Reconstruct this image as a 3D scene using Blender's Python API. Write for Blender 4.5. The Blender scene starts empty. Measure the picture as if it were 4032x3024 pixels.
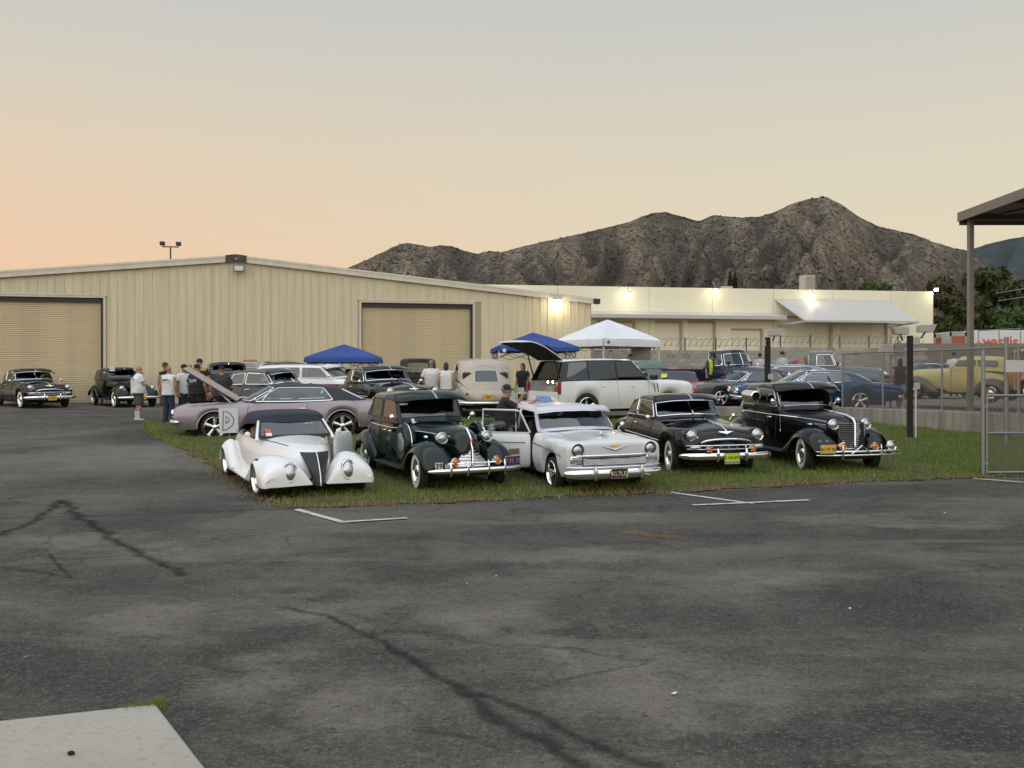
import bpy, math, random
import numpy as np
from mathutils import Vector, Matrix, noise as mnoise
random.seed(7)
SC = bpy.context.scene
COL = SC.collection
R = math.radians

# ---------------------------------------------------------------- camera
K = 1.4564                                              # depth unit of the plan, in metres
FPX, CX, HY, CAMZ = 2800.0 * K, 2016.0, 1500.0, 1.70   # focal length (px), centre column, horizon row, eye height
cam_d = bpy.data.cameras.new('camera'); cam = bpy.data.objects.new('camera', cam_d); COL.objects.link(cam)
cam_d.sensor_width = 36.0; cam_d.lens = 36.0 * FPX / 4032.0
cam_d.clip_start = 0.1; cam_d.clip_end = 9000
cam.location = (0, 0, CAMZ); cam.rotation_euler = (R(90) - math.atan(12.0 / FPX), 0, 0)
SC.camera = cam

# ---------------------------------------------------------------- sky, fill lamp, exposure
world = bpy.data.worlds.new('World'); SC.world = world; world.use_nodes = True
nt = world.node_tree; nt.nodes.clear()
def wn(t): return nt.nodes.new(t)
wout = wn('ShaderNodeOutputWorld'); wbg = wn('ShaderNodeBackground'); nt.links.new(wbg.outputs[0], wout.inputs[0])
SUN_AZ, SUN_EL = -100.0, 4.0            # degrees: azimuth clockwise from +Y (the view), elevation (sun is setting to the left)
sky = wn('ShaderNodeTexSky'); sky.sky_type = 'NISHITA'; sky.sun_disc = False
sky.sun_elevation = R(SUN_EL); sky.sun_rotation = R(SUN_AZ); sky.altitude = 400; sky.dust_density = 3.0; sky.air_density = 1.0; sky.ozone_density = 1.0
tc = wn('ShaderNodeTexCoord'); sep = wn('ShaderNodeSeparateXYZ'); nt.links.new(tc.outputs['Generated'], sep.inputs[0])
def wmath(op, a, b=None, c=None):
    n = wn('ShaderNodeMath'); n.operation = op
    for i, q in enumerate((a, b, c)):
        if q is None: continue
        if isinstance(q, (int, float)): n.inputs[i].default_value = q
        else: nt.links.new(q, n.inputs[i])
    return n.outputs[0]
ramp = wn('ShaderNodeValToRGB'); ramp2 = wn('ShaderNodeValToRGB')
elev = wmath('MAXIMUM', sep.outputs['Z'], 0.0)
nt.links.new(elev, ramp.inputs[0]); nt.links.new(elev, ramp2.inputs[0])
def s2l(c):
    return tuple((v / 12.92 if v <= 0.04045 else ((v + 0.055) / 1.055) ** 2.4) for v in (x / 255.0 for x in c)) + (1,)
def setramp(r, pts):
    e = r.color_ramp.elements
    while len(e) > 1: e.remove(e[0])
    e[0].position = pts[0][0]; e[0].color = s2l(pts[0][1])
    for p, c in pts[1:]:
        q = e.new(p); q.color = s2l(c)
# towards the sunset (left) and away from it (right); the sky is the same smooth dusk gradient all the way round
setramp(ramp,  [(0.0, (255, 200, 160)), (0.125, (247, 210, 178)), (0.20, (236, 214, 187)), (0.28, (221, 213, 198)), (0.35, (206, 207, 203)), (0.6, (182, 194, 208)), (1.0, (170, 188, 212))])
setramp(ramp2, [(0.0, (240, 224, 188)), (0.125, (235, 222, 193)), (0.20, (228, 219, 197)), (0.28, (217, 213, 201)), (0.35, (205, 207, 204)), (0.6, (182, 194, 208)), (1.0, (170, 188, 212))])
sd = Vector((math.sin(R(SUN_AZ)), math.cos(R(SUN_AZ))))
dotp = wmath('ADD', wmath('MULTIPLY', sep.outputs['X'], sd.x), wmath('MULTIPLY', sep.outputs['Y'], sd.y))
mf = wn('ShaderNodeMapRange'); mf.inputs[1].default_value = -0.55; mf.inputs[2].default_value = 0.45; mf.interpolation_type = 'SMOOTHSTEP'
nt.links.new(dotp, mf.inputs[0])
mix = wn('ShaderNodeMix'); mix.data_type = 'RGBA'
nt.links.new(mf.outputs[0], mix.inputs[0]); nt.links.new(ramp2.outputs[0], mix.inputs[6]); nt.links.new(ramp.outputs[0], mix.inputs[7])
skm = wn('ShaderNodeVectorMath'); skm.operation = 'SCALE'; skm.inputs['Scale'].default_value = 0.08
nt.links.new(sky.outputs[0], skm.inputs[0])
mix2 = wn('ShaderNodeMix'); mix2.data_type = 'RGBA'; mix2.inputs[0].default_value = 0.12
nt.links.new(mix.outputs[2], mix2.inputs[6]); nt.links.new(skm.outputs[0], mix2.inputs[7])
nt.links.new(mix2.outputs[2], wbg.inputs[0]); wbg.inputs[1].default_value = 0.78
fill_d = bpy.data.lights.new('sun', 'SUN'); sun = bpy.data.objects.new('sun', fill_d); COL.objects.link(sun)  # broad soft fill lamp, added to brighten the fronts facing the camera
LIGHT_AZ, LIGHT_EL = -158.0, 55.0       # direction of the added fill, over the camera's left shoulder
fill_d.energy = 1.5; fill_d.angle = R(120); fill_d.color = (1.0, 0.985, 0.96)
ld = Vector((math.sin(R(LIGHT_AZ)) * math.cos(R(LIGHT_EL)), math.cos(R(LIGHT_AZ)) * math.cos(R(LIGHT_EL)), math.sin(R(LIGHT_EL))))
sun.rotation_euler = (-ld).to_track_quat('-Z', 'Y').to_euler()
sun.location = (0, 0, 60)
vs = SC.view_settings; vs.view_transform = 'Standard'; vs.look = 'None'; vs.exposure = 0.40; vs.gamma = 1.0; vs.use_curve_mapping = False
SC.render.engine = 'CYCLES'
SC.cycles.max_bounces = 6; SC.cycles.transparent_max_bounces = 16; SC.cycles.diffuse_bounces = 3; SC.cycles.glossy_bounces = 3
SC.cycles.caustics_reflective = False; SC.cycles.caustics_refractive = False
SC.cycles.use_denoising = True

# ---------------------------------------------------------------- terrain height, pixel helpers
def sm(a, b, x):
    t = min(1.0, max(0.0, (x - a) / (b - a))); return t * t * (3 - 2 * t)
LOTZ = 0.76                             # paving just behind the retaining wall; it climbs gently to the back of the lot
def lotf(x, y): return LOTZ + 0.24 * sm(21 * K, 27 * K, y)
def H(x, y):
    y /= K; s = 0.06 * (y - 10.0)
    s = 0.0 if s < -0.06 else ((s + 0.06) ** 2 / 0.24 if s < 0.06 else s)
    if s > 0.36: s = 0.36 + (s - 0.36) * 0.6
    s = min(s, 0.8)
    return s * (1 - 0.16 * sm(8.0, 12.0, x) * (1 - sm(22, 25, y)))
def P(x, y, Y):                       # a point Y depth units out that the photograph shows at column x, row y
    Y *= K; return Vector(((x - CX) / FPX * Y, Y, CAMZ - (y - HY) / FPX * Y))
def G(x, y, hfun=H):                  # the ground point the photograph shows at column x, row y
    lo, hi = 2.0, 60.0
    for _ in range(50):
        m = (lo + hi) / 2; p = P(x, y, m)
        if p.z > hfun(p.x, p.y): lo = m
        else: hi = m
    p = P(x, y, lo); p.z = hfun(p.x, p.y); return p

# ---------------------------------------------------------------- materials
MAT = {}
def newmat(name):
    m = bpy.data.materials.new(name); m.use_nodes = True
    n = m.node_tree.nodes; b = n['Principled BSDF']
    return m, m.node_tree, b
def N(t, kind, **kw):
    n = t.nodes.new(kind)
    for k, v in kw.items(): setattr(n, k, v)
    return n
def lk(t, a, b): t.links.new(a, b)
def noise_mix(t, c1, c2, scale, detail=3, lo=0.35, hi=0.65, coord='Object', rough=0.6):
    tcn = N(t, 'ShaderNodeTexCoord'); no = N(t, 'ShaderNodeTexNoise'); no.inputs['Scale'].default_value = scale
    no.inputs['Detail'].default_value = detail; no.inputs['Roughness'].default_value = rough
    lk(t, tcn.outputs[coord], no.inputs['Vector'])
    mr = N(t, 'ShaderNodeMapRange'); mr.inputs[1].default_value = lo; mr.inputs[2].default_value = hi
    lk(t, no.outputs['Fac'], mr.inputs[0])
    mx = N(t, 'ShaderNodeMix', data_type='RGBA')
    lk(t, mr.outputs[0], mx.inputs[0])
    for i, c in ((6, c1), (7, c2)):
        if hasattr(c, 'links'): lk(t, c, mx.inputs[i])
        else: mx.inputs[i].default_value = (*c[:3], 1)
    return mx.outputs[2], no.outputs['Fac']
def pbr(name, col, rough=0.5, metal=0.0, coat=0.0, var=0.0, vscale=3.0, bump=0.0, bscale=40.0, spec=0.5, rvar=0.0, emit=None, estr=0.0, coord='Object'):
    if name in MAT: return MAT[name]
    m, t, b = newmat(name)
    b.inputs['Base Color'].default_value = (*col, 1); b.inputs['Roughness'].default_value = rough
    b.inputs['Metallic'].default_value = metal; b.inputs['Coat Weight'].default_value = coat; b.inputs['Coat Roughness'].default_value = 0.04
    b.inputs['Specular IOR Level'].default_value = spec
    if var > 0:
        c2 = tuple(max(0, c * (1 - var)) for c in col); c1 = tuple(min(1, c * (1 + var * 0.6)) for c in col)
        o, f = noise_mix(t, c1, c2, vscale, coord=coord); lk(t, o, b.inputs['Base Color'])
    if rvar > 0:
        tcn = N(t, 'ShaderNodeTexCoord'); no = N(t, 'ShaderNodeTexNoise'); no.inputs['Scale'].default_value = 5; no.inputs['Detail'].default_value = 4
        lk(t, tcn.outputs[coord], no.inputs['Vector'])
        mr = N(t, 'ShaderNodeMapRange'); mr.inputs[1].default_value = 0.3; mr.inputs[2].default_value = 0.7
        mr.inputs[3].default_value = max(0.01, rough - rvar); mr.inputs[4].default_value = rough + rvar
        lk(t, no.outputs['Fac'], mr.inputs[0]); lk(t, mr.outputs[0], b.inputs['Roughness'])
    if bump > 0:
        tcn = N(t, 'ShaderNodeTexCoord'); no = N(t, 'ShaderNodeTexNoise'); no.inputs['Scale'].default_value = bscale; no.inputs['Detail'].default_value = 4
        lk(t, tcn.outputs[coord], no.inputs['Vector'])
        bp = N(t, 'ShaderNodeBump'); bp.inputs['Strength'].default_value = bump; bp.inputs['Distance'].default_value = 0.02
        lk(t, no.outputs['Fac'], bp.inputs['Height']); lk(t, bp.outputs[0], b.inputs['Normal'])
    if emit:
        b.inputs['Emission Color'].default_value = (*emit, 1); b.inputs['Emission Strength'].default_value = estr
    MAT[name] = m; return m
def paint(name, col, rough=0.3, metal=0.0, coat=0.6):
    return pbr(name, col, rough, metal, coat, var=0.03, vscale=2.0, rvar=0.02, spec=0.2)
def glass(name='car_glass', tint=(0.55, 0.62, 0.60), refl=0.10):
    if name in MAT: return MAT[name]
    m = bpy.data.materials.new(name); m.use_nodes = True; t = m.node_tree; t.nodes.clear()
    o = N(t, 'ShaderNodeOutputMaterial'); mx = N(t, 'ShaderNodeMixShader'); tr = N(t, 'ShaderNodeBsdfTransparent'); gl = N(t, 'ShaderNodeBsdfGlossy')
    tr.inputs[0].default_value = (*tint, 1); gl.inputs['Roughness'].default_value = 0.03; gl.inputs[0].default_value = (0.9, 0.93, 0.95, 1)
    fr = N(t, 'ShaderNodeFresnel'); fr.inputs[0].default_value = 1.5
    ad = N(t, 'ShaderNodeMath', operation='MULTIPLY_ADD'); ad.inputs[1].default_value = 1.2; ad.inputs[2].default_value = refl - 0.03
    cl = N(t, 'ShaderNodeClamp')
    lk(t, fr.outputs[0], ad.inputs[0]); lk(t, ad.outputs[0], cl.inputs[0]); lk(t, cl.outputs[0], mx.inputs[0])
    lk(t, tr.outputs[0], mx.inputs[1]); lk(t, gl.outputs[0], mx.inputs[2]); lk(t, mx.outputs[0], o.inputs[0])
    MAT[name] = m; return m

CHROME = pbr('chrome', (0.93, 0.94, 0.96), 0.07, 1.0, rvar=0.03)
CHROME2 = pbr('satin_chrome', (0.62, 0.63, 0.64), 0.28, 1.0, rvar=0.08)
RUBBER = pbr('rubber', (0.022, 0.022, 0.022), 0.75, bump=0.3)
WWALL = pbr('whitewall_rubber', (0.72, 0.70, 0.64), 0.6, var=0.1)
DARK = pbr('dark_underside', (0.012, 0.012, 0.012), 0.9)
BLACKTRIM = pbr('black_trim', (0.015, 0.015, 0.016), 0.4)
SEATDK = pbr('seat_dark', (0.035, 0.03, 0.028), 0.7, var=0.2)
SEATTAN = pbr('seat_tan', (0.30, 0.21, 0.14), 0.6, var=0.15)
GLASS = glass()
GLASSDK = glass('tinted_glass', (0.16, 0.18, 0.18), 0.12)
LENS = pbr('lamp_lens', (0.55, 0.57, 0.57), 0.08, 0.85, coat=1.0, bump=0.25, bscale=60)
AMBER = pbr('amber_lens', (0.75, 0.22, 0.02), 0.12, 0.2, coat=1.0, bump=0.2, bscale=60)
REDLENS = pbr('red_lens', (0.35, 0.01, 0.01), 0.15, 0.0, coat=1.0)
WHITE = pbr('white_enamel', (0.75, 0.75, 0.73), 0.45, var=0.05)

# ---------------------------------------------------------------- mesh builder
class MB:
    def __init__(s): s.v = []; s.f = []
    def add(s, verts, faces):
        o = len(s.v); s.v += [tuple(p) for p in verts]; s.f += [tuple(o + i for i in f) for f in faces]; return s
    def box(s, x0, x1, y0, y1, z0, z1):
        return s.add([(x0,y0,z0),(x1,y0,z0),(x1,y1,z0),(x0,y1,z0),(x0,y0,z1),(x1,y0,z1),(x1,y1,z1),(x0,y1,z1)],
                     [(3,2,1,0),(4,5,6,7),(0,1,5,4),(1,2,6,5),(2,3,7,6),(3,0,4,7)])
    def obox(s, c, a, b, h):         # centre and three half-extent vectors
        c, a, b, h = map(Vector, (c, a, b, h))
        return s.add([c-a-b-h, c+a-b-h, c+a+b-h, c-a+b-h, c-a-b+h, c+a-b+h, c+a+b+h, c-a+b+h],
                     [(3,2,1,0),(4,5,6,7),(0,1,5,4),(1,2,6,5),(2,3,7,6),(3,0,4,7)])
    def cbox(s, c, sx, sy, sz): return s.box(c[0]-sx/2, c[0]+sx/2, c[1]-sy/2, c[1]+sy/2, c[2]-sz/2, c[2]+sz/2)
    def rings(s, rs, closed=True, caps=(True, True), skip=None):
        n = len(rs[0]); o = len(s.v); m = len(rs)
        for r in rs: s.v += [tuple(p) for p in r]
        for i in range(m - 1):
            for j in range(n if closed else n - 1):
                if skip and skip(i, j): continue
                k = (j + 1) % n
                s.f.append((o+i*n+j, o+i*n+k, o+(i+1)*n+k, o+(i+1)*n+j))
        for e, i in ((0, 0), (1, m - 1)):
            if caps[e]:
                idx = [o + i*n + j for j in range(n)]
                if closed and n > 6 and n % 2 == 0:         # quads across
                    h = n // 2
                    for j in range(h - 1):
                        q = (idx[j], idx[j+1], idx[n-2-j], idx[n-1-j])
                        s.f.append(q if e else q[::-1])
                elif not closed:
                    for j in range(n // 2):
                        a, b_, c_, d = idx[j], idx[j+1], idx[n-2-j], idx[n-1-j]
                        q = [a, b_, c_, d] if b_ != c_ else [a, b_, d]
                        s.f.append(tuple(q if e else q[::-1]))
                else:
                    s.f.append(tuple(idx if e else idx[::-1]))
        return s
    def tube(s, pts, r, n=8, caps=True):
        pts = [Vector(p) for p in pts]; rs = []
        rad = r if isinstance(r, (list, tuple)) else [r] * len(pts)
        up = None
        for i, p in enumerate(pts):
            d = (pts[min(i+1, len(pts)-1)] - pts[max(i-1, 0)]).normalized()
            if up is None: up = Vector((0,0,1)) if abs(d.z) < 0.9 else Vector((1,0,0))
            a = d.cross(up).normalized(); b = a.cross(d).normalized(); up = b
            rs.append([p + rad[i] * (math.cos(2*math.pi*j/n) * a + math.sin(2*math.pi*j/n) * b) for j in range(n)])
        return s.rings(rs, True, (caps, caps))
    def lathe(s, prof, n=24, axis='z', c=(0,0,0), a0=0.0, a1=360.0, caps=(True, True)):   # prof: (radius, along axis)
        full = abs(a1 - a0) >= 359.9; cnt = n if full else n + 1
        rs = []
        for r, t in prof:
            ring = []
            for j in range(cnt):
                a = R(a0 + (a1 - a0) * j / n); u, w = r * math.cos(a), r * math.sin(a)
                q = (u, w, t) if axis == 'z' else ((t, u, w) if axis == 'x' else (u, t, w))
                ring.append((q[0]+c[0], q[1]+c[1], q[2]+c[2]))
            rs.append(ring)
        return s.rings(rs, full, caps)
    def ell(s, c, r, n=12, m=8):
        rs = []
        for i in range(1, m):
            a = math.pi * i / m
            rs.append([(c[0] + r[0]*math.sin(a)*math.cos(2*math.pi*j/n), c[1] + r[1]*math.sin(a)*math.sin(2*math.pi*j/n), c[2] + r[2]*math.cos(a)) for j in range(n)])
        return s.rings(rs, True, (True, True))
    def strip(s, pts, half, h, up=(0,0,1)):     # flat bar along a path: half = half thickness sideways, h = half height along up
        pts = [Vector(p) for p in pts]; u = Vector(up); rs = []
        for i, p in enumerate(pts):
            d = (pts[min(i+1, len(pts)-1)] - pts[max(i-1, 0)]).normalized(); a = d.cross(u).normalized()
            rs.append([p+a*half-u*h, p+a*half+u*h, p-a*half+u*h, p-a*half-u*h])
        return s.rings(rs, True, (True, True))
    def build(s, name, mat, parent=None, smooth=True, sub=0, bevel=0.0, ang=40, loc=None, rot=None):
        me = bpy.data.meshes.new(name); me.from_pydata(s.v, [], s.f); me.update()
        return link(name, me, mat, parent, smooth, sub, bevel, ang, loc, rot)
def link(name, me, mat, parent=None, smooth=True, sub=0, bevel=0.0, ang=40, loc=None, rot=None):
    o = bpy.data.objects.new(name, me); COL.objects.link(o)
    if mat is not None and not me.materials: me.materials.append(mat)
    if smooth:
        me.shade_smooth()
        if sub == 0 and ang < 180: me.set_sharp_from_angle(angle=R(ang))
    if bevel > 0:
        b = o.modifiers.new('bevel', 'BEVEL'); b.width = bevel; b.segments = 2; b.limit_method = 'ANGLE'; b.angle_limit = R(50)
    if sub > 0:
        q = o.modifiers.new('sub', 'SUBSURF'); q.levels = sub; q.render_levels = sub
    if parent: o.parent = parent
    if loc is not None: o.location = loc
    if rot is not None: o.rotation_euler = rot
    return o
def thing(name, label, cat, loc=(0,0,0), rot=(0,0,0), group=None, kind=None):
    o = bpy.data.objects.new(name, None); COL.objects.link(o); o.location = loc; o.rotation_euler = rot; o.empty_display_size = 0.2
    return tag(o, label, cat, group, kind)
def tag(o, label=None, cat=None, group=None, kind=None):
    if label: o['label'] = label
    if cat: o['category'] = cat
    if group: o['group'] = group
    if kind: o['kind'] = kind
    return o
def copy_tree(o, parent=None):
    c = o.copy(); COL.objects.link(c); c.parent = parent
    for ch in list(o.children): copy_tree(ch, c)
    return c
def text(name, body, size, mat, parent, loc, rot, ext=0.002, align='CENTER', width=None, bold=0.0):
    cu = bpy.data.curves.new(name, 'FONT'); cu.body = body; cu.size = size; cu.extrude = ext; cu.align_x = align; cu.align_y = 'CENTER'; cu.resolution_u = 3
    cu.offset = bold
    tmp = bpy.data.objects.new('tmp_text', cu); COL.objects.link(tmp)
    me = bpy.data.meshes.new_from_object(tmp.evaluated_get(bpy.context.evaluated_depsgraph_get())); me.name = name
    bpy.data.objects.remove(tmp); me.materials.clear()
    return link(name, me, mat, parent, False, loc=loc, rot=rot)
def lerp(a, b, t): return a + (b - a) * t
def pl(keys, x):                               # piecewise linear through (x, value...) rows
    keys = sorted(keys)
    if x <= keys[0][0]: return list(keys[0][1:])
    for k0, k1 in zip(keys, keys[1:]):
        if x <= k1[0]:
            t = (x - k0[0]) / (k1[0] - k0[0] + 1e-9); return [lerp(p, q, t) for p, q in zip(k0[1:], k1[1:])]
    return list(keys[-1][1:])
# ================================================================ ground
def asphalt_material():
    m, t, b = newmat('asphalt')
    tcn = N(t, 'ShaderNodeTexCoord')
    def noi(scale, detail=4, rough=0.6, dist=0.0, stretch=None):
        n = N(t, 'ShaderNodeTexNoise'); n.inputs['Scale'].default_value = scale; n.inputs['Detail'].default_value = detail
        n.inputs['Roughness'].default_value = rough; n.inputs['Distortion'].default_value = dist
        if stretch:
            mp = N(t, 'ShaderNodeMapping'); mp.inputs['Scale'].default_value = stretch; mp.inputs['Rotation'].default_value = (0, 0, R(12))
            lk(t, tcn.outputs['Object'], mp.inputs[0]); lk(t, mp.outputs[0], n.inputs['Vector'])
        else: lk(t, tcn.outputs['Object'], n.inputs['Vector'])
        return n.outputs['Fac']
    def mr(s, a, b_, c=0.0, d=1.0):
        q = N(t, 'ShaderNodeMapRange'); q.inputs[1].default_value = a; q.inputs[2].default_value = b_; q.inputs[3].default_value = c; q.inputs[4].default_value = d
        lk(t, s, q.inputs[0]); return q.outputs[0]
    def mixc(f, c1, c2):
        q = N(t, 'ShaderNodeMix', data_type='RGBA')
        lk(t, f, q.inputs[0])
        for i, c in ((6, c1), (7, c2)):
            if hasattr(c, 'links'): lk(t, c, q.inputs[i])
            else: q.inputs[i].default_value = (*c, 1)
        return q.outputs[2]
    def mul(a, c):
        q = N(t, 'ShaderNodeMath', operation='MULTIPLY'); lk(t, a, q.inputs[0])
        if hasattr(c, 'links'): lk(t, c, q.inputs[1])
        else: q.inputs[1].default_value = c
        return q.outputs[0]
    big = noi(0.16, 5, 0.6, 0.7); mid = noi(0.6, 7, 0.7, 1.2); streak = noi(0.42, 7, 0.7, 0.6, (0.5, 2.2, 1)); fine = noi(55, 3, 0.8); agg = noi(20, 4, 0.8); soft = noi(0.33, 4, 0.55, 0.4); grit = noi(6, 6, 0.8, 0.5)
    c = mixc(mr(big, 0.40, 0.60), (0.046, 0.044, 0.040), (0.124, 0.116, 0.099))
    c = mixc(mul(mr(mid, 0.50, 0.66), 0.8), c, (0.033, 0.032, 0.030))
    c = mixc(mul(mr(streak, 0.53, 0.68), 0.85), c, (0.165, 0.150, 0.124))
    c = mixc(mul(mr(soft, 0.58, 0.70), 0.75), c, (0.160, 0.150, 0.128))
    c = mixc(mul(mr(grit, 0.52, 0.70), 0.5), c, (0.026, 0.026, 0.026))
    c = mixc(mul(mr(grit, 0.46, 0.30), 0.35), c, (0.20, 0.185, 0.155))
    # bleached and oil-dark wear, laid where the lot shows it
    wv0 = N(t, 'ShaderNodeTexNoise'); wv0.inputs['Scale'].default_value = 0.9; wv0.inputs['Detail'].default_value = 6; wv0.inputs['Roughness'].default_value = 0.7; lk(t, tcn.outputs['Object'], wv0.inputs['Vector'])
    wp_ = N(t, 'ShaderNodeVectorMath', operation='MULTIPLY_ADD'); wp_.inputs[1].default_value = (2.2, 3.2, 0.0); lk(t, wv0.outputs['Color'], wp_.inputs[0]); lk(t, tcn.outputs['Object'], wp_.inputs[2])
    def blobs(lst):
        tot = None
        for x_, y_, wx_, hy_ in lst:
            g_ = G(x_, y_); n_, f_ = G(x_, y_ + hy_), G(x_, y_ - hy_); rx_ = wx_ / FPX * g_.y; ry_ = max(0.5, (f_.y - n_.y) / 2)
            s1 = N(t, 'ShaderNodeVectorMath', operation='SUBTRACT'); lk(t, wp_.outputs[0], s1.inputs[0]); s1.inputs[1].default_value = (g_.x + 1.1, g_.y + 1.6, 0)
            s2 = N(t, 'ShaderNodeVectorMath', operation='MULTIPLY'); lk(t, s1.outputs[0], s2.inputs[0]); s2.inputs[1].default_value = (1 / rx_, 1 / ry_, 0)
            s3 = N(t, 'ShaderNodeVectorMath', operation='LENGTH'); lk(t, s2.outputs[0], s3.inputs[0])
            v_ = mr(s3.outputs['Value'], 1.25, 0.35)
            if tot is None: tot = v_
            else:
                q = N(t, 'ShaderNodeMath', operation='MAXIMUM'); lk(t, tot, q.inputs[0]); lk(t, v_, q.inputs[1]); tot = q.outputs[0]
        return tot
    bleach_ = blobs([(2950, 2265, 420, 55), (2350, 2190, 560, 30), (640, 2170, 420, 50), (1250, 2400, 330, 35), (2180, 2600, 120, 35), (1350, 2790, 420, 90), (2650, 2700, 520, 110), (3650, 2060, 380, 22), (620, 2440, 260, 40), (1000, 2640, 330, 45), (2330, 2035, 300, 22), (3300, 2050, 300, 18), (480, 1800, 420, 60), (1960, 2420, 200, 35), (300, 2130, 300, 30)])
    drk_ = blobs([(1750, 2245, 420, 40), (3450, 2380, 560, 90), (880, 2560, 380, 50), (1500, 2110, 330, 20), (430, 2300, 460, 40), (3700, 2780, 420, 110), (2600, 2420, 420, 50), (2900, 2120, 330, 22), (230, 1900, 260, 50), (3050, 2900, 380, 80), (700, 1880, 380, 40), (1500, 2560, 260, 50)])
    c = mixc(mul(bleach_, mr(noi(3.0, 6, 0.75), 0.30, 0.62, 0.25, 0.9)), c, (0.195, 0.176, 0.142))
    c = mixc(mul(drk_, mr(noi(2.2, 6, 0.75), 0.32, 0.62, 0.25, 0.9)), c, (0.034, 0.0325, 0.030))
    # cracked, worn patches
    vo = N(t, 'ShaderNodeTexVoronoi', feature='DISTANCE_TO_EDGE'); vo.inputs['Scale'].default_value = 0.55
    wv = N(t, 'ShaderNodeTexNoise'); wv.inputs['Scale'].default_value = 2.0; wv.inputs['Detail'].default_value = 8
    lk(t, tcn.outputs['Object'], wv.inputs['Vector'])
    vm = N(t, 'ShaderNodeVectorMath', operation='MULTIPLY_ADD'); vm.inputs[1].default_value = (0.7, 0.7, 0.0)
    lk(t, wv.outputs['Color'], vm.inputs[0]); lk(t, tcn.outputs['Object'], vm.inputs[2]); lk(t, vm.outputs[0], vo.inputs['Vector'])
    crack = mr(vo.outputs['Distance'], 0.004, 0.016, 1.0, 0.0)
    crack = mul(crack, mr(noi(0.25, 4), 0.48, 0.58))
    vo2 = N(t, 'ShaderNodeTexVoronoi', feature='DISTANCE_TO_EDGE'); vo2.inputs['Scale'].default_value = 3.6
    lk(t, vm.outputs[0], vo2.inputs['Vector'])
    crk2 = mul(mr(vo2.outputs['Distance'], 0.01, 0.05, 1.0, 0.0), mr(noi(0.4, 5), 0.54, 0.64))
    c = mixc(mul(crack, 0.5), c, (0.016, 0.015, 0.014))
    c = mixc(mul(crk2, 0.6), c, (0.022, 0.02, 0.018))
    # stones showing: light and dark grains
    c = mixc(mul(mr(agg, 0.55, 0.66), 0.5), c, (0.215, 0.198, 0.165))
    c = mixc(mul(mr(agg, 0.45, 0.34), 0.7), c, (0.016, 0.016, 0.016))
    c = mixc(mul(mr(fine, 0.56, 0.66), 0.6), c, (0.25, 0.225, 0.185))
    c = mixc(mul(mr(fine, 0.44, 0.34), 0.6), c, (0.018, 0.018, 0.018))
    lk(t, c, b.inputs['Base Color'])
    b.inputs['Specular IOR Level'].default_value = 0.25
    lk(t, mr(mid, 0.3, 0.7, 0.75, 0.95), b.inputs['Roughness'])
    bp = N(t, 'ShaderNodeBump'); bp.inputs['Strength'].default_value = 0.9; bp.inputs['Distance'].default_value = 0.012
    hh = N(t, 'ShaderNodeMath', operation='ADD'); lk(t, agg, hh.inputs[0]); lk(t, fine, hh.inputs[1])
    h2 = N(t, 'ShaderNodeMath', operation='SUBTRACT'); lk(t, hh.outputs[0], h2.inputs[0]); lk(t, crack, h2.inputs[1])
    lk(t, h2.outputs[0], bp.inputs['Height']); lk(t, bp.outputs[0], b.inputs['Normal'])
    return m
ASPHALT = asphalt_material()
def grid_mesh(name, xs, ys, hf, mat, keep=None, parent=None):
    xs = np.array(xs, float); ys = np.array(ys, float); nx, ny = len(xs), len(ys)
    V = [(x, y, hf(x, y)) for y in ys for x in xs]
    F = []
    for j in range(ny - 1):
        for i in range(nx - 1):
            if keep and not keep((xs[i]+xs[i+1])/2, (ys[j]+ys[j+1])/2): continue
            F.append((j*nx+i, j*nx+i+1, (j+1)*nx+i+1, (j+1)*nx+i))
    if keep:
        used = sorted({i for f in F for i in f}); mp = {u: k for k, u in enumerate(used)}
        V = [V[u] for u in used]; F = [tuple(mp[i] for i in f) for f in F]
    b = MB(); b.v = V; b.f = F
    return b.build(name, mat, parent, True, ang=180)
xs = [-4000, -1200, -400, -150, -80] + list(np.arange(-50, 50.1, 1.0)) + [80, 150, 400, 1200, 4000]
ys = [-4000, -800, -200, -60, -20] + list(np.arange(-6, 70.1, 1.0)) + [90, 150, 300, 700, 1500, 4000]
tag(grid_mesh('ground', xs, ys, lambda x, y: H(x, y) - 0.004, ASPHALT), kind='structure')

# ---- grass verge (dirt sheet + blades)
def inpoly(x, y, poly):
    c = False; n = len(poly); j = n - 1
    for i in range(n):
        xi, yi = poly[i]; xj, yj = poly[j]
        if (yi > y) != (yj > y) and x < (xj - xi) * (y - yi) / (yj - yi) + xi: c = not c
        j = i
    return c
_e = [G(*p) for p in ((1140, 2000), (1068, 1972), (940, 1900), (853, 1846), (802, 1812), (700, 1764), (600, 1716), (560, 1686), (585, 1662), (690, 1645), (760, 1638))]
GRASS = [(p.x, p.y) for p in _e] + [(x, y * K) for x, y in ((-7.0, 21.6), (0, 22.6), (4.5, 22.6), (7.4, 22.9), (9.7, 21.6), (12.0, 17.4), (13.6, 14.6), (14.4, 13.2))]
_f = [G(*p) for p in ((4300, 1862), (3880, 1880), (3400, 1897), (2900, 1925), (2400, 1950), (1900, 1972), (1500, 1992))]
GRASS += [(p.x, p.y) for p in _f]
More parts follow.
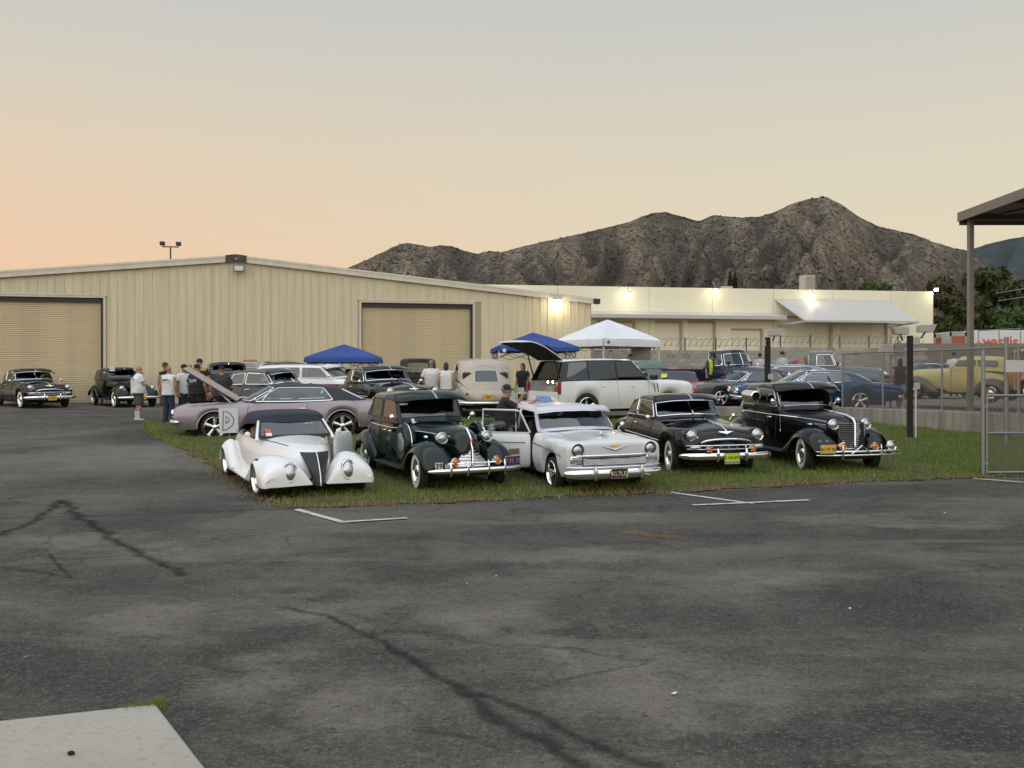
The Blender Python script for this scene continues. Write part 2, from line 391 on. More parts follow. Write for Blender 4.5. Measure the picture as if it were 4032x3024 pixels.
def grass_material():
    m, t, b = newmat('turf_soil')
    o, f = noise_mix(t, (0.080, 0.100, 0.030), (0.14, 0.108, 0.062), 1.1, 6, 0.42, 0.60, rough=0.7)
    o2, f2 = noise_mix(t, o, (0.035, 0.045, 0.015), 14, 4, 0.5, 0.7)
    lk(t, o2, b.inputs['Base Color']); b.inputs['Roughness'].default_value = 0.95; b.inputs['Specular IOR Level'].default_value = 0.1
    bp = N(t, 'ShaderNodeBump'); bp.inputs['Strength'].default_value = 1.0; bp.inputs['Distance'].default_value = 0.05
    lk(t, f2, bp.inputs['Height']); lk(t, bp.outputs[0], b.inputs['Normal']); return m
_ED = {}
def edge_dist(x, y):
    k = (int(x * 12), int(y * 12))
    if k not in _ED: _ED[k] = _edge_dist((k[0] + .5) / 12, (k[1] + .5) / 12)
    return _ED[k]
def _edge_dist(x, y):
    d = 1e9; n = len(GRASS)
    for i in range(n):
        ax, ay = GRASS[i]; bx, by = GRASS[(i+1) % n]
        t = max(0, min(1, ((x-ax)*(bx-ax)+(y-ay)*(by-ay)) / ((bx-ax)**2+(by-ay)**2 + 1e-9)))
        d = min(d, math.hypot(x-ax-t*(bx-ax), y-ay-t*(by-ay)))
    return d
def wob(x, y, s=1.0): return mnoise.noise(Vector((x*s, y*s, 3.1)))
tag(grid_mesh('lawn', np.arange(-12, 15, 0.11), np.arange(9.0 * K, 23.2 * K, 0.13),
    lambda x, y: H(x, y) + 0.004 + 0.035 * min(1, edge_dist(x, y) / 0.5) + 0.012 * wob(x, y, 4), grass_material(),
    keep=lambda x, y: inpoly(x + 0.12*wob(x, y, 1.7) + 0.05*wob(x, y, 6), y + 0.12*wob(y, x, 1.7) + 0.05*wob(y, x, 7), GRASS)), kind='structure')
_IN = {}
def blades(name, n, region, mat, hmin, hmax, dens=None, seed=3, spill=0.0, wid=0.006):
    rg = np.random.default_rng(seed); x0, x1, y0, y1 = region
    P_ = []; k = 0
    xs_ = rg.uniform(x0, x1, n * 3); ys_ = y0 + (y1 - y0) * rg.uniform(0, 1, n * 3) ** 1.35
    for x, y in zip(xs_, ys_):
        k_ = (int(x * 14), int(y * 14))
        if k_ not in _IN: _IN[k_] = inpoly((k_[0] + .5) / 14, (k_[1] + .5) / 14, GRASS)
        if not _IN[k_] and not (spill > 0 and y < 15 * K and edge_dist(x, y) < spill * rg.random() ** 2): continue
        if dens and rg.random() > dens(x, y): continue
        P_.append((x, y, H(x, y) + 0.03)); k += 1
        if k >= n: break
    P_ = np.array(P_); n = len(P_)
    hgt = rg.uniform(hmin, hmax, n) * (0.6 + 0.8 * rg.random(n)); a = rg.uniform(0, 2*np.pi, n); w = wid * rg.uniform(0.7, 1.6, n)
    dx, dy = np.cos(a) * w, np.sin(a) * w; lean = rg.normal(0, 0.5, (n, 2)) * hgt[:, None]
    V = np.zeros((n, 3, 3)); V[:, 0] = P_; V[:, 1] = P_; V[:, 2] = P_
    V[:, 0, 0] -= dx; V[:, 0, 1] -= dy; V[:, 1, 0] += dx; V[:, 1, 1] += dy; V[:, 2, :2] += lean; V[:, 2, 2] += hgt; V[:, 0:2, 2] -= 0.02
    me = bpy.data.meshes.new(name); me.vertices.add(n*3); me.loops.add(n*3); me.polygons.add(n)
    me.vertices.foreach_set('co', V.reshape(-1)); me.loops.foreach_set('vertex_index', np.arange(n*3, dtype=np.int32))
    me.polygons.foreach_set('loop_start', np.arange(0, n*3, 3, dtype=np.int32)); me.update()
    return link(name, me, mat, smooth=False)
def blade_material(name, c1, c2, c3):
    m, t, b = newmat(name)
    o, f = noise_mix(t, c1, c2, 1.3, 5, 0.40, 0.62, rough=0.7)
    gi = N(t, 'ShaderNodeTexNoise'); gi.inputs['Scale'].default_value = 35; tcn = N(t, 'ShaderNodeTexCoord'); lk(t, tcn.outputs['Object'], gi.inputs['Vector'])
    mr = N(t, 'ShaderNodeMapRange'); mr.inputs[1].default_value = 0.5; mr.inputs[2].default_value = 0.75; lk(t, gi.outputs[0], mr.inputs[0])
    mx = N(t, 'ShaderNodeMix', data_type='RGBA'); lk(t, mr.outputs[0], mx.inputs[0]); lk(t, o, mx.inputs[6]); mx.inputs[7].default_value = (*c3, 1)
    lk(t, mx.outputs[2], b.inputs['Base Color']); b.inputs['Roughness'].default_value = 0.7; b.inputs['Specular IOR Level'].default_value = 0.2
    return m
GRN = blade_material('grass_blade', (0.135, 0.215, 0.036), (0.160, 0.195, 0.048), (0.22, 0.30, 0.07))
DRY = blade_material('dry_grass_blade', (0.26, 0.20, 0.10), (0.20, 0.14, 0.07), (0.34, 0.28, 0.16))
def dens_g(x, y):
    d = edge_dist(x, y) if y < 15 * K else 2.0
    k = sm(0.05, 0.6, d) * (0.45 + 0.55 * sm(-5, 5, x))
    return k * (0.22 + 0.78 * sm(-0.3, 0.15, wob(x, y, 0.8) + 0.4 * wob(x, y, 2.9)))
def dens_d(x, y):
    d = edge_dist(x, y) if y < 16 * K else 2.0
    return max(1 - sm(0.1, 0.6, d), (0.30 if x < 1 else 0.10) * sm(0.0, 0.4, wob(x+9, y, 0.8)))
tag(blades('green_grass', 190000, (-11, 14.4, 9.2 * K, 21 * K), GRN, 0.028, 0.075, dens_g, 3, 0.12), 'short green grass growing on the verge under the parked cars', 'grass', kind='stuff')
tag(blades('dry_grass', 46000, (-11, 14.4, 9.2 * K, 21 * K), DRY, 0.014, 0.040, dens_d, 5, 0.45), 'dry straw coloured grass along the edge of the verge', 'grass', kind='stuff')

# ---- painted lines, tar seams, concrete slab
def flat_strip(name, pts, w, mat, kind='structure', dz=0.006, wig=0.0, seg=0.12):
    w3 = [G(*p) for p in pts]; L = []
    for a, b in zip(w3, w3[1:]):
        n = max(1, int((b - a).length / seg))
        L += [a.lerp(b, i / n) for i in range(n)]
    L.append(w3[-1]); rs = []
    for i, p in enumerate(L):
        d = (L[min(i+1, len(L)-1)] - L[max(i-1, 0)]); d.z = 0; d.normalize(); nrm = Vector((-d.y, d.x, 0))
        ww = (w[0] + (w[1]-w[0]) * i / max(1, len(L)-1)) if isinstance(w, tuple) else w
        k1 = ww/2 * (1 + wig * mnoise.noise(p * 5)); k2 = ww/2 * (1 + wig * mnoise.noise(p * 5 + Vector((9, 4, 2))))
        off = nrm * (wig * 0.04 * mnoise.noise(p * 2.2))
        a_ = p + nrm * k1 + off; b_ = p - nrm * k2 + off
        m_ = (a_ + b_) / 2; rs.append([(q_.x, q_.y, H(q_.x, q_.y) + dz) for q_ in (a_, m_, b_)])
    o = MB().rings(rs, False, (False, False)).build(name, mat, None, True, ang=180)
    at = o.data.attributes.new('edge', 'FLOAT', 'POINT'); at.data.foreach_set('value', [0.0, 1.0, 0.0] * len(rs))
    return tag(o, kind=kind)
def worn_paint():
    m, t, b = newmat('worn_white_paint')
    o, f = noise_mix(t, (0.55, 0.54, 0.50), (0.16, 0.155, 0.145), 9, 5, 0.52, 0.68)
    lk(t, o, b.inputs['Base Color']); b.inputs['Roughness'].default_value = 0.8; return m
PAINTW = worn_paint()
flat_strip('road_marking', [(1165, 2006), (1362, 2060)], 0.10, PAINTW)
flat_strip('road_marking', [(1346, 2058), (1604, 2042)], 0.10, PAINTW, dz=0.0105)
flat_strip('road_marking', [(2638, 1939), (2968, 1984)], 0.09, PAINTW)
flat_strip('road_marking', [(2728, 1991), (3186, 1971)], 0.10, PAINTW, dz=0.0105)
flat_strip('road_marking', [(3832, 1885), (4120, 1907)], 0.09, PAINTW)
def tar_mat():
    m, t, b = newmat('tar_seal'); t.nodes.remove(b); o = t.nodes['Material Output']
    at = N(t, 'ShaderNodeAttribute', attribute_name='edge'); tcn = N(t, 'ShaderNodeTexCoord'); no = N(t, 'ShaderNodeTexNoise'); no.inputs['Scale'].default_value = 11; no.inputs['Detail'].default_value = 6; no.inputs['Roughness'].default_value = 0.75
    lk(t, tcn.outputs['Object'], no.inputs['Vector'])
    ad = N(t, 'ShaderNodeMath', operation='MULTIPLY_ADD'); ad.inputs[1].default_value = 2.0; lk(t, no.outputs['Fac'], ad.inputs[0]); ad.inputs[2].default_value = -1.35
    a2 = N(t, 'ShaderNodeMath', operation='ADD'); lk(t, at.outputs['Fac'], a2.inputs[0]); lk(t, ad.outputs[0], a2.inputs[1])
    mr_ = N(t, 'ShaderNodeMapRange'); mr_.inputs[1].default_value = 0.0; mr_.inputs[2].default_value = 0.75; mr_.inputs[4].default_value = 0.62; lk(t, a2.outputs[0], mr_.inputs[0])
    d = N(t, 'ShaderNodeBsdfDiffuse'); d.inputs[0].default_value = (0.034, 0.034, 0.034, 1); tr = N(t, 'ShaderNodeBsdfTransparent'); mx = N(t, 'ShaderNodeMixShader')
    lk(t, mr_.outputs[0], mx.inputs[0]); lk(t, tr.outputs[0], mx.inputs[1]); lk(t, d.outputs[0], mx.inputs[2]); lk(t, mx.outputs[0], o.inputs[0]); return m
TAR = tar_mat()
flat_strip('tar_seam', [(240, 1968), (330, 2045), (437, 2112), (583, 2202), (735, 2268)], (0.34, 0.22), TAR, wig=0.9)
flat_strip('tar_seam', [(235, 1975), (120, 2060), (-40, 2118)], (0.30, 0.22), TAR, wig=0.9)
flat_strip('tar_seam', [(1120, 2390), (1320, 2440), (1500, 2530), (1640, 2610), (1740, 2668), (1830, 2722), (2016, 2872), (2335, 3030), (2500, 3110)], (0.10, 0.24), TAR, wig=1.0)
flat_strip('tar_seam', [(1800, 2700), (1935, 2745), (2150, 2840), (2330, 2930), (2590, 3030)], (0.10, 0.17), TAR, wig=1.0, dz=0.0095)
flat_strip('tar_seam', [(190, 2185), (230, 2225), (268, 2275)], (0.09, 0.06), TAR, wig=0.9)
flat_strip('tar_seam', [(0, 2236), (150, 2250), (270, 2276)], (0.12, 0.08), TAR, wig=0.9, dz=0.009)
flat_strip('tar_seam', [(1620, 2880), (1760, 2890), (1900, 2915)], 0.05, TAR, wig=0.9)
flat_strip('pavement_joint', [(0, 2040), (330, 2035), (700, 2022), (1140, 2004)], 0.12, TAR, wig=0.9)
def concrete_mat(name, c, c2, sc=1.2):
    m, t, b = newmat(name)
    o, f = noise_mix(t, c, c2, sc, 6, 0.35, 0.7, rough=0.65)
    o2, f2 = noise_mix(t, o, tuple(v * 0.72 for v in c), 26, 4, 0.55, 0.8)
    lk(t, o2, b.inputs['Base Color']); b.inputs['Roughness'].default_value = 0.9; b.inputs['Specular IOR Level'].default_value = 0.2
    bp = N(t, 'ShaderNodeBump'); bp.inputs['Strength'].default_value = 0.35; bp.inputs['Distance'].default_value = 0.01
    lk(t, f2, bp.inputs['Height']); lk(t, bp.outputs[0], b.inputs['Normal']); return m
CONC = concrete_mat('slab_concrete', (0.36, 0.33, 0.275), (0.43, 0.405, 0.345))
a, b_, c_ = G(-60, 2868), G(612, 2794), G(800, 3040)
d_ = (c_ - b_).normalized(); d2 = (a - b_).normalized()
q = [b_ + d2 * 0.0, b_ + d2 * 4, b_ + d2 * 4 + d_ * 4, b_ + d_ * 4]
sl = MB(); sl.v = [(p.x, p.y, z) for z in (-0.12, 0.03) for p in q]; sl.f = [(3,2,1,0),(4,5,6,7),(0,1,5,4),(1,2,6,5),(2,3,7,6),(3,0,4,7)]
tag(sl.build('concrete_slab', CONC, None, True, bevel=0.012), kind='structure')
def patch_grass(pts, n, hmax, w, seed):
    rg = random.Random(seed); b = MB(); w3 = [G(*p) for p in pts]
    for i in range(n):
        k = rg.random() * (len(w3) - 1); j = int(k); p = w3[j].lerp(w3[j+1], k - j) + Vector((rg.gauss(0, w), rg.gauss(0, w), 0))
        a_ = rg.random() * 6.3; h = rg.uniform(0.3, 1) * hmax; u = Vector((math.cos(a_), math.sin(a_), 0)) * 0.003
        b.add([p - u, p + u, p + Vector((rg.gauss(0, h*0.5), rg.gauss(0, h*0.5), h))], [(0, 1, 2)])
    return b
tag(patch_grass([(470, 2810), (560, 2802), (612, 2792), (622, 2776)], 700, 0.055, 0.02, 2).build('weeds', GRN, None, False), 'thin green weeds at the corner of the concrete slab', 'weeds', kind='stuff')
tag(patch_grass([(2470, 2098), (2560, 2110), (2690, 2122)], 900, 0.035, 0.05, 4).build('weeds', DRY, None, False), 'dry weeds growing from a crack in the asphalt before the white wagon', 'weeds', kind='stuff')
rgp = random.Random(11)
for i, (px, py) in enumerate([(3000, 2515), (1950, 2270), (1840, 2300), (3740, 1998), (3720, 2020), (3345, 2398), (2440, 2295), (100, 2590), (2650, 2735), (4020, 2480)]):
    p = G(px, py); b = MB(); s_ = rgp.uniform(0.012, 0.025)
    b.add([p + Vector((rgp.uniform(-s_, s_), rgp.uniform(-s_, s_), rgp.uniform(0, 0.008))) for _ in range(3)] + [p + Vector((s_, s_*0.7, 0.012))], [(0,1,2),(0,2,3),(1,2,3),(0,1,3)])
    tag(b.build('paper_scrap', WHITE if i % 3 else pbr('dry_leaf', (0.3, 0.18, 0.08), 0.8), None, False),
        ('dry leaf', 'white paper scrap', 'white paper fleck')[i % 3] + ' on the asphalt ' + ('well right of the slab, near the bottom', 'before the gap of roadster and green sedan', 'below the white paint corner near the green sedan', 'before the gate, the upper one', 'before the gate, the lower one', 'right of centre below the black sedan', 'in the middle below the white wagon', 'at the left edge above the slab', 'at the bottom right of the tar seam', 'at the far right edge')[i], 'litter', 'scraps of litter on the asphalt')
p = G(278, 2975, lambda x, y: 0.03); tag(MB().ell((p.x, p.y, 0.04), (0.018, 0.013, 0.01), 8, 6).build('pebble', DARK), 'small dark pebble lying on the pale concrete slab', 'pebble')

# ---- raised lot behind the retaining wall
WALLP = [(x, y * K) for x, y in ((4.6, 22.3), (9.84, 21.5), (10.45, 20.3), (11.35, 19.0), (12.2, 17.3), (13.4, 15.2), (15.0, 12.8))]
LOT = [(x + 0.35, y + 0.35) for x, y in WALLP] + [(60, 12.8 * K), (60, 60 * K), (2, 60 * K), (3.5, 27 * K)]
tag(grid_mesh('raised_lot', list(np.arange(2, 30, 0.4)) + [34, 40, 50, 60], list(np.arange(12.8 * K, 40 * K, 0.5)) + [70, 80, 88], lotf, concrete_mat('lot_paving', (0.165, 0.145, 0.115), (0.215, 0.19, 0.155), 0.6), keep=lambda x, y: inpoly(x, y, LOT)), kind='structure')
def wall_mat():
    m, t, b = newmat('stained_concrete')
    o, f = noise_mix(t, (0.34, 0.32, 0.27), (0.26, 0.245, 0.21), 1.5, 5)
    tcn = N(t, 'ShaderNodeTexCoord'); mp = N(t, 'ShaderNodeMapping'); mp.inputs['Scale'].default_value = (3.2, 3.2, 0.25); no = N(t, 'ShaderNodeTexNoise'); no.inputs['Scale'].default_value = 1.4; no.inputs['Detail'].default_value = 5
    lk(t, tcn.outputs['Object'], mp.inputs[0]); lk(t, mp.outputs[0], no.inputs['Vector'])
    mr = N(t, 'ShaderNodeMapRange'); mr.inputs[1].default_value = 0.38; mr.inputs[2].default_value = 0.78; lk(t, no.outputs[0], mr.inputs[0])
    mx = N(t, 'ShaderNodeMix', data_type='RGBA'); lk(t, mr.outputs[0], mx.inputs[0]); lk(t, o, mx.inputs[6]); mx.inputs[7].default_value = (0.15, 0.138, 0.12, 1)
    lk(t, mx.outputs[2], b.inputs['Base Color']); b.inputs['Roughness'].default_value = 0.9; return m
rw = [[] for _ in range(0)]
for x, y in WALLP:
    rw.append([(x, y, -0.3), (x, y, 0.90), (x + 0.62, y + 0.50, 0.90), (x + 0.62, y + 0.50, -0.3)])
tag(MB().rings(rw, True).build('retaining_wall', wall_mat(), None, True, bevel=0.015), 'low stained concrete retaining wall holding the raised lot by the grass', 'wall')

# ================================================================ metal warehouse
def siding_mat():
    m, t, b = newmat('tan_siding')
    tcn = N(t, 'ShaderNodeTexCoord'); mp = N(t, 'ShaderNodeMapping'); mp.inputs['Scale'].default_value = (6, 6, 0.3); no = N(t, 'ShaderNodeTexNoise'); no.inputs['Scale'].default_value = 1.0; no.inputs['Detail'].default_value = 5
    lk(t, tcn.outputs['Object'], mp.inputs[0]); lk(t, mp.outputs[0], no.inputs['Vector'])
    mr = N(t, 'ShaderNodeMapRange'); mr.inputs[1].default_value = 0.35; mr.inputs[2].default_value = 0.7; lk(t, no.outputs[0], mr.inputs[0])
    mx = N(t, 'ShaderNodeMix', data_type='RGBA'); lk(t, mr.outputs[0], mx.inputs[0]); mx.inputs[6].default_value = (0.72, 0.64, 0.44, 1); mx.inputs[7].default_value = (0.62, 0.545, 0.37, 1)
    lk(t, mx.outputs[2], b.inputs['Base Color']); b.inputs['Roughness'].default_value = 0.55; return m
SIDING = siding_mat()
TRIM = pbr('cream_trim', (0.66, 0.62, 0.49), 0.5, var=0.08)
JAMB = pbr('dark_jamb', (0.035, 0.028, 0.022), 0.6)
DOORM = pbr('tan_roller_door', (0.62, 0.52, 0.33), 0.5, var=0.10, vscale=0.8)
BANG = math.atan2(0.1585 * K, 0.9874); BZ = 0.8
wh = thing('metal_warehouse', 'long tan ribbed metal warehouse with low gable and two roller doors', 'warehouse', (-11.4, 29.4 * K, BZ), (0, 0, BANG))
def whs(x): k = (x - CX) / FPX; return (k * 29.4 * K + 11.4) / (math.cos(BANG) - math.sin(BANG) * k)
def whz(x, y): s = whs(x); Y = 29.4 * K + math.sin(BANG) * s; return CAMZ - (y - HY) / FPX * Y - BZ
EAVE = whs(2328); RIDGE = 6.02; SL = 1.475 / EAVE
def top(s): return RIDGE - SL * abs(s)
DOORS = [(-whs(1865), whs(410)), (whs(1420), whs(1865))]; DH = 4.26
pw = 0.3333
def panel(s0, s1, z0):
    prof = [(0.0, 0.0), (0.012, -0.034), (0.05, -0.034), (0.062, 0.0), (0.15, 0.0), (0.158, -0.007), (0.178, -0.007), (0.186, 0.0), (0.235, 0.0), (0.243, -0.007), (0.263, -0.007), (0.271, 0.0), (pw - 0.002, 0.0)]
    b = MB(); rs = [[(s0 + u, v, z0 - 0.01) for u, v in prof], [(s0 + u, v, top(s0 + u) - 0.02) for u, v in prof]]
    b.rings(rs, False, (False, False)); return b
i = 0; s = -EAVE
while s < EAVE - 0.1:
    z0 = 0.0
    for d0, d1 in DOORS:
        if s + pw > d0 - 0.12 and s < d1 + 0.12: z0 = DH + 0.10
    panel(s, s + pw, z0).build('panel', SIDING, wh, True, ang=20); s += pw
# wall core, roof, side walls
core = MB()
pts = [(-EAVE, 0.02), (-EAVE, 0.5)]
def slabw(b, s0, s1, z0, z1a, z1b, y0, y1):
    b.add([(s0,y0,z0),(s1,y0,z0),(s1,y1,z0),(s0,y1,z0),(s0,y0,z1a),(s1,y0,z1b),(s1,y1,z1b),(s0,y1,z1a)], [(3,2,1,0),(4,5,6,7),(0,1,5,4),(1,2,6,5),(2,3,7,6),(3,0,4,7)])
segs = [-EAVE, *DOORS[0], 0.0, *DOORS[1], EAVE]
for a0, a1 in zip(segs, segs[1:]):
    isd = any(abs(a0 - d0) < 0.01 for d0, _ in DOORS)
    slabw(core, a0, a1, DH if isd else -0.3, top(a0) - 0.06, top(a1) - 0.06, 0.015, 0.24)
core.box(-EAVE, -EAVE + 0.2, 0.24, 30, -0.3, top(EAVE) - 0.05); core.box(EAVE - 0.2, EAVE, 0.24, 30, -0.3, top(EAVE) - 0.05)
core.build('wall', pbr('tan_wall_core', (0.38, 0.33, 0.23), 0.6), wh, False)
rf = MB()
for sg in (-1, 1):
    rf.add([(0, -0.10, RIDGE+0.045), (sg*(EAVE+0.25), -0.10, top(EAVE+0.25)+0.045), (sg*(EAVE+0.25), 30, top(EAVE+0.25)+0.045), (0, 30, RIDGE+0.045),
            (0, -0.10, RIDGE-0.02), (sg*(EAVE+0.25), -0.10, top(EAVE+0.25)-0.02), (sg*(EAVE+0.25), 30, top(EAVE+0.25)-0.02), (0, 30, RIDGE-0.02)],
           [(0,1,2,3),(7,6,5,4),(0,4,5,1),(1,5,6,2),(3,2,6,7)])
rf.build('roof', TRIM, wh, False)
for sg in (-1, 1):
    tr = MB(); tr.add([(0, -0.16, RIDGE+0.07), (sg*(EAVE+0.3), -0.16, top(EAVE+0.3)+0.07), (sg*(EAVE+0.3), -0.16, top(EAVE+0.3)-0.20), (0, -0.16, RIDGE-0.20),
                       (0, -0.045, RIDGE+0.07), (sg*(EAVE+0.3), -0.045, top(EAVE+0.3)+0.07), (sg*(EAVE+0.3), -0.045, top(EAVE+0.3)-0.20), (0, -0.045, RIDGE-0.20)],
                      [(0,1,2,3),(7,6,5,4),(0,4,5,1),(1,5,6,2),(2,6,7,3)])
    t_ = tr.build('rake_trim', TRIM, wh, False)
    MB().strip([(0, -0.165, RIDGE+0.0), (sg*(EAVE+0.3), -0.165, top(EAVE+0.3)+0.0)], 0.012, 0.012).build('trim_ridge', TRIM, t_, False)
MB().box(EAVE+0.05, EAVE+0.36, -0.22, 0.05, top(EAVE)-0.20, top(EAVE)+0.02).build('gutter_end', JAMB, wh, False, bevel=0.02)
ap = MB().add([(-0.42, -0.19, RIDGE-0.24), (0, -0.19, RIDGE-0.20), (0.42, -0.19, RIDGE-0.24), (0.42, -0.19, RIDGE+0.05), (0, -0.19, RIDGE+0.10), (-0.42, -0.19, RIDGE+0.05),
              (-0.42, -0.16, RIDGE-0.24), (0, -0.16, RIDGE-0.20), (0.42, -0.16, RIDGE-0.24), (0.42, -0.16, RIDGE+0.05), (0, -0.16, RIDGE+0.10), (-0.42, -0.16, RIDGE+0.05)],
             [(0,1,4,5),(1,2,3,4),(5,4,10,11),(4,3,9,10),(0,5,11,6),(3,2,8,9),(2,1,7,8),(1,0,6,7)]).build('ridge_cap', pbr('brown_cap', (0.055, 0.04, 0.03), 0.5), wh, False)
MB().add([(-0.10, -0.194, RIDGE-0.02), (-0.03, -0.194, RIDGE-0.10), (0.0, -0.194, RIDGE-0.05), (0.03, -0.194, RIDGE-0.10), (0.13, -0.194, RIDGE-0.01), (0.05, -0.194, RIDGE-0.06), (0, -0.194, RIDGE-0.12), (-0.05, -0.194, RIDGE-0.08)],
         [(0,1,7),(1,2,6,7),(2,3,6),(3,4,5)]).build('bird_emblem', WHITE, ap, False)
# roller doors: every slat its own piece
slat = MB(); hpx = [(0, -0.006), (0.012, -0.026), (0.05, -0.026), (0.064, -0.006), (0.076, -0.006)]
slat.rings([[(0, v, z) for z, v in hpx], [(DOORS[1][1] - DOORS[1][0] - 0.04, v, z) for z, v in hpx]], False, (False, False))
slm = bpy.data.meshes.new('slat'); slm.from_pydata(slat.v, [], slat.f); slm.materials.append(DOORM)
slm.shade_smooth(); slm.set_sharp_from_angle(angle=R(25))
for d0, d1 in DOORS:
    dr = MB().box(d0, d1, 0.20, 0.23, 0, DH).build('roller_door', DOORM, wh, False)
    z = 0.03
    while z < DH - 0.09:
        o = link('slat', slm, None, dr, False); o.location = (d0 + 0.02, 0.20, z); z += 0.0765
    jb = MB().box(d0 - 0.06, d0 + 0.03, -0.01, 0.19, 0, DH + 0.1).box(d1 - 0.03, d1 + 0.06, -0.01, 0.19, 0, DH + 0.1).box(d0 - 0.06, d1 + 0.06, -0.012, 0.19, DH - 0.02, DH + 0.09)
    jb.build('door_jamb', TRIM, wh, False)
    MB().box(d0 + 0.031, d0 + 0.055, 0.06, 0.185, 0, DH - 0.03).box(d1 - 0.13, d1 - 0.031, 0.06, 0.165, 0, DH - 0.03).box(d0 + 0.03, d1 - 0.03, 0.06, 0.187, DH - 0.2, DH - 0.022).build('door_guide', JAMB, wh, False)
    MB().box(d0 - 0.10, d1 + 0.10, -0.03, -0.013, DH + 0.06, DH + 0.11).build('head_flashing', TRIM, wh, False)
for s_ in (-3.9, 7.8 - 1.0, 10.6, 12.2):
    MB().tube([(s_, -0.17, top(s_) - 0.26), (s_ + 0.16, -0.19, top(s_ + 0.16) - 0.21)], 0.014, 6).build('loose_strap', JAMB, wh)
# gable floodlight (unlit), lit wall lamp by the right corner
fl = thing('floodlight', 'grey unlit floodlight under the gable peak of the tan warehouse', 'floodlight', wh.matrix_basis @ Vector((0.12, -0.2, RIDGE - 0.5)), (0, 0, BANG))
MB().box(-0.22, 0.22, -0.22, 0.0, -0.12, 0.14).build('housing', pbr('lamp_bronze', (0.12, 0.10, 0.08), 0.5), fl, False, bevel=0.02)
MB().box(-0.18, 0.18, -0.235, -0.222, -0.10, 0.10).build('lens', pbr('lamp_glass_white', (0.7, 0.7, 0.66), 0.3), fl, False)
def lit_lamp(name, label, loc, rotz, e=60.0, size=(0.16, 0.12, 0.12), pw_=90, rad=0.12, arm=0.0, tilt=0):
    t = thing(name, label, 'lamp', loc, (0, 0, rotz))
    MB().box(-size[0]*0.9, size[0]*0.9, -size[1]*0.6, size[1]*0.6, size[2]*0.45, size[2]*0.85).build('housing', pbr('lamp_grey', (0.35, 0.35, 0.34), 0.5), t, False, bevel=0.01)
    if arm: MB().tube([(0, 0, size[2]*0.8), (-0.06, arm*0.5, size[2]+0.35), (-0.05, arm, size[2]+0.42)], 0.018, 6).build('arm', pbr('lamp_grey', (0.35, 0.35, 0.34), 0.5), t)
    MB().ell((0, 0, 0), (size[0]*0.8, size[1]*0.7, size[2]*0.5), 12, 8).build('bulb', pbr('lit_bulb', (1, 0.95, 0.8), 0.5, emit=(1.0, 0.95, 0.74), estr=e), t)
    l = bpy.data.lights.new('lamp_light', 'POINT'); l.energy = pw_; l.color = (1.0, 0.90, 0.55); l.shadow_soft_size = rad
    lo = bpy.data.objects.new('lamp_light', l); COL.objects.link(lo); lo.parent = t; lo.location = (0, -0.22, -0.22)
    return t
lit_lamp('wall_lamp', 'lit wall lamp glowing near the right end of the tan warehouse', wh.matrix_basis @ Vector((whs(2190), -0.25, whz(2190, 1192))), BANG, 22, (0.20, 0.15, 0.20), 9, 0.15)
sg_ = tag(MB().box(-0.28, 0.28, -0.012, 0.0, -0.18, 0.18).build('safety_sign', pbr('sign_white', (0.62, 0.62, 0.60), 0.5, var=0.08), None, False, loc=wh.matrix_basis @ Vector((whs(985), -0.045, whz(985, 1432))), rot=(0, 0, BANG)),
    'small white notice with a red header on the warehouse wall', 'sign')
MB().box(-0.27, 0.27, -0.016, -0.013, 0.07, 0.17).build('header', pbr('sign_red', (0.55, 0.22, 0.17), 0.5), sg_, False)
for k, (zz, wv) in enumerate(((-0.02, 0.2), (-0.10, 0.24))):
    MB().box(-wv, wv, -0.016, -0.013, zz - 0.015, zz + 0.015).build('print_line', pbr('sign_ink', (0.08, 0.08, 0.09), 0.6), sg_, False)
# light mast + roof unit seen over the gable
mp_ = P(672, 1030, 46)
ms = thing('light_mast', 'twin floodlight mast standing behind the tan warehouse roof', 'light mast', (mp_.x, mp_.y, 0.8), (0, 0, 0.2))
IRON = pbr('rusty_pole', (0.10, 0.06, 0.045), 0.7, var=0.2); LAMPBLK = pbr('lamp_black', (0.02, 0.02, 0.022), 0.5)
zt = P(672, 972, 46).z - 0.8
MB().tube([(0, 0, 0), (0, 0, zt)], 0.05, 8).build('pole', IRON, ms); MB().tube([(-0.5, 0, zt), (0.5, 0, zt)], 0.04, 8).build('crossbar', IRON, ms)
for sg in (-1, 1):
    h_ = MB().box(sg*0.5-0.16, sg*0.5+0.16, -0.2, 0.14, zt+0.08, zt+0.32).build('lamp_head', LAMPBLK, ms, False, bevel=0.04)
    MB().tube([(sg*0.5, 0, zt), (sg*0.5, 0, zt+0.12)], 0.03, 6).build('bracket', IRON, h_)
ru = P(850, 1010, 42)
tag(MB().add([(-1.2,-0.6,0),(1.1,-0.6,0),(1.1,0.6,0),(-1.2,0.6,0),(-0.45,-0.5,0.55),(0.95,-0.5,0.55),(1.05,0.5,0.45),(-0.5,0.5,0.55)],[(3,2,1,0),(4,5,6,7),(0,1,5,4),(1,2,6,5),(2,3,7,6),(3,0,4,7)]).build('roof_vent', pbr('pale_vent', (0.55, 0.60, 0.58), 0.5), None, False, loc=(ru.x, ru.y, 6.0 + 0.35)), 'pale grey ventilator box on the warehouse roof', 'vent')

